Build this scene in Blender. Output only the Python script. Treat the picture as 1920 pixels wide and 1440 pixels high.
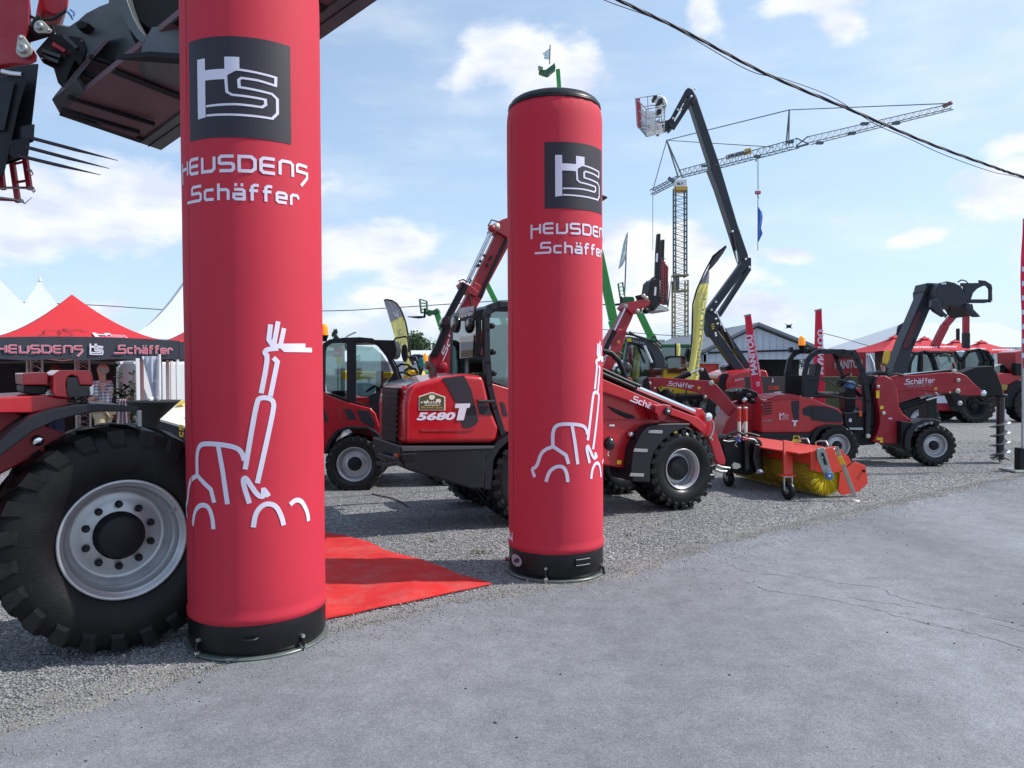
import bpy, bmesh, math, random
import numpy as np
from mathutils import Vector, Matrix
random.seed(7)
PI = math.pi
scene = bpy.context.scene
C = scene.collection
for _o in list(bpy.data.objects):
    bpy.data.objects.remove(_o)

# ------------------------------------------------------------------ camera
F = 1440.0
H = 1.65
PITCH = 33 / 1440.0
ROLL = -0.005
RC = Matrix.Rotation(PI / 2 - PITCH, 3, 'X') @ Matrix.Rotation(ROLL, 3, 'Z')
CAM = Vector((0, 0, H))
cd = bpy.data.cameras.new('camera')
cam = bpy.data.objects.new('camera', cd)
C.objects.link(cam)
cam.location = CAM
cam.rotation_euler = RC.to_euler()
cd.sensor_width = 36
cd.lens = 27
cd.clip_end = 6000
cd.clip_start = 0.05
scene.camera = cam

# ------------------------------------------------------------------ sun and sky
SUN_AZ = math.radians(87.5)      # from +Y towards +X
SUN_EL = math.radians(45)
sun_dir = Vector((math.sin(SUN_AZ) * math.cos(SUN_EL), math.cos(SUN_AZ) * math.cos(SUN_EL), math.sin(SUN_EL)))
sl = bpy.data.lights.new('sun', 'SUN')
sl.energy = 3.4
sl.angle = math.radians(0.6)
sl.color = (1.0, 0.955, 0.89)
so = bpy.data.objects.new('sun', sl)
C.objects.link(so)
so.rotation_euler = sun_dir.to_track_quat('Z', 'Y').to_euler()
so.location = (40, 5, 60)
scene.view_settings.view_transform = 'Standard'
scene.view_settings.look = 'None'
scene.view_settings.gamma = 1
scene.view_settings.use_curve_mapping = False
scene.view_settings.exposure = 0.45


def ray(px, py):
    return RC @ Vector(((px - 960) / F, (720 - py) / F, -1))


def P(px, py, d):
    r = ray(px, py)
    return CAM + r * (d / r.y)


def G(px, py, z=0.0):
    r = ray(px, py)
    return CAM + r * ((z - H) / r.z)


world = bpy.data.worlds.new("World")
scene.world = world
world.use_nodes = True
wn = world.node_tree
wn.nodes.clear()


def N(t, kind, **kw):
    n = t.nodes.new(kind)
    for k, v in kw.items():
        setattr(n, k, v)
    return n


def lk(t, a, b):
    t.links.new(a, b)


def wmath(op, a, b=None, c=None):
    n = N(wn, 'ShaderNodeMath', operation=op)
    for i, v in enumerate((a, b, c)):
        if v is None:
            continue
        if isinstance(v, (int, float)):
            n.inputs[i].default_value = v
        else:
            lk(wn, v, n.inputs[i])
    return n.outputs[0]


w_out = N(wn, 'ShaderNodeOutputWorld')
w_bg = N(wn, 'ShaderNodeBackground')
w_bg.inputs['Strength'].default_value = 0.1
sky = N(wn, 'ShaderNodeTexSky', sky_type='NISHITA')
sky.sun_disc = False
sky.sun_elevation = SUN_EL
sky.sun_rotation = SUN_AZ
sky.air_density = 1.0
sky.dust_density = 1.2
sky.ozone_density = 2.0
tc = N(wn, 'ShaderNodeTexCoord')
dirv = tc.outputs['Generated']
sepw = N(wn, 'ShaderNodeSeparateXYZ')
lk(wn, dirv, sepw.inputs[0])
# pale veil of thin high haze, thicker low down and towards the sun
sund = N(wn, 'ShaderNodeVectorMath', operation='DOT_PRODUCT')
lk(wn, dirv, sund.inputs[0])
sund.inputs[1].default_value = sun_dir
low = wmath('POWER', wmath('SUBTRACT', 1.0, wmath('ABSOLUTE', sepw.outputs[2])), 3.0)
veil = wmath('ADD', wmath('MULTIPLY', low, 0.42), wmath('MULTIPLY', wmath('MAXIMUM', sund.outputs['Value'], 0.0), 0.42))
veil = wmath('ADD', veil, 0.17)
veil = wmath('MINIMUM', veil, 0.92)
mixv = N(wn, 'ShaderNodeMix', data_type='RGBA')
lk(wn, veil, mixv.inputs[0])
lift = N(wn, 'ShaderNodeMix', data_type='RGBA', blend_type='MULTIPLY')
lift.inputs[0].default_value = 1.0
lk(wn, sky.outputs[0], lift.inputs[6])
lift.inputs[7].default_value = (1.2, 1.22, 1.28, 1)
lk(wn, lift.outputs[2], mixv.inputs[6])
mixv.inputs[7].default_value = (5.3, 7.0, 8.7, 1)
# clouds: soft heaps where the sky shows them, broken up by noise
warp = N(wn, 'ShaderNodeTexNoise')
warp.inputs['Scale'].default_value = 7.0
warp.inputs['Detail'].default_value = 5
lk(wn, dirv, warp.inputs['Vector'])
wsub = N(wn, 'ShaderNodeVectorMath', operation='SUBTRACT')
lk(wn, warp.outputs['Color'], wsub.inputs[0])
wsub.inputs[1].default_value = (0.5, 0.5, 0.5)
wsc = N(wn, 'ShaderNodeVectorMath', operation='MULTIPLY')
lk(wn, wsub.outputs[0], wsc.inputs[0])
wsc.inputs[1].default_value = (0.10, 0.10, 0.07)
wadd = N(wn, 'ShaderNodeVectorMath', operation='ADD')
lk(wn, dirv, wadd.inputs[0])
lk(wn, wsc.outputs[0], wadd.inputs[1])
CLOUDS = [  # image point, half width and half height in pixels, weight
    (975, 118, 100, 52, 1.0), (1060, 140, 75, 40, .9), (880, 150, 60, 28, .75), (700, 465, 120, 50, 1.1), (640, 478, 80, 45, 1.0), (800, 520, 80, 30, .85),
    (780, 575, 150, 40, .9), (650, 600, 140, 28, .6), (120, 385, 200, 75, 1.15), (230, 345, 120, 55, 1.1), (20, 445, 110, 40, .9),
    (-60, 390, 150, 90, 1.0), (320, 400, 90, 60, 1.0), (205, 565, 40, 20, .8), (1190, 480, 120, 60, 1.15), (1290, 475, 80, 45, 1.1), (1330, 520, 130, 42, 1.0),
    (1230, 560, 140, 60, 1.0), (1390, 575, 100, 36, 1.0), (1480, 487, 60, 12, .8), (1720, 452, 50, 14, .8),
    (1500, 10, 85, 26, .9), (1560, 40, 45, 28, .75), (1320, 20, 28, 55, .8), (1890, 365, 60, 55, 1.1), (1900, 280, 40, 22, .8),
    (2050, 420, 120, 70, 1.0), (560, 350, 60, 20, .4), (-400, 250, 200, 90, 1.0), (2500, 200, 260, 90, 1.0), (1000, -300, 240, 70, .8), (200, -350, 260, 60, .8)]
acc = None
for (cx_, cy_, rx_, ry_, wt) in CLOUDS:
    d0 = ray(cx_, cy_).normalized()
    s = N(wn, 'ShaderNodeVectorMath', operation='SUBTRACT')
    lk(wn, wadd.outputs[0], s.inputs[0])
    s.inputs[1].default_value = d0
    m = N(wn, 'ShaderNodeVectorMath', operation='MULTIPLY')
    lk(wn, s.outputs[0], m.inputs[0])
    rh = rx_ / F * 1.25
    m.inputs[1].default_value = (1 / rh, 1 / rh, 1 / (ry_ / F * 1.25))
    L = N(wn, 'ShaderNodeVectorMath', operation='LENGTH')
    lk(wn, m.outputs[0], L.inputs[0])
    v = wmath('MULTIPLY', wmath('SUBTRACT', 1.0, L.outputs['Value']), wt)
    v = wmath('MAXIMUM', v, -0.25)
    acc = v if acc is None else wmath('MAXIMUM', acc, v)
fine = N(wn, 'ShaderNodeTexNoise')
fine.inputs['Scale'].default_value = 16
fine.inputs['Detail'].default_value = 9
fine.inputs['Roughness'].default_value = 0.62
mpz = N(wn, 'ShaderNodeMapping')
mpz.inputs['Scale'].default_value = (1, 1, 1.9)
lk(wn, dirv, mpz.inputs[0])
lk(wn, mpz.outputs[0], fine.inputs['Vector'])
thin = N(wn, 'ShaderNodeTexNoise')
thin.inputs['Scale'].default_value = 3.2
thin.inputs['Detail'].default_value = 8
thin.inputs['Roughness'].default_value = 0.6
mpt = N(wn, 'ShaderNodeMapping')
mpt.inputs['Scale'].default_value = (1, 1, 4.0)
mpt.inputs['Rotation'].default_value = (0.0, 0.12, 0.0)
lk(wn, dirv, mpt.inputs[0])
lk(wn, mpt.outputs[0], thin.inputs['Vector'])
cm = wmath('ADD', acc, wmath('MULTIPLY', wmath('SUBTRACT', fine.outputs[0], 0.5), 1.25))
mr = N(wn, 'ShaderNodeMapRange', interpolation_type='SMOOTHSTEP')
mr.inputs['From Min'].default_value = 0.03
mr.inputs['From Max'].default_value = 0.60
lk(wn, cm, mr.inputs[0])
tr_ = N(wn, 'ShaderNodeMapRange', interpolation_type='SMOOTHSTEP')
tr_.inputs['From Min'].default_value = 0.42
tr_.inputs['From Max'].default_value = 0.78
tr_.inputs['To Max'].default_value = 0.42
lk(wn, thin.outputs[0], tr_.inputs[0])
mask = wmath('MINIMUM', wmath('ADD', wmath('MULTIPLY', mr.outputs[0], 0.95), tr_.outputs[0]), 0.97)
ccol = N(wn, 'ShaderNodeMix', data_type='RGBA')
ccol.inputs[6].default_value = (5.6, 6.1, 7.3, 1)
ccol.inputs[7].default_value = (7.7, 7.9, 8.2, 1)
shade = N(wn, 'ShaderNodeTexNoise')
shade.inputs['Scale'].default_value = 11
shade.inputs['Detail'].default_value = 6
mps = N(wn, 'ShaderNodeMapping')
mps.inputs['Location'].default_value = (0.0, 0.0, -0.06)
mps.inputs['Scale'].default_value = (1, 1, 2.2)
lk(wn, dirv, mps.inputs[0])
lk(wn, mps.outputs[0], shade.inputs['Vector'])
smr = N(wn, 'ShaderNodeMapRange')
smr.inputs['From Min'].default_value = 0.36
smr.inputs['From Max'].default_value = 0.6
lk(wn, shade.outputs[0], smr.inputs[0])
lk(wn, smr.outputs[0], ccol.inputs[0])
mixc = N(wn, 'ShaderNodeMix', data_type='RGBA')
lk(wn, mask, mixc.inputs[0])
lk(wn, mixv.outputs[2], mixc.inputs[6])
lk(wn, ccol.outputs[2], mixc.inputs[7])
lk(wn, mixc.outputs[2], w_bg.inputs['Color'])
lk(wn, w_bg.outputs[0], w_out.inputs[0])


# ------------------------------------------------------------------ materials
MATS = {}


def mat(name, col, rough=0.5, metal=0.0, nscale=0.0, namt=0.12, bump=0.0, bscale=None, coat=0.0, dust=0.0, trans=0.0, emit=None, spec=None):
    if name in MATS:
        return MATS[name]
    m = bpy.data.materials.new(name)
    m.use_nodes = True
    t = m.node_tree
    b = t.nodes['Principled BSDF']
    b.inputs['Base Color'].default_value = (*col, 1)
    b.inputs['Roughness'].default_value = rough
    b.inputs['Metallic'].default_value = metal
    if spec is not None:
        b.inputs['Specular IOR Level'].default_value = spec
    if coat:
        b.inputs['Coat Weight'].default_value = coat
        b.inputs['Coat Roughness'].default_value = 0.08
    if nscale or bump or dust:
        g = N(t, 'ShaderNodeNewGeometry')
        n = N(t, 'ShaderNodeTexNoise')
        n.inputs['Scale'].default_value = nscale or 5
        n.inputs['Detail'].default_value = 6
        n.inputs['Roughness'].default_value = 0.65
        lk(t, g.outputs['Position'], n.inputs['Vector'])
        cr = N(t, 'ShaderNodeMix', data_type='RGBA')
        lk(t, n.outputs[0], cr.inputs[0])
        cr.inputs[6].default_value = (*[max(0, c * (1 - 2 * namt)) for c in col], 1)
        cr.inputs[7].default_value = (*[min(1, c * (1 + 2 * namt)) for c in col], 1)
        last = cr.outputs[2]
        if dust:
            n2 = N(t, 'ShaderNodeTexNoise')
            n2.inputs['Scale'].default_value = 3.3
            n2.inputs['Detail'].default_value = 9
            n2.inputs['Roughness'].default_value = 0.75
            lk(t, g.outputs['Position'], n2.inputs['Vector'])
            r2 = N(t, 'ShaderNodeMapRange')
            r2.inputs['From Min'].default_value = 0.45
            r2.inputs['From Max'].default_value = 0.75
            r2.inputs['To Max'].default_value = dust
            lk(t, n2.outputs[0], r2.inputs[0])
            d = N(t, 'ShaderNodeMix', data_type='RGBA')
            lk(t, r2.outputs[0], d.inputs[0])
            lk(t, last, d.inputs[6])
            d.inputs[7].default_value = (0.33, 0.31, 0.28, 1)
            last = d.outputs[2]
            rr = N(t, 'ShaderNodeMath', operation='MULTIPLY_ADD')
            lk(t, r2.outputs[0], rr.inputs[0])
            rr.inputs[1].default_value = 0.9
            rr.inputs[2].default_value = rough
            lk(t, rr.outputs[0], b.inputs['Roughness'])
        lk(t, last, b.inputs['Base Color'])
        if bump:
            n3 = N(t, 'ShaderNodeTexNoise')
            n3.inputs['Scale'].default_value = bscale or 60
            n3.inputs['Detail'].default_value = 4
            lk(t, g.outputs['Position'], n3.inputs['Vector'])
            bp = N(t, 'ShaderNodeBump')
            bp.inputs['Strength'].default_value = bump
            bp.inputs['Distance'].default_value = 0.01
            lk(t, n3.outputs[0], bp.inputs['Height'])
            lk(t, bp.outputs[0], b.inputs['Normal'])
    if trans:
        tb = N(t, 'ShaderNodeBsdfTranslucent')
        tb.inputs[0].default_value = (*col, 1)
        if t.nodes['Principled BSDF'].inputs['Base Color'].is_linked:
            lk(t, t.nodes['Principled BSDF'].inputs['Base Color'].links[0].from_socket, tb.inputs[0])
        ms = N(t, 'ShaderNodeMixShader')
        ms.inputs[0].default_value = trans
        lk(t, b.outputs[0], ms.inputs[1])
        lk(t, tb.outputs[0], ms.inputs[2])
        lk(t, ms.outputs[0], t.nodes['Material Output'].inputs[0])
    if emit:
        b.inputs['Emission Color'].default_value = (*col, 1)
        b.inputs['Emission Strength'].default_value = emit
    MATS[name] = m
    return m


RED = mat('red_gloss_paint', (0.46, 0.006, 0.014), 0.28, 0, 2.0, 0.06, coat=0.5, dust=0.05)
REDM = mat('red_shaded_worn_paint', (0.35, 0.006, 0.02), 0.42, 0, 3.0, 0.12, dust=0.12, bump=0.08)  # darker red: shade on the booms put into the paint colour, plus dust
ORED = mat('orange_red_paint', (0.62, 0.035, 0.016), 0.4, 0, 3.0, 0.08, dust=0.08)
SLEEVE = mat('red_sleeve_fabric', (0.55, 0.020, 0.046), 0.72, 0, 1.3, 0.05, bump=0.25, bscale=420)
PRINTW = mat('white_print', (0.72, 0.68, 0.80), 0.7)
PRINTK = mat('black_print', (0.020, 0.016, 0.027), 0.6, 0, 3, 0.1)
PVC = mat('black_vinyl', (0.008, 0.008, 0.010), 0.38, 0, 4, 0.2, bump=0.2, bscale=14, spec=0.35)
BLK = mat('black_plastic', (0.008, 0.008, 0.011), 0.5, 0, 4, 0.2, dust=0.015, spec=0.3)
GRY = mat('charcoal_paint', (0.012, 0.013, 0.019), 0.42, 0, 3, 0.15, dust=0.02, spec=0.35)
BLKG = mat('black_gloss', (0.012, 0.012, 0.016), 0.22, 0, 4, 0.1, coat=0.3)
RUB = mat('tyre_rubber', (0.006, 0.006, 0.007), 0.5, 0, 7, 0.3, bump=0.25, bscale=90, dust=0.04, spec=0.25)
RUBN = mat('new_tyre_rubber', (0.007, 0.007, 0.008), 0.34, 0, 7, 0.3, bump=0.15, bscale=70, dust=0.015, spec=0.35)
HOSE = mat('rubber_hose', (0.012, 0.012, 0.012), 0.45)
SILV = mat('silver_rim_paint', (0.46, 0.465, 0.485), 0.34, 0.6, 5, 0.08, dust=0.15)
STEEL = mat('galvanised_steel', (0.42, 0.44, 0.43), 0.42, 0.7, 14, 0.2)
CHR = mat('chrome_rod', (0.75, 0.77, 0.8), 0.12, 1.0)
WHT = mat('white_paint', (0.78, 0.78, 0.78), 0.5)
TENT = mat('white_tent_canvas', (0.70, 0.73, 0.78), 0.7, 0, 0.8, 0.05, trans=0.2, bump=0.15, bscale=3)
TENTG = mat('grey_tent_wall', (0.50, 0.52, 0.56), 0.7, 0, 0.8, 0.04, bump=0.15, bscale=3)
TENTR = mat('red_tent_canvas', (0.72, 0.035, 0.045), 0.65, 0, 0.8, 0.05, trans=0.3, bump=0.3, bscale=6)
TENTB = mat('dark_grey_tent_valance', (0.030, 0.034, 0.052), 0.65, 0, 1.5, 0.1, bump=0.2, bscale=8)
UMB = mat('umbrella_red_canvas', (0.60, 0.03, 0.045), 0.7, 0, 0.8, 0.05, trans=0.2)
YEL = mat('yellow_paint', (0.75, 0.45, 0.01), 0.4, 0, 3, 0.1)
YFLAG = mat('yellow_flag_cloth', (0.86, 0.80, 0.30), 0.7, 0, 2, 0.08, trans=0.5)
GFLAG = mat('grey_flag_cloth', (0.34, 0.335, 0.37), 0.7, 0, 2, 0.08, trans=0.4)
RFLAG = mat('red_flag_cloth', (0.72, 0.04, 0.10), 0.65, 0, 2, 0.06, trans=0.4)
WFLAG = mat('pale_flag_cloth', (0.55, 0.68, 0.80), 0.7, 0, 9, 0.3, trans=0.35)
BFLAG = mat('blue_flag_cloth', (0.06, 0.16, 0.5), 0.7, 0, 9, 0.3, trans=0.3)
BRIS = mat('yellow_bristles', (0.95, 0.58, 0.01), 0.5, 0, 40, 0.25)
GRN = mat('green_boom_paint', (0.045, 0.30, 0.06), 0.4, 0, 3, 0.1)
GRND = mat('dark_green_paint', (0.02, 0.12, 0.05), 0.45, 0, 3, 0.1)
ORNG = mat('orange_beacon_lens', (0.9, 0.27, 0.01), 0.2, emit=0.35)
LENS = mat('headlamp_lens', (0.75, 0.78, 0.8), 0.1, 0.6)
CARP = mat('red_carpet_pile', (0.60, 0.014, 0.014), 0.85, 0, 2.2, 0.14, bump=0.5, bscale=120, dust=0.30)
SHEDW = mat('pale_grey_cladding', (0.52, 0.56, 0.64), 0.6, 0, 1, 0.05)
SHEDR = mat('shed_roof_sheet', (0.20, 0.22, 0.25), 0.6, 0, 1, 0.05)
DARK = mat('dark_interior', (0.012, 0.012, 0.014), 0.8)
WALLC = mat('concrete_tower', (0.42, 0.40, 0.38), 0.8, 0, 0.4, 0.08)
CRN = mat('crane_grey_steel', (0.13, 0.16, 0.18), 0.75, 0.0, 0.5, 0.1, spec=0.1)
CRNY = mat('crane_yellow_steel', (0.30, 0.25, 0.16), 0.75, 0.0, 0.5, 0.15, spec=0.1)
CABL = mat('cable_sheath', (0.018, 0.016, 0.035), 0.5)
TRUNK = mat('bark', (0.07, 0.055, 0.04), 0.9, 0, 6, 0.2)
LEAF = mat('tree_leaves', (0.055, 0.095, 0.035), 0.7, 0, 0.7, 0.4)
LEAFD = mat('conifer_needles', (0.022, 0.045, 0.028), 0.8, 0, 0.7, 0.4)
LEAFP = mat('rubber_plant_leaves', (0.015, 0.045, 0.018), 0.3, 0, 5, 0.3)
SKIN = mat('skin', (0.55, 0.30, 0.22), 0.5)
HAIRM = mat('grey_hair', (0.35, 0.33, 0.31), 0.7, 0, 40, 0.3)
HAIRB = mat('brown_hair', (0.09, 0.04, 0.02), 0.6, 0, 40, 0.3)
BEIGE = mat('beige_trousers', (0.48, 0.40, 0.27), 0.8, 0, 10, 0.1)
NAVY = mat('navy_cloth', (0.02, 0.03, 0.07), 0.8, 0, 10, 0.1)
BLACKC = mat('black_table_cloth', (0.014, 0.013, 0.016), 0.8)
OLIVE = mat('olive_print', (0.06, 0.065, 0.025), 0.6)
GOLD = mat('gold_print', (0.5, 0.30, 0.06), 0.6)
YPR = mat('yellow_print', (0.85, 0.62, 0.03), 0.6)
RPR = mat('red_print', (0.70, 0.03, 0.06), 0.6)
GREYP = mat('grey_print', (0.30, 0.29, 0.31), 0.6)
CREAM = mat('cream_print', (0.75, 0.72, 0.60), 0.6)
SEAT = mat('seat_vinyl', (0.02, 0.02, 0.022), 0.6)
BLUEC = mat('blue_cloth', (0.10, 0.22, 0.45), 0.8)

# plaid shirt
PLAID = bpy.data.materials.new('plaid_cloth')
PLAID.use_nodes = True
_t = PLAID.node_tree
_g = N(_t, 'ShaderNodeNewGeometry')
_s = N(_t, 'ShaderNodeSeparateXYZ')
lk(_t, _g.outputs['Position'], _s.inputs[0])


def _stripe(sock, f):
    a = N(_t, 'ShaderNodeMath', operation='MULTIPLY')
    lk(_t, sock, a.inputs[0])
    a.inputs[1].default_value = f
    b_ = N(_t, 'ShaderNodeMath', operation='SINE')
    lk(_t, a.outputs[0], b_.inputs[0])
    c_ = N(_t, 'ShaderNodeMath', operation='GREATER_THAN')
    lk(_t, b_.outputs[0], c_.inputs[0])
    c_.inputs[1].default_value = 0.1
    return c_.outputs[0]


_a = N(_t, 'ShaderNodeMath', operation='ADD')
lk(_t, _stripe(_s.outputs[0], 120), _a.inputs[0])
lk(_t, _stripe(_s.outputs[2], 110), _a.inputs[1])
_r = N(_t, 'ShaderNodeValToRGB')
_r.color_ramp.elements[0].color = (0.62, 0.60, 0.62, 1)
_r.color_ramp.elements[1].color = (0.10, 0.13, 0.26, 1)
_h = N(_t, 'ShaderNodeMath', operation='MULTIPLY')
lk(_t, _a.outputs[0], _h.inputs[0])
_h.inputs[1].default_value = 0.5
lk(_t, _h.outputs[0], _r.inputs[0])
lk(_t, _r.outputs[0], _t.nodes['Principled BSDF'].inputs['Base Color'])
_t.nodes['Principled BSDF'].inputs['Roughness'].default_value = 0.8


def glass_mat(name, tint, refl=1.0, clear=True):
    m = bpy.data.materials.new(name)
    m.use_nodes = True
    t = m.node_tree
    t.nodes.clear()
    o = N(t, 'ShaderNodeOutputMaterial')
    tb = N(t, 'ShaderNodeBsdfTransparent')
    tb.inputs[0].default_value = (*tint, 1)
    gl = N(t, 'ShaderNodeBsdfGlossy')
    gl.inputs['Roughness'].default_value = 0.03
    gl.inputs[0].default_value = (0.9, 1.0, 1.0, 1)
    fr = N(t, 'ShaderNodeFresnel')
    fr.inputs[0].default_value = 1.5
    mu = N(t, 'ShaderNodeMath', operation='MULTIPLY_ADD')
    lk(t, fr.outputs[0], mu.inputs[0])
    mu.inputs[1].default_value = 1.4
    mu.inputs[2].default_value = 0.04 * refl
    ms = N(t, 'ShaderNodeMixShader')
    lk(t, mu.outputs[0], ms.inputs[0])
    lk(t, tb.outputs[0], ms.inputs[1])
    lk(t, gl.outputs[0], ms.inputs[2])
    lk(t, ms.outputs[0], o.inputs[0])
    return m


GLASS = glass_mat('cab_glass', (0.50, 0.62, 0.61), 2.5)
GLASSD = glass_mat('dark_cab_glass', (0.22, 0.28, 0.28), 2.5)


# ------------------------------------------------------------------ mesh builder
class MB:
    def __init__(s):
        s.v = []
        s.f = []
        s.sm = []

    def add(s, vs, fs, smooth=False):
        n = len(s.v)
        s.v += [Vector(v) for v in vs]
        for f in fs:
            s.f.append([i + n for i in f])
            s.sm.append(smooth)
        return s

    def prism(s, pts, vec):
        pts = [Vector(p) for p in pts]
        vec = Vector(vec)
        n = len(pts)
        vs = pts + [p + vec for p in pts]
        fs = [list(range(n))[::-1], list(range(n, 2 * n))]
        for i in range(n):
            j = (i + 1) % n
            fs.append([i, j, n + j, n + i])
        # consistent outward orientation
        nn = Vector((0, 0, 0))
        for i in range(n):
            nn += pts[i].cross(pts[(i + 1) % n])
        if nn.dot(vec) < 0:
            fs = [f[::-1] for f in fs]
        return s.add(vs, fs)

    def poly(s, pts):
        return s.add(pts, [list(range(len(pts)))])

    def box(s, c, sx, sy, sz, ux=(1, 0, 0), uy=None, uz=(0, 0, 1)):
        c = Vector(c)
        ux = Vector(ux).normalized()
        uz = Vector(uz).normalized()
        uy = Vector(uy).normalized() if uy is not None else uz.cross(ux).normalized()
        b = c - ux * sx / 2 - uy * sy / 2 - uz * sz / 2
        return s.prism([b, b + ux * sx, b + ux * sx + uy * sy, b + uy * sy], uz * sz)

    def beam(s, a, b, w, h, side=(0, 0, 1), w2=None, h2=None):
        """box section bar a-b; h measured along `side`, w across"""
        a = Vector(a); b = Vector(b)
        t = (b - a).normalized()
        sd = Vector(side)
        sd = sd - t * sd.dot(t)
        if sd.length < 1e-3:
            sd = Vector((0, 1, 0)) - t * t.y
        sd = sd.normalized()
        x = t.cross(sd)
        w2 = w2 or w; h2 = h2 or h
        v = []
        for p, ww, hh in ((a, w, h), (b, w2, h2)):
            for i, j in ((-1, -1), (1, -1), (1, 1), (-1, 1)):
                v.append(p + x * i * ww / 2 + sd * j * hh / 2)
        return s.add(v, [[0, 1, 2, 3], [7, 6, 5, 4], [0, 4, 5, 1], [1, 5, 6, 2], [2, 6, 7, 3], [3, 7, 4, 0]])

    def tube(s, pts, r, n=8, r2=None, cap=True):
        pts = [Vector(p) for p in pts]
        k = len(pts)
        if k < 2:
            return s
        rs = r if isinstance(r, (list, tuple)) else [r + ((r2 if r2 is not None else r) - r) * i / (k - 1) for i in range(k)]
        t0 = (pts[1] - pts[0]).normalized()
        up = Vector((0, 0, 1)) if abs(t0.z) < 0.9 else Vector((1, 0, 0))
        x = t0.cross(up).normalized()
        vs = []
        for i, p in enumerate(pts):
            if i == 0:
                t = t0
            elif i == k - 1:
                t = (pts[i] - pts[i - 1]).normalized()
            else:
                t = ((pts[i + 1] - p).normalized() + (p - pts[i - 1]).normalized())
                t = t.normalized() if t.length > 1e-6 else t0
            x = (x - t * x.dot(t)).normalized()
            y = t.cross(x)
            for j in range(n):
                a = 2 * PI * j / n
                vs.append(p + (x * math.cos(a) + y * math.sin(a)) * rs[i])
        fs = []
        for i in range(k - 1):
            for j in range(n):
                fs.append([i * n + j, i * n + (j + 1) % n, (i + 1) * n + (j + 1) % n, (i + 1) * n + j])
        s.add(vs, fs, n > 5)
        if cap:
            s.add(vs[:n], [list(range(n))[::-1]])
            s.add(vs[-n:], [list(range(n))])
        return s

    def lathe(s, prof, o, ax, n=32, smooth=True, a0=0, a1=2 * PI, close=False):
        """prof: list of (axial, radius)"""
        o = Vector(o)
        ax = Vector(ax).normalized()
        up = Vector((0, 0, 1)) if abs(ax.z) < 0.9 else Vector((1, 0, 0))
        x = up.cross(ax).normalized()
        y = ax.cross(x)
        full = abs(a1 - a0 - 2 * PI) < 1e-6
        m = n if full else n + 1
        vs = []
        for (a, r) in prof:
            for j in range(m):
                t = a0 + (a1 - a0) * j / n
                vs.append(o + ax * a + (x * math.cos(t) + y * math.sin(t)) * r)
        fs = []
        k = len(prof)
        for i in range(k - 1 + (1 if close else 0)):
            i2 = (i + 1) % k
            for j in range(n):
                j2 = (j + 1) % m
                fs.append([i * m + j, i * m + j2, i2 * m + j2, i2 * m + j])
        return s.add(vs, fs, smooth)

    def build(s, name, material, parent=None, bevel=0, smooth=None, merge=False, label=None, recalc=True, segs=2):
        me = bpy.data.meshes.new(name)
        o = bpy.data.objects.new(name, me)
        C.objects.link(o)
        base = Vector((0, 0, 0))
        if parent is not None:
            q = parent
            while q is not None:
                base += q.location
                q = q.parent
        else:
            xs = [v.x for v in s.v]; ys = [v.y for v in s.v]
            base = Vector(((min(xs) + max(xs)) / 2, (min(ys) + max(ys)) / 2, min(v.z for v in s.v)))
            o.location = base
        me.from_pydata([v - base for v in s.v], [], s.f)
        me.polygons.foreach_set('use_smooth', s.sm if smooth is None else [smooth] * len(s.f))
        if merge or recalc:
            bm = bmesh.new()
            bm.from_mesh(me)
            if merge:
                bmesh.ops.remove_doubles(bm, verts=bm.verts, dist=1e-4)
            if recalc:
                bmesh.ops.recalc_face_normals(bm, faces=bm.faces)
            bm.to_mesh(me)
            bm.free()
        me.update()
        me.materials.append(material)
        if parent is not None:
            o.parent = parent
        if bevel:
            md = o.modifiers.new('edge', 'BEVEL')
            md.width = bevel
            md.segments = segs
            md.limit_method = 'ANGLE'
            md.angle_limit = math.radians(28)
            md.harden_normals = True
            for p in me.polygons:
                p.use_smooth = True
        if label:
            o['label'] = label
        return o


def thing(name, label, cat, loc, group=None):
    o = bpy.data.objects.new(name, None)
    C.objects.link(o)
    o.empty_display_size = 0.3
    o.location = loc
    tag(o, label, cat, group)
    return o


def tag(o, label, cat, group=None):
    o['label'] = label
    o['category'] = cat
    if group:
        o['group'] = group
    return o


def kind(o, k='structure'):
    o['kind'] = k
    return o


def sub(name, parent, loc=None):
    """an empty that is a part and holds sub-parts"""
    o = bpy.data.objects.new(name, None)
    C.objects.link(o)
    o.parent = parent
    base = Vector((0, 0, 0))
    q = parent
    while q is not None:
        base += q.location
        q = q.parent
    if loc is not None:
        o.location = Vector(loc) - base
    return o


class Side:
    """the near side plane of a machine: vertical, through ground point o, heading angle a;
    w metres further in is away from the viewer"""
    def __init__(s, o, a):
        s.o = Vector((o[0], o[1], 0))
        s.u = Vector((math.cos(a), math.sin(a), 0))
        s.n = Vector((-math.sin(a), math.cos(a), 0))
        s.a = a

    def __call__(s, px, py, w=0.0):
        r = ray(px, py)
        return CAM + r * ((s.o + s.n * w - CAM).dot(s.n) / r.dot(s.n))

    def L(s, pts, w=0.0):
        return [s(x, y, w) for x, y in pts]

    def uw(s, u, z, w=0.0):
        return s.o + s.u * u + s.n * w + Vector((0, 0, z))

    def U(s, p):
        return (p - s.o).dot(s.u)

    def cross(s, px, py, w=0.0):
        p = s(px, py, w)
        return Side((p.x, p.y), s.a + PI / 2)


def ext(S, pts, w0, w1, name, m, parent, bevel=0.012, **kw):
    """outline seen on plane w0 of the side, given depth to w1"""
    return MB().prism(S.L(pts, w0), S.n * (w1 - w0)).build(name, m, parent, bevel=bevel, **kw)


def tubes(S, lst, w, r, name, m, parent, n=8):
    mb = MB()
    for pts in lst:
        mb.tube(S.L(pts, w) if S is not None else pts, r, n)
    return mb.build(name, m, parent, recalc=False)


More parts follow.
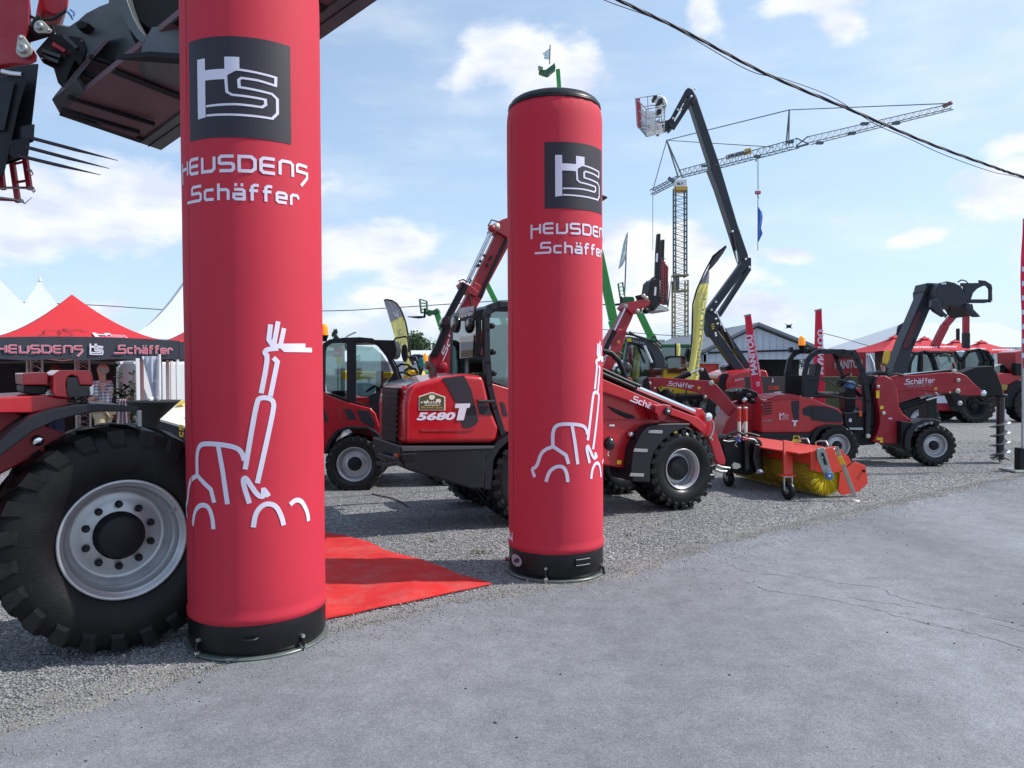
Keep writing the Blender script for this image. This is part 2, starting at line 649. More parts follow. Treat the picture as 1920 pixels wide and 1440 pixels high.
# ------------------------------------------------------------------ lettering
def text(s, bl, br, tl, m, parent, name='lettering', bold=0.02, shear=0.0, off=None, spacing=1.0, thick=0.0):
    """flat lettering filling the parallelogram bl-br-tl"""
    cu = bpy.data.curves.new('t', 'FONT')
    cu.body = s
    cu.offset = bold
    cu.shear = shear
    cu.space_character = spacing
    cu.resolution_u = 3
    o = bpy.data.objects.new('t', cu)
    C.objects.link(o)
    dg = bpy.context.evaluated_depsgraph_get()
    me = bpy.data.meshes.new_from_object(o.evaluated_get(dg))
    bpy.data.objects.remove(o)
    bpy.data.curves.remove(cu)
    vs = [v.co.copy() for v in me.vertices]
    fs = [list(p.vertices) for p in me.polygons]
    bpy.data.meshes.remove(me)
    x0 = min(v.x for v in vs); x1 = max(v.x for v in vs)
    y0 = min(v.y for v in vs); y1 = max(v.y for v in vs)
    bl = Vector(bl); br = Vector(br); tl = Vector(tl)
    nrm = (br - bl).cross(tl - bl).normalized()
    if nrm.dot(CAM - bl) < 0:
        nrm = -nrm
    nrm *= (0.004 if off is None else off)
    out = [bl + (br - bl) * ((v.x - x0) / (x1 - x0)) + (tl - bl) * ((v.y - y0) / (y1 - y0)) + nrm for v in vs]
    mb = MB().add(out, fs)
    return mb.build(name, m, parent, recalc=False)


GLY = {  # square block letters as strokes, (width, strokes)
    'H': (.8, [[(0, 1), (0, -.5)], [(0, .5), (.8, .5)], [(.8, 1), (.8, 0)]]),
    'E': (.8, [[(.82, 1), (.15, 1), (0, .85), (0, .15), (.15, 0), (.82, 0)], [(0, .5), (.8, .5)]]),
    'U': (.85, [[(0, 1), (0, 0), (.68, 0), (.85, .17), (.85, 1)]]),
    's': (.85, [[(.87, 1), (.12, 1), (0, .88), (0, .55), (.12, .5), (.73, .5), (.85, .42), (.85, .12), (.73, 0), (0, 0)]]),
    'D': (.9, [[(0, 0), (0, 1), (.7, 1), (.9, .8), (.9, .2), (.7, 0), (-.07, 0)]]),
    'n': (.85, [[(0, 0), (0, .85), (.15, 1), (.7, 1), (.85, .85), (.85, 0)]]),
    '9': (.85, [[(.87, 1), (.12, 1), (0, .88), (0, .5), (.85, .5), (.85, .18), (.3, -.5)]]),
    'S': (.85, [[(.9, 1), (.15, 1), (.05, .9), (.05, .52), (.75, .52), (.85, .42), (.85, .1), (.75, 0), (-.55, 0)]]),
    'c': (.6, [[(.62, .66), (.1, .66), (0, .56), (0, .1), (.1, 0), (.62, 0)]]),
    'h': (.6, [[(0, 1.08), (0, -.08)], [(0, .64), (.5, .64), (.6, .54), (.6, -.08)]]),
    'a': (.6, [[(.02, .66), (.5, .66), (.6, .56), (.6, 0), (.1, 0), (0, .1), (0, .33), (.6, .33)], [(.04, .98), (.2, .98)], [(.4, .98), (.56, .98)]]),
    'f': (.45, [[(.5, 1.0), (.25, 1.0), (.12, .88), (.12, -.08)], [(-.05, .62), (.45, .62)]]),
    'e': (.6, [[(.62, 0), (.1, 0), (0, .1), (0, .56), (.1, .66), (.5, .66), (.6, .56), (.6, .33), (0, .33)]]),
    'r': (.5, [[(0, -.08), (0, .52), (.12, .66), (.45, .66), (.52, .58), (.52, .42)]]),
    'L': (.7, [[(0, 1), (0, 0), (.7, 0)]]),
}


def glyphs(s, gap=.32):
    x = 0
    out = []
    for ch in s:
        w, st = GLY[ch]
        for p in st:
            out.append([(x + a, b) for a, b in p])
        x += w + gap
    return out, x - gap


def ribbon(pts, t, closed=False):
    """mitred outline quads in 2-D"""
    n = len(pts)
    L_, R_ = [], []
    for i in range(n):
        p = Vector(pts[i]).to_2d() if not isinstance(pts[i], Vector) else pts[i]
        d1 = (Vector(pts[i]) - Vector(pts[i - 1])) if i > 0 else None
        d2 = (Vector(pts[i + 1]) - Vector(pts[i])) if i < n - 1 else None
        d1 = d1.normalized() if d1 is not None else None
        d2 = d2.normalized() if d2 is not None else None
        if d1 is None:
            nn = Vector((-d2.y, d2.x)); k = 1
        elif d2 is None:
            nn = Vector((-d1.y, d1.x)); k = 1
        else:
            a = Vector((-d1.y, d1.x)); b = Vector((-d2.y, d2.x))
            nn = a + b
            nn = nn.normalized() if nn.length > 1e-4 else a
            k = 1 / max(0.5, nn.dot(a))
        L_.append(p + nn * t / 2 * k)
        R_.append(p - nn * t / 2 * k)
    return [(L_[i], R_[i], R_[i + 1], L_[i + 1]) for i in range(n - 1)]


def strokes(lines, t, fn, name, m, parent, step=None):
    """lines in 2-D, thickness t, mapped to the surface by fn(x, y)"""
    mb = MB()
    for li, ln in enumerate(lines):
        for (a, b, c, d) in ribbon([Vector(p) for p in ln], t):
            k = 1
            if step:
                k = max(1, int(max((d - a).length, (c - b).length) / step))
            for i in range(k):
                f0, f1 = i / k, (i + 1) / k
                q = [a.lerp(d, f0), b.lerp(c, f0), b.lerp(c, f1), a.lerp(d, f1)]
                mb.add([fn(v.x, v.y) for v in q], [[0, 1, 2, 3]])
    return mb.build(name, m, parent, recalc=False)


def plane_fn(bl, br, tl, w=1.0, h=1.0, off=0.004):
    bl = Vector(bl); br = Vector(br); tl = Vector(tl)
    nrm = (br - bl).cross(tl - bl).normalized()
    if nrm.dot(CAM - bl) < 0:
        nrm = -nrm
    nrm *= off
    return lambda x, y: bl + (br - bl) * (x / w) + (tl - bl) * (y / h) + nrm


def block_word(s, bl, br, tl, m, parent, t=.19, name='lettering', off=0.004, outline=None):
    g, W = glyphs(s)
    if outline:
        strokes(g, t * 1.75, plane_fn(bl, br, tl, W, 1, off), name + '_edge', outline, parent)
        off += 0.003
    return strokes(g, t, plane_fn(bl, br, tl, W, 1, off), name, m, parent)


# stylised letter mark, unit square
HS_FILL = [[(0, 1), (.12, 1), (.12, .02), (0, .0)], [(.12, .80), (.375, .80), (.375, .63), (.12, .63)], [(.375, 1.0), (.55, 1.0), (.55, .80), (.375, .80)], [(.375, .80), (.54, .80), (.42, .72), (.375, .63)]]
HS_LINE = [[(.55, .79), (.97, .74), (.965, .585)],
           [(.965, .60), (.76, .64), (.57, .655), (.54, .62), (.545, .50), (.92, .45), (.985, .38), (.985, .14), (.92, .035), (.13, .045)],
           [(.13, .20), (.5, .215), (.80, .20), (.845, .25), (.84, .335), (.46, .37), (.40, .42), (.39, .62), (.39, .72), (.46, .79), (.55, .79)]]


def hs_mark(fn, name, m, parent, t=.028, step=None):
    mb = MB()
    for q in HS_FILL:
        k = 4 if step else 1
        a, b, c, d = [Vector(p) for p in q]
        for i in range(k):
            f0, f1 = i / k, (i + 1) / k
            mb.add([fn(*a.lerp(b, f0)), fn(*a.lerp(b, f1)), fn(*d.lerp(c, f1)), fn(*d.lerp(c, f0))], [[0, 1, 2, 3]])
    for ln in HS_LINE:
        for (a, b, c, d) in ribbon([Vector(p) for p in ln], t):
            k = max(1, int((d - a).length / step)) if step else 1
            for i in range(k):
                f0, f1 = i / k, (i + 1) / k
                q = [a.lerp(d, f0), b.lerp(c, f0), b.lerp(c, f1), a.lerp(d, f1)]
                mb.add([fn(v.x, v.y) for v in q], [[0, 1, 2, 3]])
    return mb.build(name, m, parent, recalc=False)


# ------------------------------------------------------------------ wheels
def wheel(parent, c, ax, R, W, rim, lugs=22, lug_h=.045, rubber=None, rimmat=None, hub=True, hub_r=.42, nuts=0, name='wheel', segs=48, deep=.35, label=None):
    """c: centre of the tyre; ax: outward axis"""
    rubber = rubber or RUB
    rimmat = rimmat or SILV
    c = Vector(c)
    ax = Vector(ax).normalized()
    w = sub(name, parent, c)
    h = W / 2
    Rb = R * (1 - lug_h)
    prof = []
    half = [(h * .72, rim), (h * .86, rim * 1.05), (h * .98, rim + (R - rim) * .30), (h * 1.0, rim + (R - rim) * .52), (h * .93, rim + (R - rim) * .78), (h * .82, Rb * .985), (h * .5, Rb), (0, Rb * 1.003)]
    prof = half + [(-a, r) for a, r in half[-2::-1]]
    mb = MB().lathe(prof, c, ax, segs)
    up = Vector((0, 0, 1))
    x = up.cross(ax).normalized()
    y = ax.cross(x)

    def pt(a, r, t):
        return c + ax * a + (x * math.cos(t) + y * math.sin(t)) * r
    if lugs:
        dt = 2 * PI / lugs
        for i in range(lugs):
            for sgn in (1, -1):
                t0 = dt * (i + (0.0 if sgn > 0 else .5))
                th = dt * .26
                sk = dt * .75
                # shoulder (down the side), edge, centre
                st = [(h * .97 * sgn, R * .80, R * .845, -sk * .12, 1.0), (h * .95 * sgn, R * .90, R * .965, 0, 1.15), (h * .5 * sgn, Rb * .99, R, sk * .45, 1.0), (h * .02 * sgn, Rb * .99, R, sk, .8)]
                vs = []
                for (a, ri, ro, dd, k) in st:
                    vs += [pt(a, ri, t0 + dd - th * k), pt(a, ri, t0 + dd + th * k), pt(a * (1.0 if abs(a) < h * .8 else 1.03), ro, t0 + dd + th * k * .8), pt(a * (1.0 if abs(a) < h * .8 else 1.03), ro, t0 + dd - th * k * .8)]
                fs = [[0, 1, 2, 3], [15, 14, 13, 12]]
                for q in range(3):
                    for e in range(4):
                        fs.append([q * 4 + e, q * 4 + (e + 1) % 4, q * 4 + 4 + (e + 1) % 4, q * 4 + 4 + e])
                mb.add(vs, fs)
    mb.build('tyre', rubber, w)
    r = MB()
    d = deep * W
    r.lathe([(h * .72, rim * 1.0), (h * .85, rim * 1.04), (h * .90, rim * 1.03), (h * .89, rim * .985), (h * .76, rim * .965), (h * .74, rim * .925), (h * .72, rim * .915),
             (h * .52, rim * .895), (h * .50, rim * .86), (h * .47, rim * .85), (h - d * .95, rim * .80), (h - d, rim * .78), (h - d - .01, rim * .72), (h - d + rim * .05, rim * .62), (h - d + rim * .06, rim * .3), (h - d + rim * .06, 0.001)], c, ax, segs)
    r.lathe([(-h * .72, rim), (-h * .84, rim * 1.03), (-h * .7, rim * .93), (-h * .2, rim * .86), (h - d - .03, rim * .6), (h - d - .03, .001)], c, ax, segs)
    r.build('rim', rimmat, w, recalc=False)
    if hub:
        q = h - d + rim * .06
        MB().lathe([(q, rim * hub_r), (q + rim * .10, rim * hub_r), (q + rim * .12, rim * hub_r * .93), (q + rim * .22, rim * hub_r * .88), (q + rim * .25, rim * hub_r * .78), (q + rim * .25, 0.001)], c, ax, 24).build('hub_cap', BLK, w, recalc=False)
    if nuts:
        me = None
        q = h - d + rim * .055
        for i in range(nuts):
            t = 2 * PI * i / nuts + .3
            p = pt(q, rim * .55, t)
            if me is None:
                o = MB().lathe([(0, rim * .066), (rim * .06, rim * .066), (rim * .075, rim * .045), (rim * .15, rim * .042), (rim * .15, .001)], c, ax, 8, smooth=False).build('wheel_nut', BLK, w, recalc=False)
                me = o.data
            else:
                o = bpy.data.objects.new('wheel_nut', me)
                C.objects.link(o)
                o.parent = w
            o.location = p - c
    if label:
        w['label'] = label
    return w


# ================================================================== GROUND
def nodes_ground(name, colors, vscale, nscale, bump, patch=(0.75, 1.2), patch_scale=0.6, rough=0.9, stretch=None, specks=True):
    m = bpy.data.materials.new(name)
    m.use_nodes = True
    t = m.node_tree
    b = t.nodes['Principled BSDF']
    b.inputs['Roughness'].default_value = rough
    b.inputs['Specular IOR Level'].default_value = 0.3
    g = N(t, 'ShaderNodeNewGeometry')
    vo = N(t, 'ShaderNodeTexVoronoi')
    vo.inputs['Scale'].default_value = vscale
    lk(t, g.outputs['Position'], vo.inputs['Vector'])
    ramp = N(t, 'ShaderNodeValToRGB')
    ramp.color_ramp.interpolation = 'LINEAR'
    els = ramp.color_ramp.elements
    while len(els) < len(colors):
        els.new(0.5)
    for i, c in enumerate(colors):
        els[i].position = i / (len(colors) - 1)
        els[i].color = (*c, 1)
    sp = N(t, 'ShaderNodeSeparateColor')
    lk(t, vo.outputs['Color'], sp.inputs[0])
    lk(t, sp.outputs[0], ramp.inputs[0])
    # large patches
    pn = N(t, 'ShaderNodeTexNoise')
    pn.inputs['Scale'].default_value = patch_scale
    pn.inputs['Detail'].default_value = 7
    pn.inputs['Roughness'].default_value = 0.6
    if stretch:
        mp = N(t, 'ShaderNodeMapping')
        mp.inputs['Scale'].default_value = stretch
        mp.inputs['Rotation'].default_value = (0, 0, -0.6)
        lk(t, g.outputs['Position'], mp.inputs[0])
        lk(t, mp.outputs[0], pn.inputs['Vector'])
    else:
        lk(t, g.outputs['Position'], pn.inputs['Vector'])
    mr_ = N(t, 'ShaderNodeMapRange')
    mr_.inputs['From Min'].default_value = 0.3
    mr_.inputs['From Max'].default_value = 0.7
    mr_.inputs['To Min'].default_value = patch[0]
    mr_.inputs['To Max'].default_value = patch[1]
    lk(t, pn.outputs[0], mr_.inputs[0])
    fn_ = N(t, 'ShaderNodeTexNoise')
    fn_.inputs['Scale'].default_value = nscale
    fn_.inputs['Detail'].default_value = 6
    fn_.inputs['Roughness'].default_value = 0.7
    lk(t, g.outputs['Position'], fn_.inputs['Vector'])
    mr2 = N(t, 'ShaderNodeMapRange')
    mr2.inputs['From Min'].default_value = 0.25
    mr2.inputs['From Max'].default_value = 0.75
    mr2.inputs['To Min'].default_value = 0.78
    mr2.inputs['To Max'].default_value = 1.2
    lk(t, fn_.outputs[0], mr2.inputs[0])
    mu = N(t, 'ShaderNodeMath', operation='MULTIPLY')
    lk(t, mr_.outputs[0], mu.inputs[0])
    lk(t, mr2.outputs[0], mu.inputs[1])
    vm = N(t, 'ShaderNodeVectorMath', operation='SCALE')
    lk(t, ramp.outputs[0], vm.inputs[0])
    lk(t, mu.outputs[0], vm.inputs['Scale'])
    lk(t, vm.outputs[0], b.inputs['Base Color'])
    bp = N(t, 'ShaderNodeBump')
    bp.inputs['Strength'].default_value = bump
    bp.inputs['Distance'].default_value = 0.02
    hm = N(t, 'ShaderNodeMath', operation='SUBTRACT')
    lk(t, fn_.outputs[0], hm.inputs[0])
    lk(t, vo.outputs['Distance'], hm.inputs[1])
    lk(t, hm.outputs[0], bp.inputs['Height'])
    lk(t, bp.outputs[0], b.inputs['Normal'])
    return m


GRAV = nodes_ground('grey_gravel', [(0.12, 0.122, 0.128), (0.20, 0.202, 0.208), (0.275, 0.274, 0.275), (0.46, 0.455, 0.45)], 52, 14, 0.9, (0.80, 1.15), 0.45)
ASPH = nodes_ground('weathered_asphalt', [(0.165, 0.173, 0.192), (0.205, 0.214, 0.233), (0.262, 0.270, 0.287)], 140, 5, 0.22, (0.74, 1.18), 0.55, 0.85, (1.0, 0.28, 1))
SAND = nodes_ground('pale_sandy_grit', [(0.19, 0.187, 0.178), (0.255, 0.25, 0.238), (0.31, 0.303, 0.288)], 90, 18, 0.6, (0.75, 1.2), 2.2)

far = 900
gv = MB().poly([(-far, -60, 0), (far, -60, 0), (far, 1500, 0), (-far, 1500, 0)])
ground = kind(gv.build('gravel_ground', GRAV, recalc=False))
ground['label'] = 'grey gravel yard the machines stand on'

# the road: its edge against the gravel runs from lower left to the right
EDGE = [(-700, 1560), (-300, 1420), (0, 1345), (170, 1300), (350, 1255), (520, 1205), (640, 1178), (800, 1140), (935, 1112), (1040, 1092), (1140, 1072), (1250, 1040), (1350, 1018),
        (1480, 985), (1600, 958), (1720, 930), (1830, 908), (1925, 890), (2060, 868), (2300, 838)]


def densify(pts, n):
    out = []
    for i in range(len(pts) - 1):
        for k in range(n):
            f = k / n
            out.append((pts[i][0] + (pts[i + 1][0] - pts[i][0]) * f, pts[i][1] + (pts[i + 1][1] - pts[i][1]) * f))
    out.append(pts[-1])
    return out


rnd = random.Random(3)
edge3 = [G(x, y) for x, y in EDGE]


def lerp_edge(n):
    out = []
    for i in range(len(edge3) - 1):
        L_ = (edge3[i + 1] - edge3[i]).length
        k = max(2, int(L_ / n))
        for j in range(k):
            out.append(edge3[i].lerp(edge3[i + 1], j / k))
    out.append(edge3[-1])
    return out


def jag(pts, amp, z, seed):
    r = random.Random(seed)
    off = 0
    out = []
    for i, p in enumerate(pts):
        off = off * .8 + r.uniform(-amp, amp) * .6
        out.append(Vector((p.x, p.y + off + r.uniform(-amp, amp) * .25, z)))
    return out


fineedge = lerp_edge(0.05)
sand_near = jag([p + Vector((0, -0.50, 0)) for p in fineedge], .05, .004, 5)
sand_far = jag([p + Vector((0, 0.16, 0)) for p in fineedge], .06, .004, 6)
sb = MB()
n_ = len(fineedge)
sb.add(sand_near + sand_far, [[i, i + 1, n_ + i + 1, n_ + i] for i in range(n_ - 1)])
kind(sb.build('gritty_verge', SAND, recalc=False))
ae = [p + Vector((0, -.10 - .16 * (0.5 + 0.5 * math.sin(p.x * 1.7 + 1.2 * math.sin(p.x * .6))), 0)) for p in jag(fineedge, .10, .008, 9)]
front = [Vector((p.x, -8, .008)) for p in ae]
ab = MB()
ab.add(front + ae, [[i, i + 1, n_ + i + 1, n_ + i] for i in range(n_ - 1)])
ae_end = ae[-1]
ab.poly([(ae_end.x, -8, .008), (60, -8, .008), (60, ae_end.y + 6, .008), ae_end])
ab.poly([(-60, -8, .008), (ae[0].x, -8, .008), ae[0], (-60, ae[0].y - 2, .008)])
kind(ab.build('asphalt_road', ASPH, recalc=False))
# second roadway beyond the machines
cr = MB()
a_ = [G(1000, 812), G(1500, 803), G(2100, 790)]
b_ = [G(1000, 752), G(1500, 750), G(2100, 748)]
far_road = MB().poly([Vector((p.x, p.y, .004)) for p in a_ + b_[::-1]])
kind(far_road.build('far_roadway', ASPH, recalc=False))
fb = [G(250, 742), G(700, 735), G(1000, 735)]
# cracks: thin tar lines lying on the asphalt
CRK = mat('crack_tar', (0.085, 0.085, 0.09), 0.9)
cracks = [[(1365, 1052), (1430, 1062), (1500, 1078), (1560, 1092), (1621, 1098), (1659, 1105), (1666, 1113), (1698, 1124), (1745, 1135), (1805, 1145), (1852, 1158), (1903, 1169), (1960, 1178)],
          [(1395, 1090), (1440, 1108), (1510, 1116), (1560, 1125), (1610, 1136), (1680, 1148), (1710, 1152)],
          [(1590, 1120), (1650, 1130), (1690, 1134), (1730, 1141)], [(1700, 1158), (1760, 1172), (1830, 1190), (1920, 1215)], [(1860, 1168), (1925, 1186)],
          [(1640, 1144), (1700, 1160), (1785, 1180)], [(1350, 1052), (1395, 1070), (1490, 1083)], [(1630, 1083), (1664, 1084), (1700, 1083)]]
ck = MB()
rr = random.Random(4)
for c in cracks:
    pts = []
    cc = densify(c, 5)
    for (x, y) in cc:
        p = G(x + rr.uniform(-2, 2), y + rr.uniform(-1.3, 1.3), .0095)
        pts.append(p)
    for i in range(len(pts) - 1):
        d = (pts[i + 1] - pts[i])
        if d.length < 1e-5:
            continue
        nn = Vector((-d.y, d.x, 0)).normalized() * rr.uniform(.0008, .003)
        ck.add([pts[i] - nn, pts[i + 1] - nn, pts[i + 1] + nn, pts[i] + nn], [[0, 1, 2, 3]])
kind(ck.build('asphalt_cracks', CRK, recalc=False), 'stuff')
# loose stones
STONE = mat('gravel_stone', (0.25, 0.25, 0.26), 0.85, 0, 45, 0.48)


def stones(name, centers, sizes, z0, seed):
    r = np.random.default_rng(seed)
    n = len(centers)
    base = np.array([(1, 0, 0), (0, 1, 0), (-1, 0, 0), (0, -1, 0), (0, 0, 1), (0, 0, -1)], float)
    fc = np.array([(0, 1, 4), (1, 2, 4), (2, 3, 4), (3, 0, 4), (1, 0, 5), (2, 1, 5), (3, 2, 5), (0, 3, 5)])
    V = np.repeat(base[None], n, 0) * r.uniform(.55, 1.25, (n, 6, 1))
    V = V + r.uniform(-.22, .22, (n, 6, 3))
    V *= np.array([1, 1, .72])
    a = r.uniform(0, 2 * np.pi, n)
    ca, sa = np.cos(a), np.sin(a)
    x = V[..., 0] * ca[:, None] - V[..., 1] * sa[:, None]
    y = V[..., 0] * sa[:, None] + V[..., 1] * ca[:, None]
    V = np.stack([x, y, V[..., 2]], -1) * sizes[:, None, None]
    V[..., 0] += centers[:, 0, None]
    V[..., 1] += centers[:, 1, None]
    V[..., 2] += z0 + sizes[:, None] * .25
    Fc = fc[None] + np.arange(n)[:, None, None] * 6
    me = bpy.data.meshes.new(name)
    me.vertices.add(n * 6)
    me.vertices.foreach_set('co', V.reshape(-1))
    me.loops.add(n * 24)
    me.loops.foreach_set('vertex_index', Fc.reshape(-1))
    me.polygons.add(n * 8)
    me.polygons.foreach_set('loop_start', np.arange(n * 8) * 3)
    me.update(calc_edges=True)
    me.materials.append(STONE)
    o = bpy.data.objects.new(name, me)
    C.objects.link(o)
    kind(o, 'stuff')
    return o


er = np.random.default_rng(11)
EX = np.array([p.x for p in edge3]); EY = np.array([p.y for p in edge3])
n = 170000
# denser near the viewer
yy = 2.6 + 14 * er.random(n) ** 1.6
xx = (er.random(n) * 1.5 - .75) * (yy + 1.0) * 1.0
e_at = np.interp(xx, EX, EY)
keep = yy > e_at - .05 - .25 * er.random(n)
c_ = np.stack([xx[keep], yy[keep]], 1)
sz = er.uniform(.004, .0115, len(c_)) * (1 + .6 * (er.random(len(c_)) > .95))
stones('gravel', c_, sz, 0.0, 1)['label'] = 'loose grey gravel stones covering the yard'
# stray pebbles on the asphalt, thick along the edge
n = 17000
i_ = er.integers(0, len(fineedge), n)
fx = np.array([fineedge[i].x for i in i_]); fy = np.array([fineedge[i].y for i in i_])
off = er.exponential(.27, n)
c_ = np.stack([fx + er.normal(0, .05, n), fy - off + .05], 1)
stones('roadside_pebbles', c_, er.uniform(.002, .008, n), .008, 2)
n = 1600
y2 = er.uniform(1.5, 9, n)
x2 = (er.random(n) * 1.5 - .75) * y2
k2 = y2 < np.interp(x2, EX, EY) - .1
stones('road_pebbles', np.stack([x2[k2], y2[k2]], 1), er.uniform(.0012, .006, k2.sum()) * (1 + .8 * (er.random(k2.sum()) > .96)), .008, 3)
big = stones('tar_chips', np.stack([x2[k2], y2[k2]], 1)[:60], er.uniform(.006, .011, 60), .008, 9)
big.data.materials[0] = mat('dark_chip', (.05, .05, .052), .8)
# weeds
WEED = mat('weed_leaves', (0.06, 0.085, 0.03), 0.8, 0, 20, 0.3)
wb = MB()
for (wx, wy, cnt, rad) in ((900, 1037, 46, .10), (1180, 1004, 14, .05), (812, 1014, 16, .08), (1010, 960, 8, .06)):
    g0 = G(wx, wy)
    for k in range(cnt):
        a = rr.uniform(0, 2 * PI); q = rr.uniform(0, rad)
        b0 = g0 + Vector((math.cos(a) * q, math.sin(a) * q, 0))
        l_ = rr.uniform(.015, .05)
        d = Vector((math.cos(a), math.sin(a), rr.uniform(.2, 1))).normalized() * l_
        s_ = Vector((-math.sin(a), math.cos(a), 0)) * .006
        wb.add([b0 - s_, b0 + s_, b0 + d * .6 + s_ * .8, b0 + d, b0 + d * .6 - s_ * .8], [[0, 1, 2, 3, 4]])
kind(wb.build('weeds', WEED, recalc=False), 'stuff')

# fallen hose/wire in the gravel
hs = tag(MB().tube([G(x, y, .012) for x, y in ((697, 926), (715, 930), (735, 934), (752, 941), (765, 950))], .008, 6).build('thin_hose', HOSE), 'thin dark hose lying on the gravel behind the compact loader wheel', 'hose')

# red carpet running back between the two tubes
cpts = [(500, 1200), (612, 1164), (800, 1124), (922, 1098), (860, 1080), (790, 1052), (720, 1034), (690, 1018), (650, 1008), (600, 1000), (470, 978), (440, 1100)]
cg = [G(x, y) for x, y in cpts]
bm = bmesh.new()
vs = [bm.verts.new((p.x, p.y, 0)) for p in cg]
f = bm.faces.new(vs)
bmesh.ops.triangulate(bm, faces=[f])
for _ in range(5):
    bmesh.ops.subdivide_edges(bm, edges=[e for e in bm.edges if e.calc_length() > .12], cuts=1, use_grid_fill=False)
    bmesh.ops.triangulate(bm, faces=[q for q in bm.faces if len(q.verts) > 3])
from mathutils import noise
for v in bm.verts:
    k = noise.noise(Vector((v.co.x * 2.2, v.co.y * 1.1, 0))) * .020 + noise.noise(Vector((v.co.x * 6, v.co.y * 5, 3))) * .010
    v.co.z = .026 + k
bndv = [v for v in bm.verts if any(len(e.link_faces) == 1 for e in v.link_edges)]
for v in bndv:
    v.co.z = .016 + abs(noise.noise(v.co * 3)) * .012
    v.co.y += noise.noise(Vector((v.co.x * 7, v.co.y * 7, 1))) * .012
r_ = bmesh.ops.extrude_face_region(bm, geom=bm.faces[:])
for e in r_['geom']:
    if isinstance(e, bmesh.types.BMVert):
        e.co.z -= .008
bmesh.ops.recalc_face_normals(bm, faces=bm.faces)
me = bpy.data.meshes.new('red_carpet')
bm.to_mesh(me)
bm.free()
me.materials.append(CARP)
rc = bpy.data.objects.new('red_carpet', me)
C.objects.link(rc)
tag(rc, 'bright red carpet lying on the gravel between the two inflatable tubes', 'carpet')


# ================================================================== INFLATABLE TUBES
ART = {}


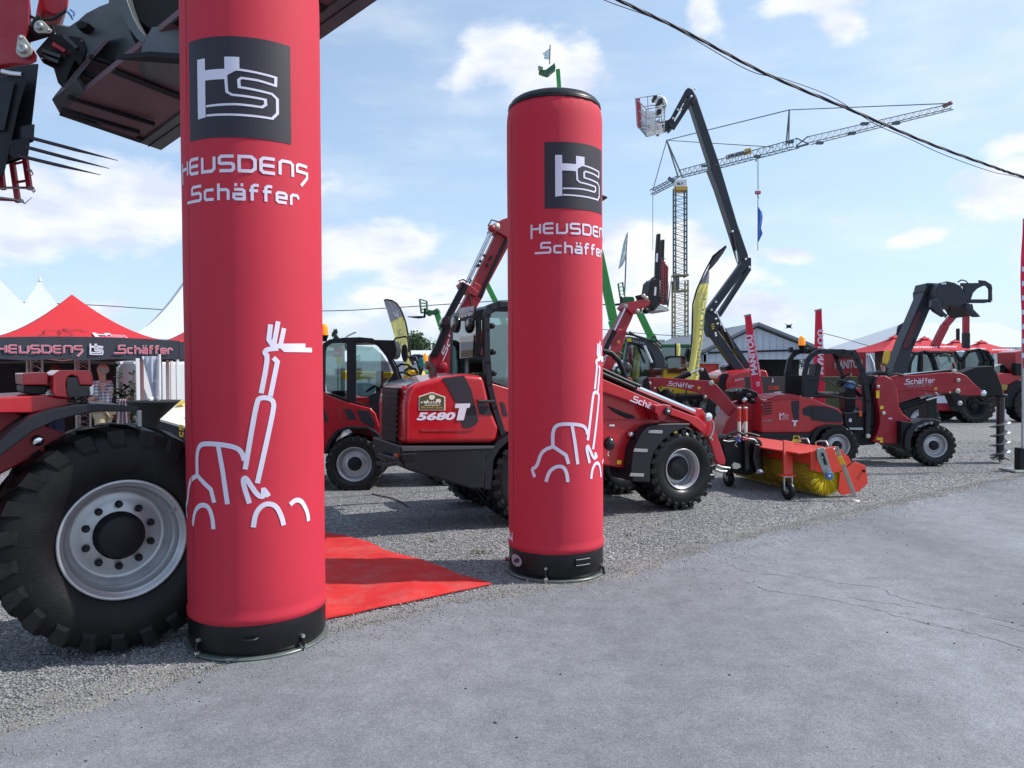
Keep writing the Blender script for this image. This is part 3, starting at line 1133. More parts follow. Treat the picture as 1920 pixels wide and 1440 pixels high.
def make_tube(label, cpx, d, R, ztop, zb, zshoulder, dtheta, first):
    c = P(cpx, 690, d)
    c = Vector((c.x, c.y, 0))
    root = thing('inflatable_tube', label, 'inflatable tube', c, 'red inflatable tubes at the entrance')
    tocam = Vector((-c.x, -c.y, 0)).normalized()
    right = Vector((-tocam.y, tocam.x, 0))

    def cyl(th, z, off=0.0):
        return c + (tocam * math.cos(th) + right * math.sin(th)) * (R + off) + Vector((0, 0, z))
    # sleeve
    zs = zshoulder
    prof = [(zb - .01, R - .012), (zb, R + .004), (zb + .035, R + .006), (zb + .06, R - .002), (zb + .09, R)]
    for i in range(1, 60):
        prof.append((zb + .09 + (zs - zb - .09) * i / 60, R))
    prof.append((zs, R))
    ht = ztop - zs
    for i in range(1, 7):
        a = i / 6 * 1.15
        prof.append((zs + ht * math.sin(a) / math.sin(1.15) * .58, R * (1 - .075 * (1 - math.cos(a)) / (1 - math.cos(1.15)))))
    mb = MB().lathe(prof, c, (0, 0, 1), 96)
    sl_ = mb.build('red_sleeve', SLEEVE, root, recalc=False)
    # puckers where the sleeve is gathered under the cap
    for v in sl_.data.vertices:
        z = v.co.z
        a = math.atan2(v.co.y, v.co.x)
        kb = max(0.0, 1 - (z - zb) / .22) if z > zb + .07 else 0.0
        f = 1 + kb * .0035 * math.sin(a * 17 + 2 * math.sin(a * 3)) + .0022 * math.sin(z * 2.1 + 2.2 * math.sin(a * 2)) + .0012 * math.sin(z * 7.3 + 3 * a)
        v.co.x *= f; v.co.y *= f
        if z > zs + ht * .15:
            a = math.atan2(v.co.y, v.co.x)
            k = min(1, (z - zs - ht * .15) / (ht * .35))
            f = 1 + k * .006 * math.sin(a * 24 + 1.3 * math.sin(a * 5))
            v.co.x *= f; v.co.y *= f
    z0 = zs + ht * .58
    r0 = R * .93
    cap = [(z0 - .012, r0 + .010), (z0 + .008, r0 + .014), (z0 + .02, r0)]
    for i in range(1, 8):
        a = i / 7 * PI / 2
        cap.append((z0 + .02 + (ztop - z0 - .02) * math.sin(a), max(.001, r0 * math.cos(a))))
    MB().lathe(cap, c, (0, 0, 1), 96).build('black_cap', PVC, root, recalc=False)
    MB().lathe([(z0 - .02, r0 + .012), (z0 - .014, r0 + .018), (z0 - .002, r0 + .014), (z0 - .006, r0)], c, (0, 0, 1), 96).build('drawstring_hem', PVC, root, recalc=False)
    # black base and plate
    MB().lathe([(.028, R - .05), (.035, R - .008), (.06, R), (zb - .03, R), (zb + .002, R - .006)], c, (0, 0, 1), 96).build('black_base', PVC, root, recalc=False)
    MB().lathe([(0.0, 0.001), (0.008, R + .014), (.018, R + .018), (.024, R + .010), (.024, 0.001)], c, (0, 0, 1), 96).build('base_plate', mat('base_plate_steel', (.16, .18, .17), .35, .4, 12, .2), root, recalc=False)

    # printed panel: black square
    def fn(x, y, off=.003):
        th, z = x, y
        return cyl(th, z, off)
    th0, th1, za, zb_ = ART['panel']
    mb = MB()
    n = 26
    t0 = th0 + dtheta
    t1 = th1 + dtheta
    m_ = 16
    for i in range(n):
        for j in range(m_):
            a, b = t0 + (t1 - t0) * i / n, t0 + (t1 - t0) * (i + 1) / n
            p, q = za + (zb_ - za) * j / m_, za + (zb_ - za) * (j + 1) / m_
            mb.add([cyl(a, p, .002), cyl(b, p, .002), cyl(b, q, .002), cyl(a, q, .002)], [[0, 1, 2, 3]], True)
    mb.build('black_logo_panel', PRINTK, root, recalc=False)
    x0, x1, y0, y1 = ART['mark']
    hs_mark(lambda x, y: cyl(dtheta + x0 + (x1 - x0) * x, y0 + (y1 - y0) * y, .004), 'logo_mark', PRINTW, root, t=.036, step=.03)
    for word, key in (('HEUsDEn9', 'w1'), ('Schaffer', 'w2')):
        g, W = glyphs(word, .34)
        x0, x1, y0, y1 = ART[key]
        sx = (x1 - x0) / W
        sy = y1 - y0
        # keep the stroke width even in both directions
        k = sx * R / sy
        g2 = [[(a * k, b) for a, b in ln] for ln in g]
        strokes(g2, .225 if key == 'w1' else .205, lambda x, y: cyl(dtheta + x0 + x / k * sx, y0 + sy * y, .003), 'lettering', PRINTW, root, step=.12)
    lines = [[(a * R, b) for a, b in ln] for ln in ART['loader']]
    def chaikin(p, n=2):
        for _ in range(n if len(p) > 2 else 0):
            q_ = [p[0]]
            for i in range(len(p) - 1):
                (x0, y0), (x1, y1) = p[i], p[i + 1]
                if i > 0:
                    q_.append((x0 * .75 + x1 * .25, y0 * .75 + y1 * .25))
                if i < len(p) - 2:
                    q_.append((x0 * .25 + x1 * .75, y0 * .25 + y1 * .75))
            q_.append(p[-1])
            p = q_
        return p
    for ln in lines:
        ln = chaikin(ln) if len(ln) > 4 else ln
        strokes([ln], ART['t'], lambda x, y: cyl(dtheta + x / R, y, .003), 'drawn_line', PRINTW, root, step=.02)
    for th in (-1.12, 2.0):
        mb = MB()
        zz = [zb + .09 + (zs - zb - .09) * i / 24 for i in range(25)]
        for i in range(24):
            mb.add([cyl(th, zz[i], .0015), cyl(th + .012 / R, zz[i], .0035), cyl(th + .024 / R, zz[i], .0015), cyl(th + .024 / R, zz[i + 1], .0015), cyl(th + .012 / R, zz[i + 1], .0035), cyl(th, zz[i + 1], .0015)], [[0, 1, 4, 5], [1, 2, 3, 4]], True)
        mb.build('side_seam', SLEEVE, root, recalc=False)
    return root, c, cyl, R, tocam, right


def inv_cyl(c, R, px, py):
    r = ray(px, py)
    o = CAM - c
    a = r.x ** 2 + r.y ** 2
    b = 2 * (o.x * r.x + o.y * r.y)
    cc = o.x ** 2 + o.y ** 2 - R * R
    D = max(0, b * b - 4 * a * cc)
    t = (-b - math.sqrt(D)) / (2 * a)
    p = o + r * t
    tocam = Vector((-c.x, -c.y, 0)).normalized()
    right = Vector((-tocam.y, tocam.x, 0))
    return math.atan2(p.dot(right), p.dot(tocam)), p.z


D1, R1, X1 = 4.66, .398, 479
c1 = P(X1, 690, D1); c1.z = 0
D2, R2, X2 = 6.17, .379, 1041
q = lambda x, y: inv_cyl(c1, R1, x, y)
pa = q(356, 268); pb = q(545, 269)
top_ = q(400, 69)[1]
bot_ = q(450, 258)[1]
ART['panel'] = (q(356, 200)[0], q(545, 200)[0], bot_, top_)
ART['mark'] = (q(372, 200)[0], q(522, 200)[0], q(400, 221)[1], q(400, 108)[1])
_W1 = glyphs('HEUsDEn9', .34)[1]
_tE, _t9 = q(357.5, 330)[0], q(575, 330)[0]
_k = (_t9 - _tE) / (_W1 - 1.14)
ART['w1'] = (_tE - 1.14 * _k, _t9, q(400, 321)[1], q(430, 293)[1])
ART['w2'] = (q(362, 380)[0] - .02, q(558, 380)[0], q(420, 373)[1], q(420, 346)[1])
zl = [[(375, 60), (368, 120), (385, 146), (512, 145)], [(405, 48), (388, 140), (400, 156)], [(428, 75), (414, 143), (432, 160), (538, 162)],
      [(405, 155), (362, 158), (350, 172), (366, 188), (338, 333)], [(386, 192), (402, 208), (374, 345)], [(275, 635), (320, 365), (335, 350), (370, 352), (388, 367), (387, 400), (323, 690)],
      [(272, 600), (264, 570), (240, 547), (175, 535), (110, 532), (92, 545), (84, 580), (86, 662)], [(168, 538), (186, 640), (205, 773)], [(86, 658), (140, 715), (153, 767)],
      [(88, 658), (55, 680), (48, 770), (42, 775), (46, 825)], [(292, 770), (264, 682), (275, 665), (292, 690), (325, 740), (350, 745), (345, 708), (368, 742)],
      [(68, 858), (75, 805), (92, 780), (112, 775), (132, 785), (146, 825), (150, 872)], [(307, 865), (315, 812), (338, 780), (368, 769), (400, 782), (420, 825), (427, 857)], [(452, 775), (472, 756), (495, 758), (512, 785), (522, 812), (525, 840)]]
ART['loader'] = [[q(330 + a / 2.117, 580 + b / 2.117) for a, b in ln] for ln in zl]
ART['t'] = .027
t1, c1, cyl1, _, tc1, rt1 = make_tube('larger red inflatable tube with black logo panel, nearest, in front of the big wheel', X1, D1, R1, 4.12, .205, 3.83, 0, True)
ART['t'] = .030
# heights on the second tube
c2_ = P(X2, 690, D2); c2_.z = 0


def q2(x, y):
    return inv_cyl(c2_, R2, x, y)


A2 = dict(ART)
s1 = ART['panel'][1] - ART['panel'][0]
l2 = q2(1021, 330)[0]
zt, zb2 = q2(1060, 266)[1], q2(1060, 391)[1]
k1 = R1 / R2
scz = (zt - zb2) / (ART['panel'][3] - ART['panel'][2])


def remap(v, kind_='th'):
    return v


pz0, pz1 = ART['panel'][2], ART['panel'][3]
ART2 = {'panel': (l2, l2 + s1 * .98, zb2, zt)}
mx0 = q2(1041, 330)[0]
ART2['mark'] = (mx0, mx0 + (ART['mark'][1] - ART['mark'][0]) * .98, q2(1060, 369)[1], q2(1060, 291)[1])
wx0 = q2(997, 440)[0]
ART2['w1'] = (wx0, wx0 + (ART['w1'][1] - ART['w1'][0]), q2(1040, 437)[1], q2(1040, 419)[1])
wx0 = q2(1014, 470)[0]
ART2['w2'] = (wx0, wx0 + (ART['w2'][1] - ART['w2'][0]), q2(1060, 473.5)[1], q2(1060, 455)[1])
# line drawing: leftmost point at px 995, heights from 640 (mast top) to 905 (wheel arches)
th_l = min(a for ln in ART['loader'] for a, b in ln)
zmin = min(b for ln in ART['loader'] for a, b in ln)
zmax = max(b for ln in ART['loader'] for a, b in ln)
zl2, zh2 = q2(1035, 904)[1], q2(1120, 640)[1]
sz_ = (zh2 - zl2) / (zmax - zmin)
tl2 = q2(997, 880)[0]
ART2['loader'] = [[(tl2 + (a - th_l) * .98, zl2 + (b - zmin) * sz_) for a, b in ln] for ln in ART['loader']]
ART2['t'] = .026
SAVE = dict(ART)
ART.clear(); ART.update(ART2)
t2, c2, cyl2, _, tc2, rt2 = make_tube('slimmer red inflatable tube with a rounded black cap, standing at the gravel edge', X2, D2, R2, 3.805, .222, 3.55, 0, False)


def handle(root, cyl, th, z, w):
    pts = [cyl(th - w, z, .002), cyl(th - w * .8, z - .002, .022), cyl(th - w * .3, z - .004, .028), cyl(th + w * .3, z - .004, .028), cyl(th + w * .8, z - .002, .022), cyl(th + w, z, .002)]
    MB().tube(pts, .009, 8).build('carry_handle', PVC, root, recalc=False)
    mb = MB()
    for s in (-1, 1):
        mb.tube([cyl(th + s * w * 1.0, z, .0), cyl(th + s * w * 1.0, z, .008)], .017, 12)
    mb.build('handle_patch', PVC, root, recalc=False)


def hook(root, cyl, th, z):
    MB().tube([cyl(th, z, .0), cyl(th, z, .016)], .012, 10).build('eyelet', STEEL, root, recalc=False)
    MB().tube([cyl(th, z - .01, .012), cyl(th - .012, z - .04, .018), cyl(th + .012, z - .065, .02)], .011, 6).build('strap', PVC, root, recalc=False)
    MB().tube([cyl(th + .008, z - .06, .024), cyl(th + .02, z - .085, .03), cyl(th + .0, z - .11, .028), cyl(th - .012, z - .085, .028), cyl(th + .004, z - .07, .024)], .0035, 6).build('snap_hook', CHR, root, recalc=False)
    MB().box(cyl(th, .034, .016), .03, .02, .02).build('plate_lug', STEEL, root, bevel=.003)


a = inv_cyl(c1, R1, 468, 1197); handle(t1, cyl1, a[0], a[1], .11)
a = inv_cyl(c1, R1, 566, 1192); hook(t1, cyl1, a[0], a[1])
a = inv_cyl(c1, R1, 374, 1200); hook(t1, cyl1, a[0], a[1])
a = inv_cyl(c2, R2, 1024, 1066); hook(t2, cyl2, a[0], a[1])
a = inv_cyl(c2, R2, 1128, 1060); hook(t2, cyl2, a[0], a[1])
a = inv_cyl(c2, R2, 1092, 1053)
mb = MB()
z = a[1]
for i in range(6):
    t0_, t1_ = a[0] - .17 + .34 * i / 6, a[0] - .17 + .34 * (i + 1) / 6
    mb.prism([cyl2(t0_, z - .028, .001), cyl2(t1_, z - .028, .001), cyl2(t1_, z + .028, .001), cyl2(t0_, z + .028, .001)], (cyl2((t0_ + t1_) / 2, 0, .012) - cyl2((t0_ + t1_) / 2, 0, 0)))
mb.build('zip_flap', PVC, t2)
mb = MB()
for s in (-.022, .022):
    mb.tube([cyl2(a[0] - .16 + .32 * i / 8, z + s, .014) for i in range(9)], .003, 5)
mb.build('flap_piping', GREYP, t2)
# socket panel with two knobs and the sewn label on the slimmer tube
a = inv_cyl(c2, R2, 967, 1050)
mb = MB()
for k in range(12):
    for s in range(8):
        pass
cols = []
n = 14
out = []
for i in range(n):
    t = 2 * PI * i / n
    out.append((a[0] + .02 + .20 * math.cos(t) * (1 if abs(math.cos(t)) > .5 else .9), a[1] + .047 * math.sin(t)))
mb.add([cyl2(x, y, .004) for x, y in out] + [cyl2(a[0], a[1], .008)], [[i, (i + 1) % n, n] for i in range(n)])
mb.build('socket_panel', mat('pink_grey_plastic', (0.42, 0.33, 0.38), .5), t2)
for (x, y, m) in ((972, 1050, BLKG), (955, 1048, mat('dark_red_plastic', (.25, .01, .02), .3))):
    p = inv_cyl(c2, R2, x, y)
    MB().lathe([(0, .016), (.02, .017), (.028, .012), (.028, .001)], cyl2(p[0], p[1], .006), (cyl2(p[0], 0, 1) - cyl2(p[0], 0, 0)), 12).build('socket_knob', m, t2)
a0_, a1_ = inv_cyl(c2, R2, 955, 1017), inv_cyl(c2, R2, 962, 999)
mb = MB()
mb.add([cyl2(a0_[0], a0_[1], .004), cyl2(a1_[0], a0_[1], .004), cyl2(a1_[0], a1_[1], .004), cyl2(a0_[0], a1_[1], .004)], [[0, 1, 2, 3]])
mb.build('sewn_label', PRINTW, t2)


# ================================================================== BIG TELEHANDLER AT THE LEFT
ANG = math.radians(38)
wc = Vector((-2.385, 4.60, .66))
axw = Vector((math.sin(ANG), -math.cos(ANG), 0))
T = thing('telehandler', 'red telehandler with big silver-rimmed wheel and grey mudguard, partly behind the larger tube', 'telehandler', Vector((wc.x, wc.y, 0)))
wheel(T, wc, axw, .66, .54, .335, lugs=23, lug_h=.034, nuts=10, deep=.42, segs=72)
M = Side(((wc + axw * .27).x, (wc + axw * .27).y), ANG)
# sidewall ring and valve on the near wheel
w_ = [o for o in T.children if o.name.startswith('wheel')][0]
MB().tube([wc + axw * .16 + Vector((math.cos(ANG) * .27, math.sin(ANG) * .27, .13)), wc + axw * .21 + Vector((math.cos(ANG) * .275, math.sin(ANG) * .275, .135))], .012, 8).build('valve_stem', SILV, w_)
MB().lathe([(.262, .50), (.266, .505), (.262, .51)], wc, axw, 72).build('sidewall_ring', RUB, w_, recalc=False)
fo = [(-200, 960), (-80, 880), (0, 826), (27, 802), (60, 781), (102, 767), (138, 759), (182, 757), (228, 759), (264, 765), (255, 772), (182, 772), (146, 778), (102, 790), (60, 810), (33, 830), (0, 855), (-70, 905), (-180, 980)]
ext(M, fo, -.05, .50, 'mudguard', GRY, T, .008)
ext(M, [(-500, 745), (0, 745), (78, 741), (140, 748), (150, 757), (138, 760), (60, 775), (0, 775), (-500, 790)], .12, .9, 'upper_frame', RED, T, .01)
ext(M, [(-500, 760), (-60, 765), (24, 771), (128, 815), (100, 840), (0, 890), (-60, 980), (-500, 1090)], .28, .8, 'front_frame', REDM, T, .012)
MB().lathe([(0, .03), (.02, .03), (.025, .02), (.025, .001)], M(35, 797, .27), -M.n, 14).build('frame_bolt', CHR, T)
MB().lathe([(0, .03), (.02, .03), (.025, .02), (.025, .001)], M(70, 826, .27), -M.n, 14).build('frame_bolt', CHR, T)
ext(M, [(258, 770), (266, 770), (266, 800), (258, 800)], .1, .13, 'mudguard_bracket', STEEL, T, .002)
# work lamps in their red housings
l1 = ext(M, [(42, 700), (88, 698), (91, 702), (91, 722), (44, 722)], .15, .55, 'lamp_housing', RED, T, .008)
ext(M, [(44, 722.5), (90, 722.5), (90, 733), (82, 740), (52, 740), (44, 735)], .17, .53, 'lamp_body', BLK, T, .01)
l2_ = M.L([(100, 702), (112, 694), (166, 694), (173, 700), (175, 715), (175, 722), (150, 722), (146, 707), (134, 703), (126, 708), (124, 722), (126, 741), (130, 746), (104, 744), (99, 735)], .05)
MB().prism(l2_, M.n * .36).build('lamp_housing', RED, T, bevel=.008)
ext(M, [(124, 706), (147, 706), (150, 722), (175, 722), (174, 744), (128, 746), (124, 735)], .07, .38, 'lamp_body', BLKG, T, .006)
ext(M, [(168, 726), (176, 722), (176, 738), (170, 743)], .04, .12, 'lamp_lens', LENS, T, .003)
tubes(M, [[(128, 752), (150, 748), (165, 752)], [(140, 757), (158, 752), (168, 758)]], .1, .008, 'lamp_wiring', HOSE, T)
# machine bulk outside the frame to the left, so it still stands from other views
ext(M, [(-900, 500), (-330, 520), (-330, 960), (-900, 1100)], .15, 1.2, 'cab', GRY, T, .03)

# ================================================================== OVERHEAD BOOM, BUCKET AND FORK
OB = thing('raised_loader_boom', 'thick red loader boom reaching in overhead, with steel pin plates at its head', 'loader boom', P(-200, 690, 6.2) * 1.0)
OB.location.z = 0


def pp(pts, d):
    return [P(x, y, d) for x, y in pts]


def pr(pts, d0, dd, name, m, parent, bevel=.01):
    return MB().prism(pp(pts, d0), Vector((pts[0][0] - 960, F, 0)).normalized() * 0 + Vector((-.25, dd, 0))).build(name, m, parent, bevel=bevel)


pr([(-260, 700), (-150, 700), (8, 190), (28, 112), (40, 90), (54, 52), (56, -10), (40, -120), (-60, -120), (-160, 150)], 5.9, .42, 'boom_tube', REDM, OB)
pr([(22, 118), (14, 110), (22, 78), (34, 66), (46, 66), (58, 84), (71, 104), (70, 116), (60, 121)], 5.8, .08, 'boom_head_plate', REDM, OB, .008)
pr([(72, -10), (130, -10), (128, 14), (118, 26), (100, 28), (82, 20)], 6.0, .35, 'boom_nose', REDM, OB, .02)


def pin_plate(parent, x, y, dx, dy, r, d):
    """round pin head with a tear-shaped retaining plate"""
    c = P(x, y, d)
    e = P(x + dx, y + dy, d)
    rr_ = r / F * d
    t = (e - c).normalized()
    s = t.cross(Vector((0, 1, 0))).normalized()
    pts = []
    for i in range(11):
        a = PI / 2 + PI * i / 10
        pts.append(c + t * math.cos(a) * rr_ + s * math.sin(a) * rr_)
    for i in range(7):
        a = -PI / 2 + PI * i / 6
        pts.append(e + t * math.cos(a) * rr_ * .42 + s * math.sin(a) * rr_ * .42)
    MB().prism(pts, (0, -.02, 0)).build('pin_plate', mat('cream_pin_plate', (.48, .46, .42), .4, .2, 8, .1), parent, bevel=.003)
    MB().lathe([(0, rr_ * .62), (.025, rr_ * .62), (.03, rr_ * .5), (.03, rr_ * .22), (.02, rr_ * .2), (.02, .001)], c + Vector((0, -.02, 0)), (0, -1, 0), 20).build('pivot_pin', STEEL, parent)
    MB().lathe([(0, rr_ * .2), (.015, rr_ * .2), (.015, .001)], e + Vector((0, -.02, 0)), (0, -1, 0), 10).build('plate_bolt', STEEL, parent)


pin_plate(OB, 47, 94, -5, -21, 15, 5.78)
pin_plate(OB, 78, 52, 16, 7, 12, 5.9)
pr([(60, 44), (100, 46), (104, 62), (92, 70), (70, 64), (56, 58)], 5.93, .12, 'link_plate', BLK, OB, .006)
tubes(None, [pp([(56, 30), (72, 38), (98, 36), (118, 24), (126, 18)], 5.95), pp([(58, 50), (66, 36), (74, 30)], 5.9)], 0, .012, 'hydraulic_hose', HOSE, OB)
tubes(None, [pp([(125, 20), (133, 30), (136, 36)], 5.9), pp([(132, 18), (140, 24), (138, 30)], 5.9)], 0, .008, 'hose_coupling', BLUEC, OB)

BK = thing('loader_bucket', 'large dark steel bucket hung overhead with ribbed underside, behind the larger tube', 'loader bucket', P(400, 690, 6.3))
BK.location.z = 0
BSTL = mat('bucket_steel', (0.10, 0.115, 0.125), .38, .2, 2.5, .3, dust=.1)
BRED = mat('bucket_underside_reflection', (0.15, 0.085, 0.10), .45, .1, 2.5, .25)  # purple tint puts reflected red into the steel colour
A = P(111, 212, 6.05); B = P(297, 276, 6.6); Cc = P(780, -62, 5.25)
Dd = A + (Cc - B)
up_ = (B - A).cross(Cc - B).normalized()
if up_.z < 0:
    up_ = -up_
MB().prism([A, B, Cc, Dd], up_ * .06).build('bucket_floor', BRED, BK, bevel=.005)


def onb(u, v, w=0.0):
    """u along A->B (0..1), v along B->C (0..1), w out of the floor"""
    return A + (B - A) * u + (Cc - B) * v - up_ * w


for v0 in (.0, .245, .5, .75):
    MB().prism([onb(-.0, v0, .004), onb(.80, v0, .004), onb(.80, v0 + .02, .004), onb(-.0, v0 + .02, .004)], -up_ * .02).build('floor_rib', BLK, BK, bevel=.003)
MB().prism([onb(.80, 0, .001), onb(1.03, 0, .001), onb(1.03, 1, .001), onb(.80, 1, .001)], -up_ * .022).build('cutting_edge', BSTL, BK, bevel=.004)
MB().prism([onb(.885, 0, .024), onb(.895, 0, .024), onb(.895, 1, .024), onb(.885, 1, .024)], -up_ * .006).build('edge_seam', DARK, BK)
# folded back wall of the bucket in three facets
prev = [A, Dd]
wall = [(A, Dd)]
ups = [(97, 187, 6.0), (127, 150, 6.05), (167, 105, 6.15)]
pts_l = [A] + [P(*u) for u in ups]
off = Dd - A
for i in range(3):
    a_, b_ = pts_l[i], pts_l[i + 1]
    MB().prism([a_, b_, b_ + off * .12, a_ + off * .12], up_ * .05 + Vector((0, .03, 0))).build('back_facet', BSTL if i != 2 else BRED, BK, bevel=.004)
# ribs down the floor as seen from below (parallel strips running to the right)
stp = [((167, 105), (345, 167)), ((153, 135), (330, 196)), ((127, 181), (290, 233)), ((113, 204), (262, 248))]
for (a_, b_) in stp:
    p0, p1 = P(a_[0], a_[1], 5.90), P(b_[0], b_[1], 6.28)
    MB().beam(p0, p1, .02, .035, up_).build('wear_strip', BLK, BK, bevel=.003)
q4 = [P(97, 186, 5.99), P(167, 104, 6.0), P(346, 166, 6.42), P(254, 258, 6.38), P(111, 212, 6.03)]
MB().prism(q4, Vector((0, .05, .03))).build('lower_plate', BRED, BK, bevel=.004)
MB().prism([P(120, 125, 6.1), P(150, 118, 6.1), P(168, 104, 6.1), P(350, 170, 6.5), P(545, 150, 6.3), P(560, -60, 6.2), P(205, -60, 6.2), P(203, 5, 6.2), P(186, 12, 6.2), P(160, 25, 6.15), P(146, 38, 6.12), P(128, 50, 6.1), P(98, 44, 6.1)], Vector((.05, .16, .05))).build('side_plate', BSTL, BK, bevel=.008)
MB().prism([P(96, 62, 6.05), P(124, 66, 6.05), P(150, 70, 6.06), P(162, 92, 6.08), P(150, 125, 6.06), P(140, 112, 6.04), P(128, 138, 6.0), P(118, 166, 6.0), P(108, 155, 6.0), P(100, 128, 6.0), P(80, 118, 6.0), P(66, 96, 6.0)], Vector((.0, .14, .02))).build('coupler_plate', BLK, BK, bevel=.006)
for (x0, y0, x1, y1) in ((80, 96, 116, 108), (78, 106, 112, 118), (100, 84, 124, 98), (120, 68, 146, 92)):
    MB().beam(P(x0, y0, 5.97), P(x1, y1, 5.99), .05, .03).build('coupler_link', REDM if x0 == 100 else BLKG, BK, bevel=.004)
MB().prism([P(141, 44, 6.0), P(152, 38, 6.0), P(166, 43, 6.0), P(158, 52, 6.0), P(146, 54, 6.0)], (0, .1, 0)).build('lifting_eye', BLK, BK, bevel=.004)
# second bucket lip above (ring shaped end)
LB = thing('upper_bucket', 'second dark bucket with a curved rim, higher up beside the larger tube', 'loader bucket', P(330, 690, 5.6))
LB.location.z = 0
arc = []
for (x, y) in ((196, -60), (214, -10), (226, 22), (240, 50), (256, 72), (268, 82)):
    arc.append((x, y))
inner = [(276, 70), (262, 55), (250, 32), (240, 5), (232, -25), (222, -60)]
MB().prism(pp(arc + inner, 5.45), (-.1, .5, .1)).build('curved_rim', BSTL, LB, bevel=.006)
pr([(268, 82), (264, 100), (274, 108), (360, 116), (470, 120), (470, 50), (340, 50), (285, 50)], 5.45, .5, 'lip_box', BSTL, LB, .008)
pr([(232, -60), (246, 10), (262, 40), (284, 56), (500, 56), (500, -60)], 5.62, .5, 'shell', DARK, LB, .01)
pr([(280, 96), (276, 106), (470, 121), (470, 108)], 5.42, .05, 'lip_strip', BLK, LB, .003)

# bale spike frame hanging from the boom, with three tines
BS = thing('bale_spike', 'charcoal bale fork frame with three long thin tines pointing right', 'bale fork', P(20, 690, 5.7))
BS.location.z = 0
pr([(-60, 330), (-60, 180), (6, 128), (30, 124), (74, 118), (66, 190), (58, 262), (50, 296), (20, 308), (0, 300)], 5.62, .12, 'fork_frame', GRY, BS, .01)
pr([(-8, 320), (18, 170), (30, 138), (46, 134), (52, 150), (36, 200), (8, 330)], 5.5, .10, 'frame_upright', BLK, BS, .006)
pr([(0, 240), (22, 152), (28, 152), (8, 244)], 5.48, .02, 'frame_brace', GRY, BS, .003)
pr([(40, 236), (66, 232), (64, 266), (44, 272)], 5.52, .12, 'tine_bracket', GRY, BS, .006)
pr([(20, 262), (58, 258), (54, 292), (30, 298), (18, 290)], 5.5, .14, 'tine_bracket', BLK, BS, .008)
tubes(None, [pp([(4, 134), (22, 138), (42, 140)], 5.5)], 0, .018, 'cross_pin', CHR, BS)
for (x0, y0, x1, y1) in ((60, 259, 221, 301), (50, 276, 205, 316), (36, 292, 189, 328)):
    MB().tube([P(x0, y0, 5.5), P((x0 + x1) / 2, (y0 + y1) / 2 + .5, 5.45), P(x1, y1, 5.4)], [.013, .012, .002], 8).build('tine', mat('dark_tine_steel', (.05, .035, .045), .35, .6), BS, recalc=False)
GB = thing('red_grab', 'red tubular grab frame with thin curved hooks, hanging at the left edge', 'grab attachment', P(15, 690, 5.9))
GB.location.z = 0
for pts in (((21, 292), (34, 380)), ((45, 282), (56, 356)), ((0, 300), (6, 356)), ((-30, 300), (-22, 380))):
    MB().beam(P(*pts[0], 5.85), P(*pts[1], 5.85), .035, .035).build('grab_post', REDM, GB, bevel=.004)
for pts in (((0, 352), (56, 352)), ((-40, 372), (36, 376)), ((28, 307), (46, 303)), ((30, 342), (48, 339))):
    MB().tube([P(*pts[0], 5.85), P(*pts[1], 5.85)], .010, 6).build('grab_rung', REDM, GB)
for (x, y) in ((50, 318), (54, 350), (34, 374)):
    MB().tube(pp([(x, y), (x + 8, y + 1), (x + 12, y + 8), (x + 8, y + 12) if y < 370 else (x + 26, y - 4)], 5.83), [.007, .007, .005, .002], 6).build('hook', STEEL, GB)
tubes(None, [pp([(-40, 366), (0, 370), (30, 374), (44, 380)], 5.8), pp([(-40, 356), (20, 352), (56, 354), (64, 360)], 5.8)], 0, .006, 'hook_rod', STEEL, GB)


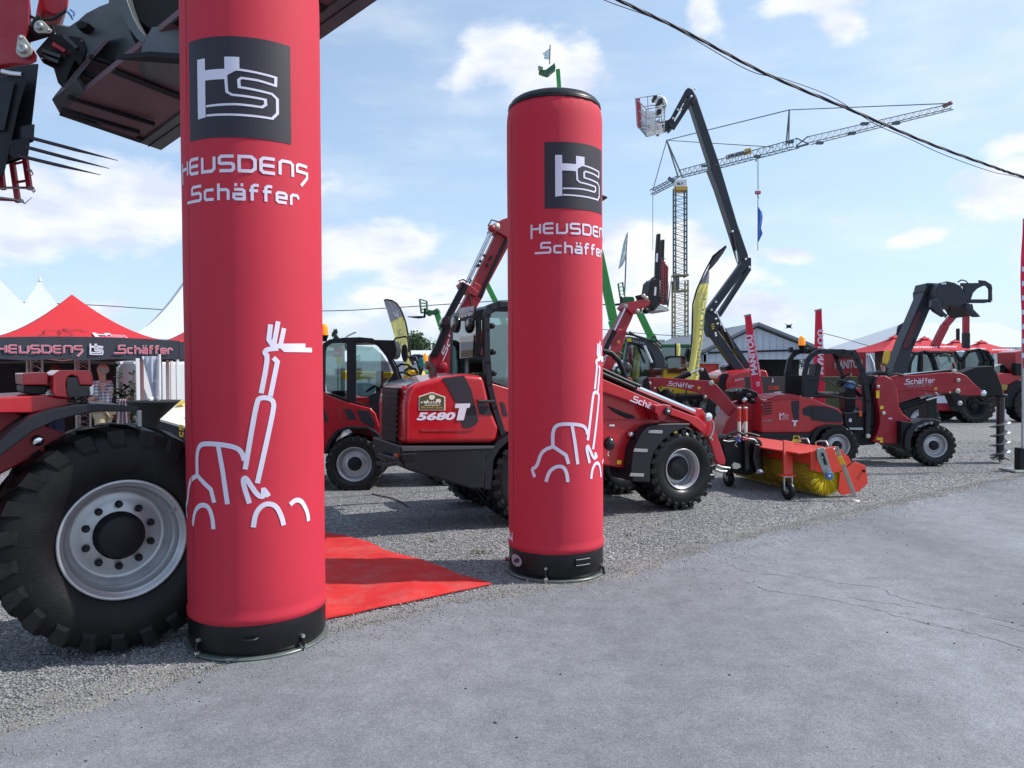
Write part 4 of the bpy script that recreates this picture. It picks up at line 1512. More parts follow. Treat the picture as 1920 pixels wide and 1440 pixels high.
# ================================================================== GAZEBOS
def gazebo(label, cen, half, ang, front_text=True, group='red and grey gazebos'):
    u = Vector((math.cos(ang), math.sin(ang), 0))       # along the front
    n = Vector((-math.sin(ang), math.cos(ang), 0))      # towards the back
    root = thing('gazebo', label, 'gazebo', Vector((cen.x, cen.y, 0)), group)
    ze, zb, zp = 2.13, 1.80, 3.03
    cz = Vector((cen.x, cen.y, 0))
    K = 10
    dirs = [(u, -n), (n, u), (-u, n), (-n, -u)]
    # concave pyramid: profile from eave to peak
    def roofp(s, a, f, sag=.0):
        # f: 0 at eave 1 at peak; s: -1..1 along the side
        along, outw = a
        h = half * (1 - f)
        z = ze + (zp - ze) * (f ** 1.62)
        edge = .10 * (1 - s * s) * (1 - f) * 1.0
        return cz + outw * h + along * h * s + Vector((0, 0, z + edge * .45 - .02 * math.sin(f * PI)))
    for a in dirs:
        mb = MB()
        ns, nf = 12, 12
        grid = [[roofp(-1 + 2 * i / ns, a, min(.995, j / nf)) for i in range(ns + 1)] for j in range(nf + 1)]
        vs = [p for row in grid for p in row]
        fs = [[j * (ns + 1) + i, j * (ns + 1) + i + 1, (j + 1) * (ns + 1) + i + 1, (j + 1) * (ns + 1) + i] for j in range(nf) for i in range(ns)]
        mb.add(vs, fs, True)
        mb.build('roof_panel', TENTR, root, recalc=False)
        vb = MB()
        top = []
        bot = []
        for i in range(25):
            s = -1 + 2 * i / 24
            p = cz + a[1] * (half + .012) + a[0] * half * s
            top.append(p + Vector((0, 0, ze + .015 + .045 * (1 - s * s))))
            bot.append(p + a[1] * .012 * math.sin(i * 1.9) + Vector((0, 0, zb + .012 * math.sin(i * .9))))
        m_ = len(top)
        vb.add(top + bot, [[i, i + 1, m_ + i + 1, m_ + i] for i in range(m_ - 1)], True)
        vb.build('valance', TENTB, root, recalc=False)
    for sx in (-1, 1):
        for sy in (-1, 1):
            p = cz + u * half * .985 * sx + n * half * .985 * sy
            MB().beam(p, p + Vector((0, 0, ze)), .05, .05, u).build('pole', WHT, root, bevel=.004)
            MB().box(p + Vector((0, 0, .01)), .12, .12, .02, u).build('foot_plate', STEEL, root)
    mb = MB()
    for a in dirs:
        for s in (-1, 1):
            p0 = cz + a[1] * half * .97 + a[0] * half * .97 * s + Vector((0, 0, ze - .1))
            p1 = cz + a[1] * half * .97 + Vector((0, 0, ze - .32))
            mb.beam(p0, p1, .015, .03)
    mb.build('scissor_frame', WHT, root)
    if front_text:
        fo_ = cz - n * (half + .03)
        def fp(s, z):
            return fo_ + u * half * s + Vector((0, 0, z))
        z0 = 1.915
        sx = lambda px: None
        def s_at(px, py=655):
            r = ray(px, py)
            pt = CAM + r * ((fo_ - CAM).dot(n) / r.dot(n))
            return (pt - fo_).dot(u) / half
        a0, a1 = s_at(-4), s_at(154)
        block_word('HEUsDEn9', fp(a0, z0), fp(a1, z0), fp(a0, z0 + .115), RPR, root, t=.13, outline=PRINTW)
        a0, a1 = s_at(222), s_at(322)
        block_word('Schaffer', fp(a0, z0), fp(a1, z0), fp(a0, z0 + .13), RPR, root, t=.13, outline=PRINTW)
        a0, a1 = s_at(168), s_at(193)
        hs_mark(plane_fn(fp(a0, z0 - .03), fp(a1, z0 - .03), fp(a0, z0 + .16)), 'logo_mark', PRINTW, root, t=.10)
        # mark and faint machine drawing on the front roof slope
        def rp(s, f):
            return roofp(s / max(.05, (1 - f)), dirs[0], f) + (-n * .012 + Vector((0, 0, .02)))
        A_ = (s_at(181), s_at(243))
        hs_mark(lambda x, y: rp(A_[0] + (A_[1] - A_[0]) * x, .06 + .22 * y), 'roof_logo', PRINTW, root, t=.035)
        B_ = (s_at(78), s_at(175))
        drw = [[(0, 0), (.02, .3), (.1, .35), (.12, .8), (.42, .82), (.38, .1), (.12, .3)], [(.42, .8), (.6, .1), (.66, .4), (.5, .95), (.85, .9), (.62, .75), (.5, .95)], [(.85, .9), (.9, .7), (1.0, .72)]]
        strokes(drw, .02, lambda x, y: rp(B_[0] + (B_[1] - B_[0]) * x, .10 + .30 * y), 'roof_drawing', PRINTK, root)
    return root


GA = math.radians(37)
gc = P(137, 690, 14.3)
gazebo('red peaked gazebo with charcoal printed valance behind the big wheel', gc, 1.5, GA)
gc2 = Vector((gc.x + 2.4 - .48, gc.y + 1.8 + .64, 0))
gazebo('second red gazebo half hidden behind the larger inflatable tube', gc2, 1.45, GA)

# gazebo interior: dark counter wall, truss, people, plant, standing table
bw = thing('display_wall', 'black display wall and counter in the shade under the first gazebo', 'display wall', P(60, 690, 15.2))
bw.location.z = 0
GB_ = Side((P(60, 690, 15.4).x, 15.4), GA)
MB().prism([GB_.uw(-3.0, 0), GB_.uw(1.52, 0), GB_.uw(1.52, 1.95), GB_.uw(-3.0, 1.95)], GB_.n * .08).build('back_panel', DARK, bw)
MB().prism([GB_.uw(-3.0, 0, -.9), GB_.uw(-.1, 0, -.9), GB_.uw(-.1, 1.02, -.9), GB_.uw(-3.0, 1.02, -.9)], GB_.n * .4).build('counter', BLACKC, bw, bevel=.01)


def truss(label, p, h=2.1):
    r = thing('truss_post', label, 'truss post', p, 'aluminium truss posts')
    k = .14
    cs = [p + Vector((math.cos(a) * k, math.sin(a) * k, 0)) for a in (0.3, 2.4, 4.5)]
    mb = MB()
    for c_ in cs:
        mb.tube([c_, c_ + Vector((0, 0, h))], .022, 8)
    mb.build('chord', STEEL, r)
    mb = MB()
    for i in range(3):
        a_, b_ = cs[i], cs[(i + 1) % 3]
        n_ = 9
        for j in range(n_):
            z0, z1 = h * j / n_, h * (j + 1) / n_
            mb.tube([a_ + Vector((0, 0, z0)), b_ + Vector((0, 0, (z0 + z1) / 2)), a_ + Vector((0, 0, z1))], .009, 5)
    mb.build('lattice', STEEL, r)
    return r


v = P(63, 690, 14.0); v.z = 0
truss('triangular truss post rising above the smaller red lamp housing', v)
v = P(152, 690, 14.6); v.z = 0
truss('triangular truss post rising above the larger red lamp housing', v)


def skin_mesh(name, m, verts, edges, parent, sub_=2, root_i=0):
    me = bpy.data.meshes.new(name)
    o = bpy.data.objects.new(name, me)
    C.objects.link(o)
    base = Vector((0, 0, 0))
    q_ = parent
    while q_ is not None:
        base += q_.location
        q_ = q_.parent
    me.from_pydata([Vector(v[:3]) - base for v in verts], edges, [])
    s1_ = o.modifiers.new('skin', 'SKIN')
    for i, v in enumerate(verts):
        r = v[3]
        me.skin_vertices[0].data[i].radius = (r, r) if not isinstance(r, tuple) else r
    me.skin_vertices[0].data[root_i].use_root = True
    s1_.use_smooth_shade = True
    s2_ = o.modifiers.new('sub', 'SUBSURF')
    s2_.levels = sub_
    s2_.render_levels = sub_
    dg = bpy.context.evaluated_depsgraph_get()
    nm = bpy.data.meshes.new_from_object(o.evaluated_get(dg))
    o.modifiers.clear()
    o.data = nm
    for p_ in nm.polygons:
        p_.use_smooth = True
    nm.materials.clear()
    nm.materials.append(m)
    o.parent = parent
    return o


def person(label, g, face, h, shirt, trousers, hair, arm_f=.35):
    """standing figure, face = heading angle it looks towards"""
    k = h / 1.75
    f = Vector((math.cos(face), math.sin(face), 0))
    s = Vector((-math.sin(face), math.cos(face), 0))
    root = thing('person', label, 'person', g)

    def p(a, b, z, r):
        v = g + f * a * k + s * b * k + Vector((0, 0, z * k))
        return (v.x, v.y, v.z, (r * k if not isinstance(r, tuple) else (r[0] * k, r[1] * k)))
    V = [p(0, 0, .95, (.15, .12)), p(0, 0, 1.15, (.14, .11)), p(0, 0, 1.36, (.16, .11)), p(0, 0, 1.47, .065), p(.01, 0, 1.56, .06), p(.02, 0, 1.66, (.085, .095)), p(.01, 0, 1.72, .07),
         p(0, .18, 1.42, .06), p(.02, .24, 1.16, .045), p(.22, .20, 1.08, .036), p(.29, .18, 1.08, .035), p(.37, .16, 1.08, .02),
         p(0, -.18, 1.42, .06), p(.02, -.24, 1.16, .045), p(arm_f * .7, -.20, 1.06, .036), p(arm_f * .95, -.18, 1.07, .035), p(arm_f * 1.2, -.15, 1.08, .02),
         p(0, .09, .86, .09), p(.01, .10, .48, .062), p(-.01, .10, .10, .042), p(.10, .11, .045, .042), p(.17, .11, .035, .03),
         p(0, -.09, .86, .09), p(.01, -.10, .48, .062), p(-.01, -.10, .10, .042), p(.10, -.11, .045, .042), p(.17, -.11, .035, .03)]
    E = [(0, 1), (1, 2), (2, 3), (3, 4), (4, 5), (5, 6), (2, 7), (7, 8), (8, 9), (9, 10), (10, 11), (2, 12), (12, 13), (13, 14), (14, 15), (15, 16),
         (0, 17), (17, 18), (18, 19), (19, 20), (20, 21), (0, 22), (22, 23), (23, 24), (24, 25), (25, 26)]
    skin_mesh('body', SKIN, V, E, root)

    def grow(idx, edges, add, name, m):
        mp = {j: i for i, j in enumerate(idx)}
        vv = []
        for j in idx:
            r = V[j][3]
            r = (r + add * k) if not isinstance(r, tuple) else (r[0] + add * k, r[1] + add * k)
            vv.append((*V[j][:3], r))
        skin_mesh(name, m, vv, [(mp[a], mp[b]) for a, b in edges], root)
    grow([0, 1, 2, 7, 8, 12, 13], [(0, 1), (1, 2), (2, 7), (7, 8), (2, 12), (12, 13)], .022, 'shirt', shirt)
    grow([0, 17, 18, 19, 22, 23, 24], [(0, 17), (17, 18), (18, 19), (0, 22), (22, 23), (23, 24)], .02, 'trousers', trousers)
    hp = g + f * -.015 * k + Vector((0, 0, 1.69 * k))
    mb = MB().lathe([(-.05 * k, .098 * k), (0, .103 * k), (.05 * k, .085 * k), (.08 * k, .05 * k), (.09 * k, .001)], hp, Vector((0, 0, 1)) - f * .35, 18)
    mb.build('hair', hair, root, recalc=False)
    return root


v = P(192, 690, 13.9); v.z = 0
person('grey haired man in plaid shirt and beige trousers standing under the red gazebo', v, math.radians(175), 1.70, PLAID, BEIGE, HAIRM)
v = P(104, 690, 14.4); v.z = 0
person('brown haired person in dark clothes standing behind the lamp housings', v, math.radians(60), 1.68, NAVY, NAVY, HAIRB)


# white wall, poles, table, plant and pale flag to the right of the gazebo
def white_pole(label, x, d, ytop, ybot):
    a = P(x, ybot, d); b = P(x, ytop, d)
    g = Vector((a.x, a.y, 0))
    o = MB().beam(g, Vector((a.x, a.y, b.z)), .055, .055, (1, .7, 0)).build('white_pole', WHT, None, bevel=.004)
    tag(o, label, 'pole', 'white square poles beside the gazebo')
    return o


white_pole('white square pole just left of the hanging pale flag', 259, 12.6, 672, 755)
white_pole('white square pole behind the hanging pale flag', 302, 14.0, 672, 755)
white_pole('white square pole between the pale flag and the gazebo corner', 315, 15.5, 672, 755)
wl = MB().prism([P(218, 690, 17.5) * 1.0, P(420, 690, 20) * 1.0], (0, 0, 0)) if False else None
wp0 = P(222, 690, 16.6); wp1 = P(380, 690, 21.0)
wd = thing('white_partition', 'plain white partition wall beyond the potted plant', 'partition wall', Vector((wp0.x, wp0.y, 0)))
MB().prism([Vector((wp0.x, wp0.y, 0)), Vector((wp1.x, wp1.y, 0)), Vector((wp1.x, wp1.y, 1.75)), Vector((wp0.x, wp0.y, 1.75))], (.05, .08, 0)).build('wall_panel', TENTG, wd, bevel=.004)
MB().beam(Vector((wp0.x, wp0.y, 1.77)), Vector((wp1.x, wp1.y, 1.77)), .09, .05).build('top_rail', WHT, wd)
tb = P(290, 690, 11.6); tb.z = 0
tt = thing('standing_table', 'round standing table under a black stretch cover beside the white poles', 'table', tb)
MB().lathe([(0, .30), (.02, .32), (.25, .20), (.6, .17), (.95, .27), (1.13, .40)], tb, (0, 0, 1), 28).build('stretch_cover', BLACKC, tt, recalc=False)
MB().lathe([(1.13, .001), (1.13, .40), (1.16, .40), (1.16, .001)], tb, (0, 0, 1), 28).build('table_top', BLACKC, tt, recalc=False)
for (dx, dy, r, h, m, nm, lb) in ((-.05, -.05, .05, .05, WHT, 'white_cup', 'small white cup on the black standing table'), (.08, -.1, .045, .06, GREYP, 'grey_cup', 'grey cup on the black standing table')):
    tag(MB().lathe([(0, r * .6), (h, r), (h, r * .9), (.01, r * .5), (.01, .001)], tb + Vector((dx, dy, 1.161)), (0, 0, 1), 14).build(nm, m, None, recalc=False), lb, 'cup')
# plant
pb = P(238, 690, 12.9); pb.z = 0
pt_ = thing('potted_plant', 'dark leafy rubber plant in a tall pot beside the gazebo', 'plant', pb)
MB().lathe([(0, .14), (.45, .2), (.47, .2), (.47, .17), (.4, .001)], pb, (0, 0, 1), 20).build('pot', BLK, pt_, recalc=False)
rr = random.Random(8)
stem = MB()
lv = MB()
for sidx in range(14):
    a = rr.uniform(0, 2 * PI)
    lean = rr.uniform(.05, .26)
    top = pb + Vector((math.cos(a) * lean, math.sin(a) * lean, rr.uniform(1.15, 1.72)))
    b0 = pb + Vector((math.cos(a) * .05, math.sin(a) * .05, .4))
    stem.tube([b0, b0.lerp(top, .5) + Vector((0, 0, .05)), top], [.012, .009, .005], 5)
    for j in range(22):
        f_ = .2 + .8 * j / 21
        p = b0.lerp(top, f_)
        aa = rr.uniform(0, 2 * PI)
        d = Vector((math.cos(aa), math.sin(aa), rr.uniform(-.2, .7))).normalized()
        L_ = rr.uniform(.10, .17)
        s_ = d.cross(Vector((0, 0, 1))).normalized() * L_ * .27
        tip = p + d * L_
        lv.add([p, p + d * L_ * .35 + s_, p + d * L_ * .7 + s_ * .8, tip, p + d * L_ * .7 - s_ * .8, p + d * L_ * .35 - s_], [[0, 1, 2, 3], [0, 3, 4, 5]])
stem.build('stem', TRUNK, pt_, recalc=False)
lv.build('foliage', LEAFP, pt_, recalc=False)
# pale flag hanging
fl = P(285, 690, 12.2)
ff = thing('pale_flag', 'silvery white flag hanging limp from a white pole', 'flag', Vector((fl.x, fl.y, 0)))
mb = MB()
cols_ = 12
rows = 14
g_ = []
for j in range(rows + 1):
    f_ = j / rows
    xl = 266 + (288 - 266) * f_
    xr = 299 + (296 - 299) * f_
    for i in range(cols_ + 1):
        s_ = i / cols_
        p = P(xl + (xr - xl) * s_, 668 + (750 - 668) * f_, 12.2 + .10 * math.sin(s_ * 9 + f_ * 3))
        g_.append(p)
mb.add(g_, [[j * (cols_ + 1) + i, j * (cols_ + 1) + i + 1, (j + 1) * (cols_ + 1) + i + 1, (j + 1) * (cols_ + 1) + i] for j in range(rows) for i in range(cols_)], True)
mb.build('cloth', mat('silver_flag_cloth', (.55, .57, .66), .5, 0, 6, .15, trans=.3), ff, recalc=False)
MB().tube([P(299, 790, 12.2), P(299, 664, 12.2)], .02, 8).build('flag_pole', WHT, ff)
q0 = P(288, 713, 12.15); q1 = P(297, 713, 12.05)
text('O~O', P(287, 717, 12.05), P(297, 717, 12.05), P(287, 713, 12.05), WHT, ff, off=.0)
# pink draped cloth at the foot
dr = thing('draped_cloth', 'pale pink cloth draped down beside the man in the plaid shirt', 'cloth', P(240, 690, 12.0))
dr.location.z = 0
mb = MB()
g_ = []
for j in range(9):
    f_ = j / 8
    for i in range(15):
        s_ = i / 14
        p = P(222 + (-6 * f_) + (238 - 222 + 16 * f_) * s_, 748 + 70 * f_, 12.0 + .06 * math.sin(s_ * 22 + f_))
        g_.append(p)
mb.add(g_, [[j * 15 + i, j * 15 + i + 1, (j + 1) * 15 + i + 1, (j + 1) * 15 + i] for j in range(8) for i in range(14)], True)
mb.build('cloth', mat('pink_cloth', (.55, .42, .44), .8), dr, recalc=False)
# black and yellow box with printed top
YB = thing('display_box', 'black display box with slanted printed lid and yellow lettering, beside the big tyre', 'display box', P(330, 690, 7.4))
YB.location.z = 0
bx = [P(301, 786, 7.2), P(352, 799, 7.0), P(352, 750, 7.9), P(343, 752, 7.9)]
lid = [P(300, 786, 7.2), P(352, 801, 7.0), P(366, 754, 7.9), P(340, 750, 8.1)]
MB().prism(lid, (0, 0, -.02)).build('printed_lid', CREAM, YB)
b0, b1 = lid[0], lid[1]
MB().prism([Vector((b0.x, b0.y, 0)), Vector((b1.x + .2, b1.y, 0)), Vector((b1.x + .2, b1.y, b1.z - .03)), Vector((b0.x, b0.y, b0.z - .03))], (.25, .8, 0)).build('box_body', PRINTK, YB, bevel=.005)
yf = lambda x, y: P(x, y, 6.98)
for ch, y in (('E', 806), ('U', 819), ('S', 832)):
    text(ch, yf(336, y), yf(344, y + 1), yf(336, y - 10), YPR, YB, off=0.0, bold=.05)
for i in range(6):
    a_ = lid[0].lerp(lid[3], .25); b_ = lid[1].lerp(lid[2], .25)
    p0 = a_.lerp(b_, .15 + i * .12); p1 = a_.lerp(b_, .22 + i * .12)
    up2 = (lid[3] - lid[0]) * .08
    MB().poly([p0 + Vector((0, 0, .004)), p1 + Vector((0, 0, .004)), p1 + up2 + Vector((0, 0, .004)), p0 + up2 + Vector((0, 0, .004))]).build('lid_print', GREYP, YB)
MB().prism([P(356, 752, 7.7), P(330, 762, 7.7), P(338, 752, 8.0)], (0, 0, .004)).build('lid_stripe', YPR, YB)


# ================================================================== MACHINES IN THE MIDDLE
def ram(a, b, r, parent, f=.55, m=None, name='hydraulic_ram'):
    """hydraulic cylinder: dark barrel a.. then bright rod to b"""
    a = Vector(a); b = Vector(b)
    c = a.lerp(b, f)
    MB().tube([a, c], r, 12).build(name, m or BLK, parent, recalc=False)
    MB().tube([c, b], r * .5, 10).build('ram_rod', CHR, parent, recalc=False)


def disc(c, ax, r, t, name, m, parent, n=20):
    return MB().lathe([(0, .001), (0, r), (t * .7, r), (t, r * .85), (t, .001)], c, ax, n).build(name, m, parent, recalc=False)


def seat(parent, c, f, k=1.0):
    f = Vector(f).normalized()
    up = Vector((0, 0, 1))
    s = up.cross(f)
    MB().box(c, .48 * k, .46 * k, .12 * k, f).build('seat', SEAT, parent, bevel=.03)
    MB().box(c - f * .22 * k + up * .34 * k, .12 * k, .44 * k, .62 * k, (f - up * .15), None, up + f * .15).build('backrest', SEAT, parent, bevel=.03)


def steering(parent, c, ax, r=.18):
    ax = Vector(ax).normalized()
    x = Vector((0, 0, 1)).cross(ax).normalized(); y = ax.cross(x)
    mb = MB().tube([c + (x * math.cos(2 * PI * i / 20) + y * math.sin(2 * PI * i / 20)) * r for i in range(21)], .014, 6)
    for i in range(3):
        a = 2 * PI * i / 3
        mb.tube([c, c + (x * math.cos(a) + y * math.sin(a)) * r], .01, 5)
    mb.tube([c, c - ax * .4], .03, 8)
    mb.build('steering_wheel', BLK, parent, recalc=False)


def beacon(parent, p, h=.16):
    MB().lathe([(0, .035), (h * .25, .05), (h * .3, .06), (h * .35, .06)], p, (0, 0, 1), 16).build('beacon_base', BLK, parent, recalc=False)
    MB().lathe([(h * .35, .055), (h * .5, .058), (h * .85, .05), (h, .035), (h * 1.02, .001)], p, (0, 0, 1), 18).build('beacon_lens', ORNG, parent, recalc=False)


def ring_frame(S, outer, inner, w, t, name, m, parent, bevel=.008):
    """flat frame between two outlines with the same number of points"""
    n = len(outer)
    assert len(inner) == n
    mb = MB()
    for i in range(n):
        j = (i + 1) % n
        mb.prism(S.L([outer[i], outer[j], inner[j], inner[i]], w), S.n * t)
    return mb.build(name, m, parent, bevel=bevel, merge=True)


# ---------------------------------------------------------------- A: compact loader with round cab
g0 = G(668, 920)
SA = Side((g0.x, g0.y), math.radians(4))
A_ = thing('compact_loader', 'small red loader with rounded black cab between the tubes, orange beacon on top', 'loader', g0, 'red loaders on the gravel')
wheel(A_, SA(667, 868, .16), -SA.n, .392, .34, .225, lugs=22, rubber=RUBN, deep=.30)
wheel(A_, SA(667, 868, .16) + SA.n * 1.25, SA.n, .392, .34, .225, lugs=22, rubber=RUBN, deep=.30)
for dw in (.16, 1.41):
    wheel(A_, SA(520, 868, dw), -SA.n if dw < 1 else SA.n, .392, .34, .225, lugs=22, rubber=RUBN, deep=.30)
ext(SA, [(480, 735), (610, 735), (616, 741), (650, 754), (694, 765), (704, 775), (714, 808), (710, 815), (700, 808), (680, 802), (650, 802), (628, 812), (612, 838), (606, 850), (480, 850)], .12, 1.35, 'body', RED, A_, .015)
ext(SA, [(606, 760), (612, 775), (616, 790), (606, 790)], .11, .13, 'side_stripe', PRINTK, A_, .0)
ext(SA, [(645, 766), (660, 768), (668, 787), (652, 787)], .11, .125, 'side_stripe', PRINTK, A_, .0)
ext(SA, [(668, 768), (692, 771), (704, 795), (700, 802), (676, 790)], .11, .125, 'side_stripe', PRINTK, A_, .0)
ext(SA, [(632, 765), (638, 766), (643, 785), (638, 785)], .11, .125, 'side_stripe', REDM, A_, .0)
# fender rim
ext(SA, [(606, 850), (616, 824), (632, 806), (650, 800), (690, 801), (706, 810), (714, 818), (711, 824), (702, 815), (688, 806), (652, 805), (636, 811), (622, 828), (612, 852)], .02, .5, 'wheel_arch', BLK, A_, .008)
# cab
cab_o = [(602, 745), (602, 660), (606, 645), (616, 638), (640, 635), (675, 634), (697, 636), (712, 645), (728, 664), (742, 692), (754, 722), (750, 728), (716, 760), (700, 760)]
cab = sub('cab', A_, SA(670, 745, .3))
# side frame as thick bars along the outline
def bars(S, pts, w, wd, dp, name, m, parent, bevel=.006):
    mb = MB()
    L3 = S.L(pts, w)
    for i in range(len(L3) - 1):
        d = (L3[i + 1] - L3[i]).normalized() * wd * .3
        mb.beam(L3[i] - d, L3[i + 1] + d, dp, wd, (L3[i + 1] - L3[i]).cross(S.n))
    return mb.build(name, m, parent, bevel=bevel)


for w_ in (.18, 1.28):
    bars(SA, [(606, 742), (606, 658), (610, 646), (620, 640), (645, 637), (675, 636), (697, 638), (712, 647), (727, 666), (739, 690), (748, 722)], w_, .055, .06, 'roof_hoop', GRY, cab)
    bars(SA, [(659, 640), (659, 748)], w_, .12, .05, 'door_pillar', GRY, cab)
    bars(SA, [(606, 738), (628, 742), (650, 750), (690, 762), (700, 766)], w_, .035, .05, 'door_sill', GRY, cab)
ext(SA, [(690, 742), (708, 735), (726, 718), (740, 695), (752, 722), (756, 738), (730, 800), (714, 800), (704, 774), (695, 765)], .16, .22, 'front_pillar_panel', GRY, cab, .006)
ext(SA, [(606, 662), (612, 650), (620, 644), (647, 641), (647, 743), (628, 740), (613, 734), (608, 700)], .20, .206, 'side_window', GLASS, cab, 0)
ext(SA, [(667, 648), (700, 651), (716, 664), (729, 684), (734, 702), (730, 714), (712, 724), (700, 738), (690, 745), (676, 744), (668, 740)], .20, .206, 'door_window', GLASS, cab, 0)
ext(SA, [(606, 644), (616, 637), (640, 634), (697, 636), (712, 643), (715, 648), (690, 642), (620, 643), (608, 650)], .16, 1.32, 'roof', BLK, cab, .01)
ext(SA, [(700, 637), (740, 638), (744, 655), (742, 668), (735, 674), (728, 666), (712, 647)], .1, .9, 'front_lamp_bar', BLK, cab, .01)
tubes(SA, [[(738, 640), (742, 634), (760, 631), (764, 633), (766, 645), (767, 660)]], .0, .012, 'mirror_arm', BLK, cab)
ext(SA, [(753, 650), (757, 645), (762, 646), (764, 655), (764, 672), (760, 680), (755, 676), (752, 665)], -.03, .06, 'wing_mirror', BLK, cab, .015)
beacon(A_, SA(608, 640, .5), .24)
seat(A_, SA(622, 740, .75), SA.u, .9)
steering(A_, SA(706, 722, .75), (SA.u * -.5 + Vector((0, 0, .8))), .17)
ext(SA, [(640, 745), (760, 745), (760, 850), (700, 850), (640, 790)], .35, 1.1, 'front_frame', REDM, A_, .01)
ext(SA, [(698, 740), (716, 735), (716, 748), (712, 755), (700, 752)], .3, .6, 'yellow_cover', YEL, A_, .01)
tubes(SA, [[(726, 662), (738, 680), (748, 700), (754, 716)], [(732, 668), (745, 690), (752, 722)]], .9, .02, 'hose', HOSE, A_)
tubes(SA, [[(742, 690), (752, 683), (765, 684), (772, 690)], [(738, 700), (756, 698), (770, 705)]], .7, .015, 'front_hose', HOSE, A_)
bars(SA, [(712, 700), (712, 760)], .9, .1, .1, 'lift_tower', BLK, A_)

# ---------------------------------------------------------------- B: the 5680T
wb_r = G(985, 988)
SB = Side((wb_r.x, wb_r.y), math.atan2(.417, .91))
g1 = Vector((SB.uw(1.0, 0, .8).x, SB.uw(1.0, 0, .8).y, 0))
B_ = thing('telescopic_wheel_loader', 'large red wheel loader lettered 5680T with black counterweight, passing behind the slimmer tube', 'wheel loader', g1, 'red loaders on the gravel')
WR = .47
# face plane of the wheels is w=0
cf = SB(1284, 886, .0); cf.z = WR
wheel(B_, cf + SB.n * .24, -SB.n, WR, .46, .225, lugs=24, lug_h=.08, hub_r=.62, rubber=RUBN, deep=.32, segs=64)
wheel(B_, cf + SB.n * 1.45, SB.n, WR, .46, .225, lugs=24, lug_h=.065, rubber=RUBN, deep=.32)
cr_ = SB(1000, 886, .0); cr_.z = WR
wheel(B_, cr_ + SB.n * .24, -SB.n, WR, .46, .225, lugs=24, lug_h=.065, rubber=RUBN, deep=.32, segs=64)
wheel(B_, cr_ + SB.n * 1.45, SB.n, WR, .46, .225, lugs=24, lug_h=.065, rubber=RUBN, deep=.32)
HB = .04
# hood: near side outline then width; big rounded rear corner
ext(SB, [(757, 833), (757, 760), (762, 735), (772, 722), (790, 716), (831, 706), (871, 701), (908, 705), (914, 729), (922, 765), (938, 802), (930, 831)], HB, 1.0, 'hood', RED, B_, .055, segs=5)
# black top strip and stripe decals lie on the hood
ext(SB, [(829, 709), (870, 704), (884, 730), (897, 788), (894, 795), (880, 803), (868, 801), (864, 780), (858, 760), (846, 738), (838, 722)], HB - .006, HB, 'side_stripe', PRINTK, B_, 0)
ext(SB, [(895, 755), (915, 757), (923, 779), (900, 777)], HB - .006, HB, 'side_stripe', PRINTK, B_, 0)
ext(SB, [(790, 805), (880, 806), (890, 802), (888, 806), (880, 809), (790, 809)], HB - .008, HB, 'crease_line', REDM, B_, 0)
# hood top plate
text('5680', SB(781, 788.5, HB - .004), SB(854, 787.5, HB - .004), SB(781, 773, HB - .004), PRINTW, B_, bold=.045, shear=.22, off=.0)
SB_T = [(854, 757), (882, 756.5), (880.5, 764.5), (875, 765), (869.5, 788), (856, 788), (861, 765), (853, 765)]
ext(SB, SB_T, HB - .012, HB - .007, 'letter_t', PRINTW, B_, 0)
# farm badge
ext(SB, [(785, 769.5), (785.5, 743), (810, 735), (835, 744), (835, 769.5)], HB - .006, HB, 'badge_border', CREAM, B_, 0)
ext(SB, [(787, 768), (787.3, 744.5), (810, 737), (833, 745.3), (833, 768)], HB - .010, HB - .005, 'badge', OLIVE, B_, 0)
text('Bio-Hoff Uppia', SB(790, 767, HB - .012), SB(830, 767, HB - .012), SB(790, 761.5, HB - .012), GOLD, B_, bold=.02, off=0)
# small animals on the badge as simple silhouettes
def blob(S, pts, w, name, m, parent):
    return MB().poly(S.L(pts, w)).build(name, m, parent, recalc=False)


an = HB - .0125
blob(SB, [(804, 743), (808, 740), (814, 741), (816, 745), (813, 749), (809, 750), (805, 748)], an, 'badge_cow', CREAM, B_)
blob(SB, [(818, 748), (826, 748), (827, 754), (825, 754), (825, 757), (823, 757), (823, 754), (820, 754), (819, 757), (817.5, 757), (817.5, 752)], an, 'badge_sheep', CREAM, B_)
blob(SB, [(795, 751), (797, 753), (800, 752), (802, 748), (803, 752), (801, 756), (797, 757), (794, 754)], an, 'badge_hen', CREAM, B_)
blob(SB, [(788.5, 754), (792, 752.5), (792, 756), (789, 756)], an, 'badge_chick', CREAM, B_)
mb = MB()
for i in range(5):
    x = 803 + i * 3.2
    mb.poly(SB.L([(x - .7, 757), (x + .7, 757), (x + .7, 752), (x - .7, 752)], an))
for i in range(6):
    x = 795 + i * 5
    mb.poly(SB.L([(x, 760), (x + 6, 758.3), (x + 6, 759.3), (x, 761)], an))
mb.build('badge_field', CREAM, B_, recalc=False)
# rear grille in its frame, on the plane across the back
RB = SB.cross(757, 780, HB)
def rw(px, py, w=0.0):
    return RB(px, py, w)
# outline pixels on the back face
MB().prism([rw(x, y, -.02) for x, y in ((754, 722), (720, 722), (713, 728), (711, 826), (748, 836), (754, 833))], RB.n * -.30).build('rear_hood', RED, B_, bevel=.03)
gp = [(748, 728), (720, 725), (719, 822), (745, 830)]
MB().prism([rw(x, y, .005) for x, y in gp], RB.n * .02).build('rear_grille', BLK, B_, bevel=.004)
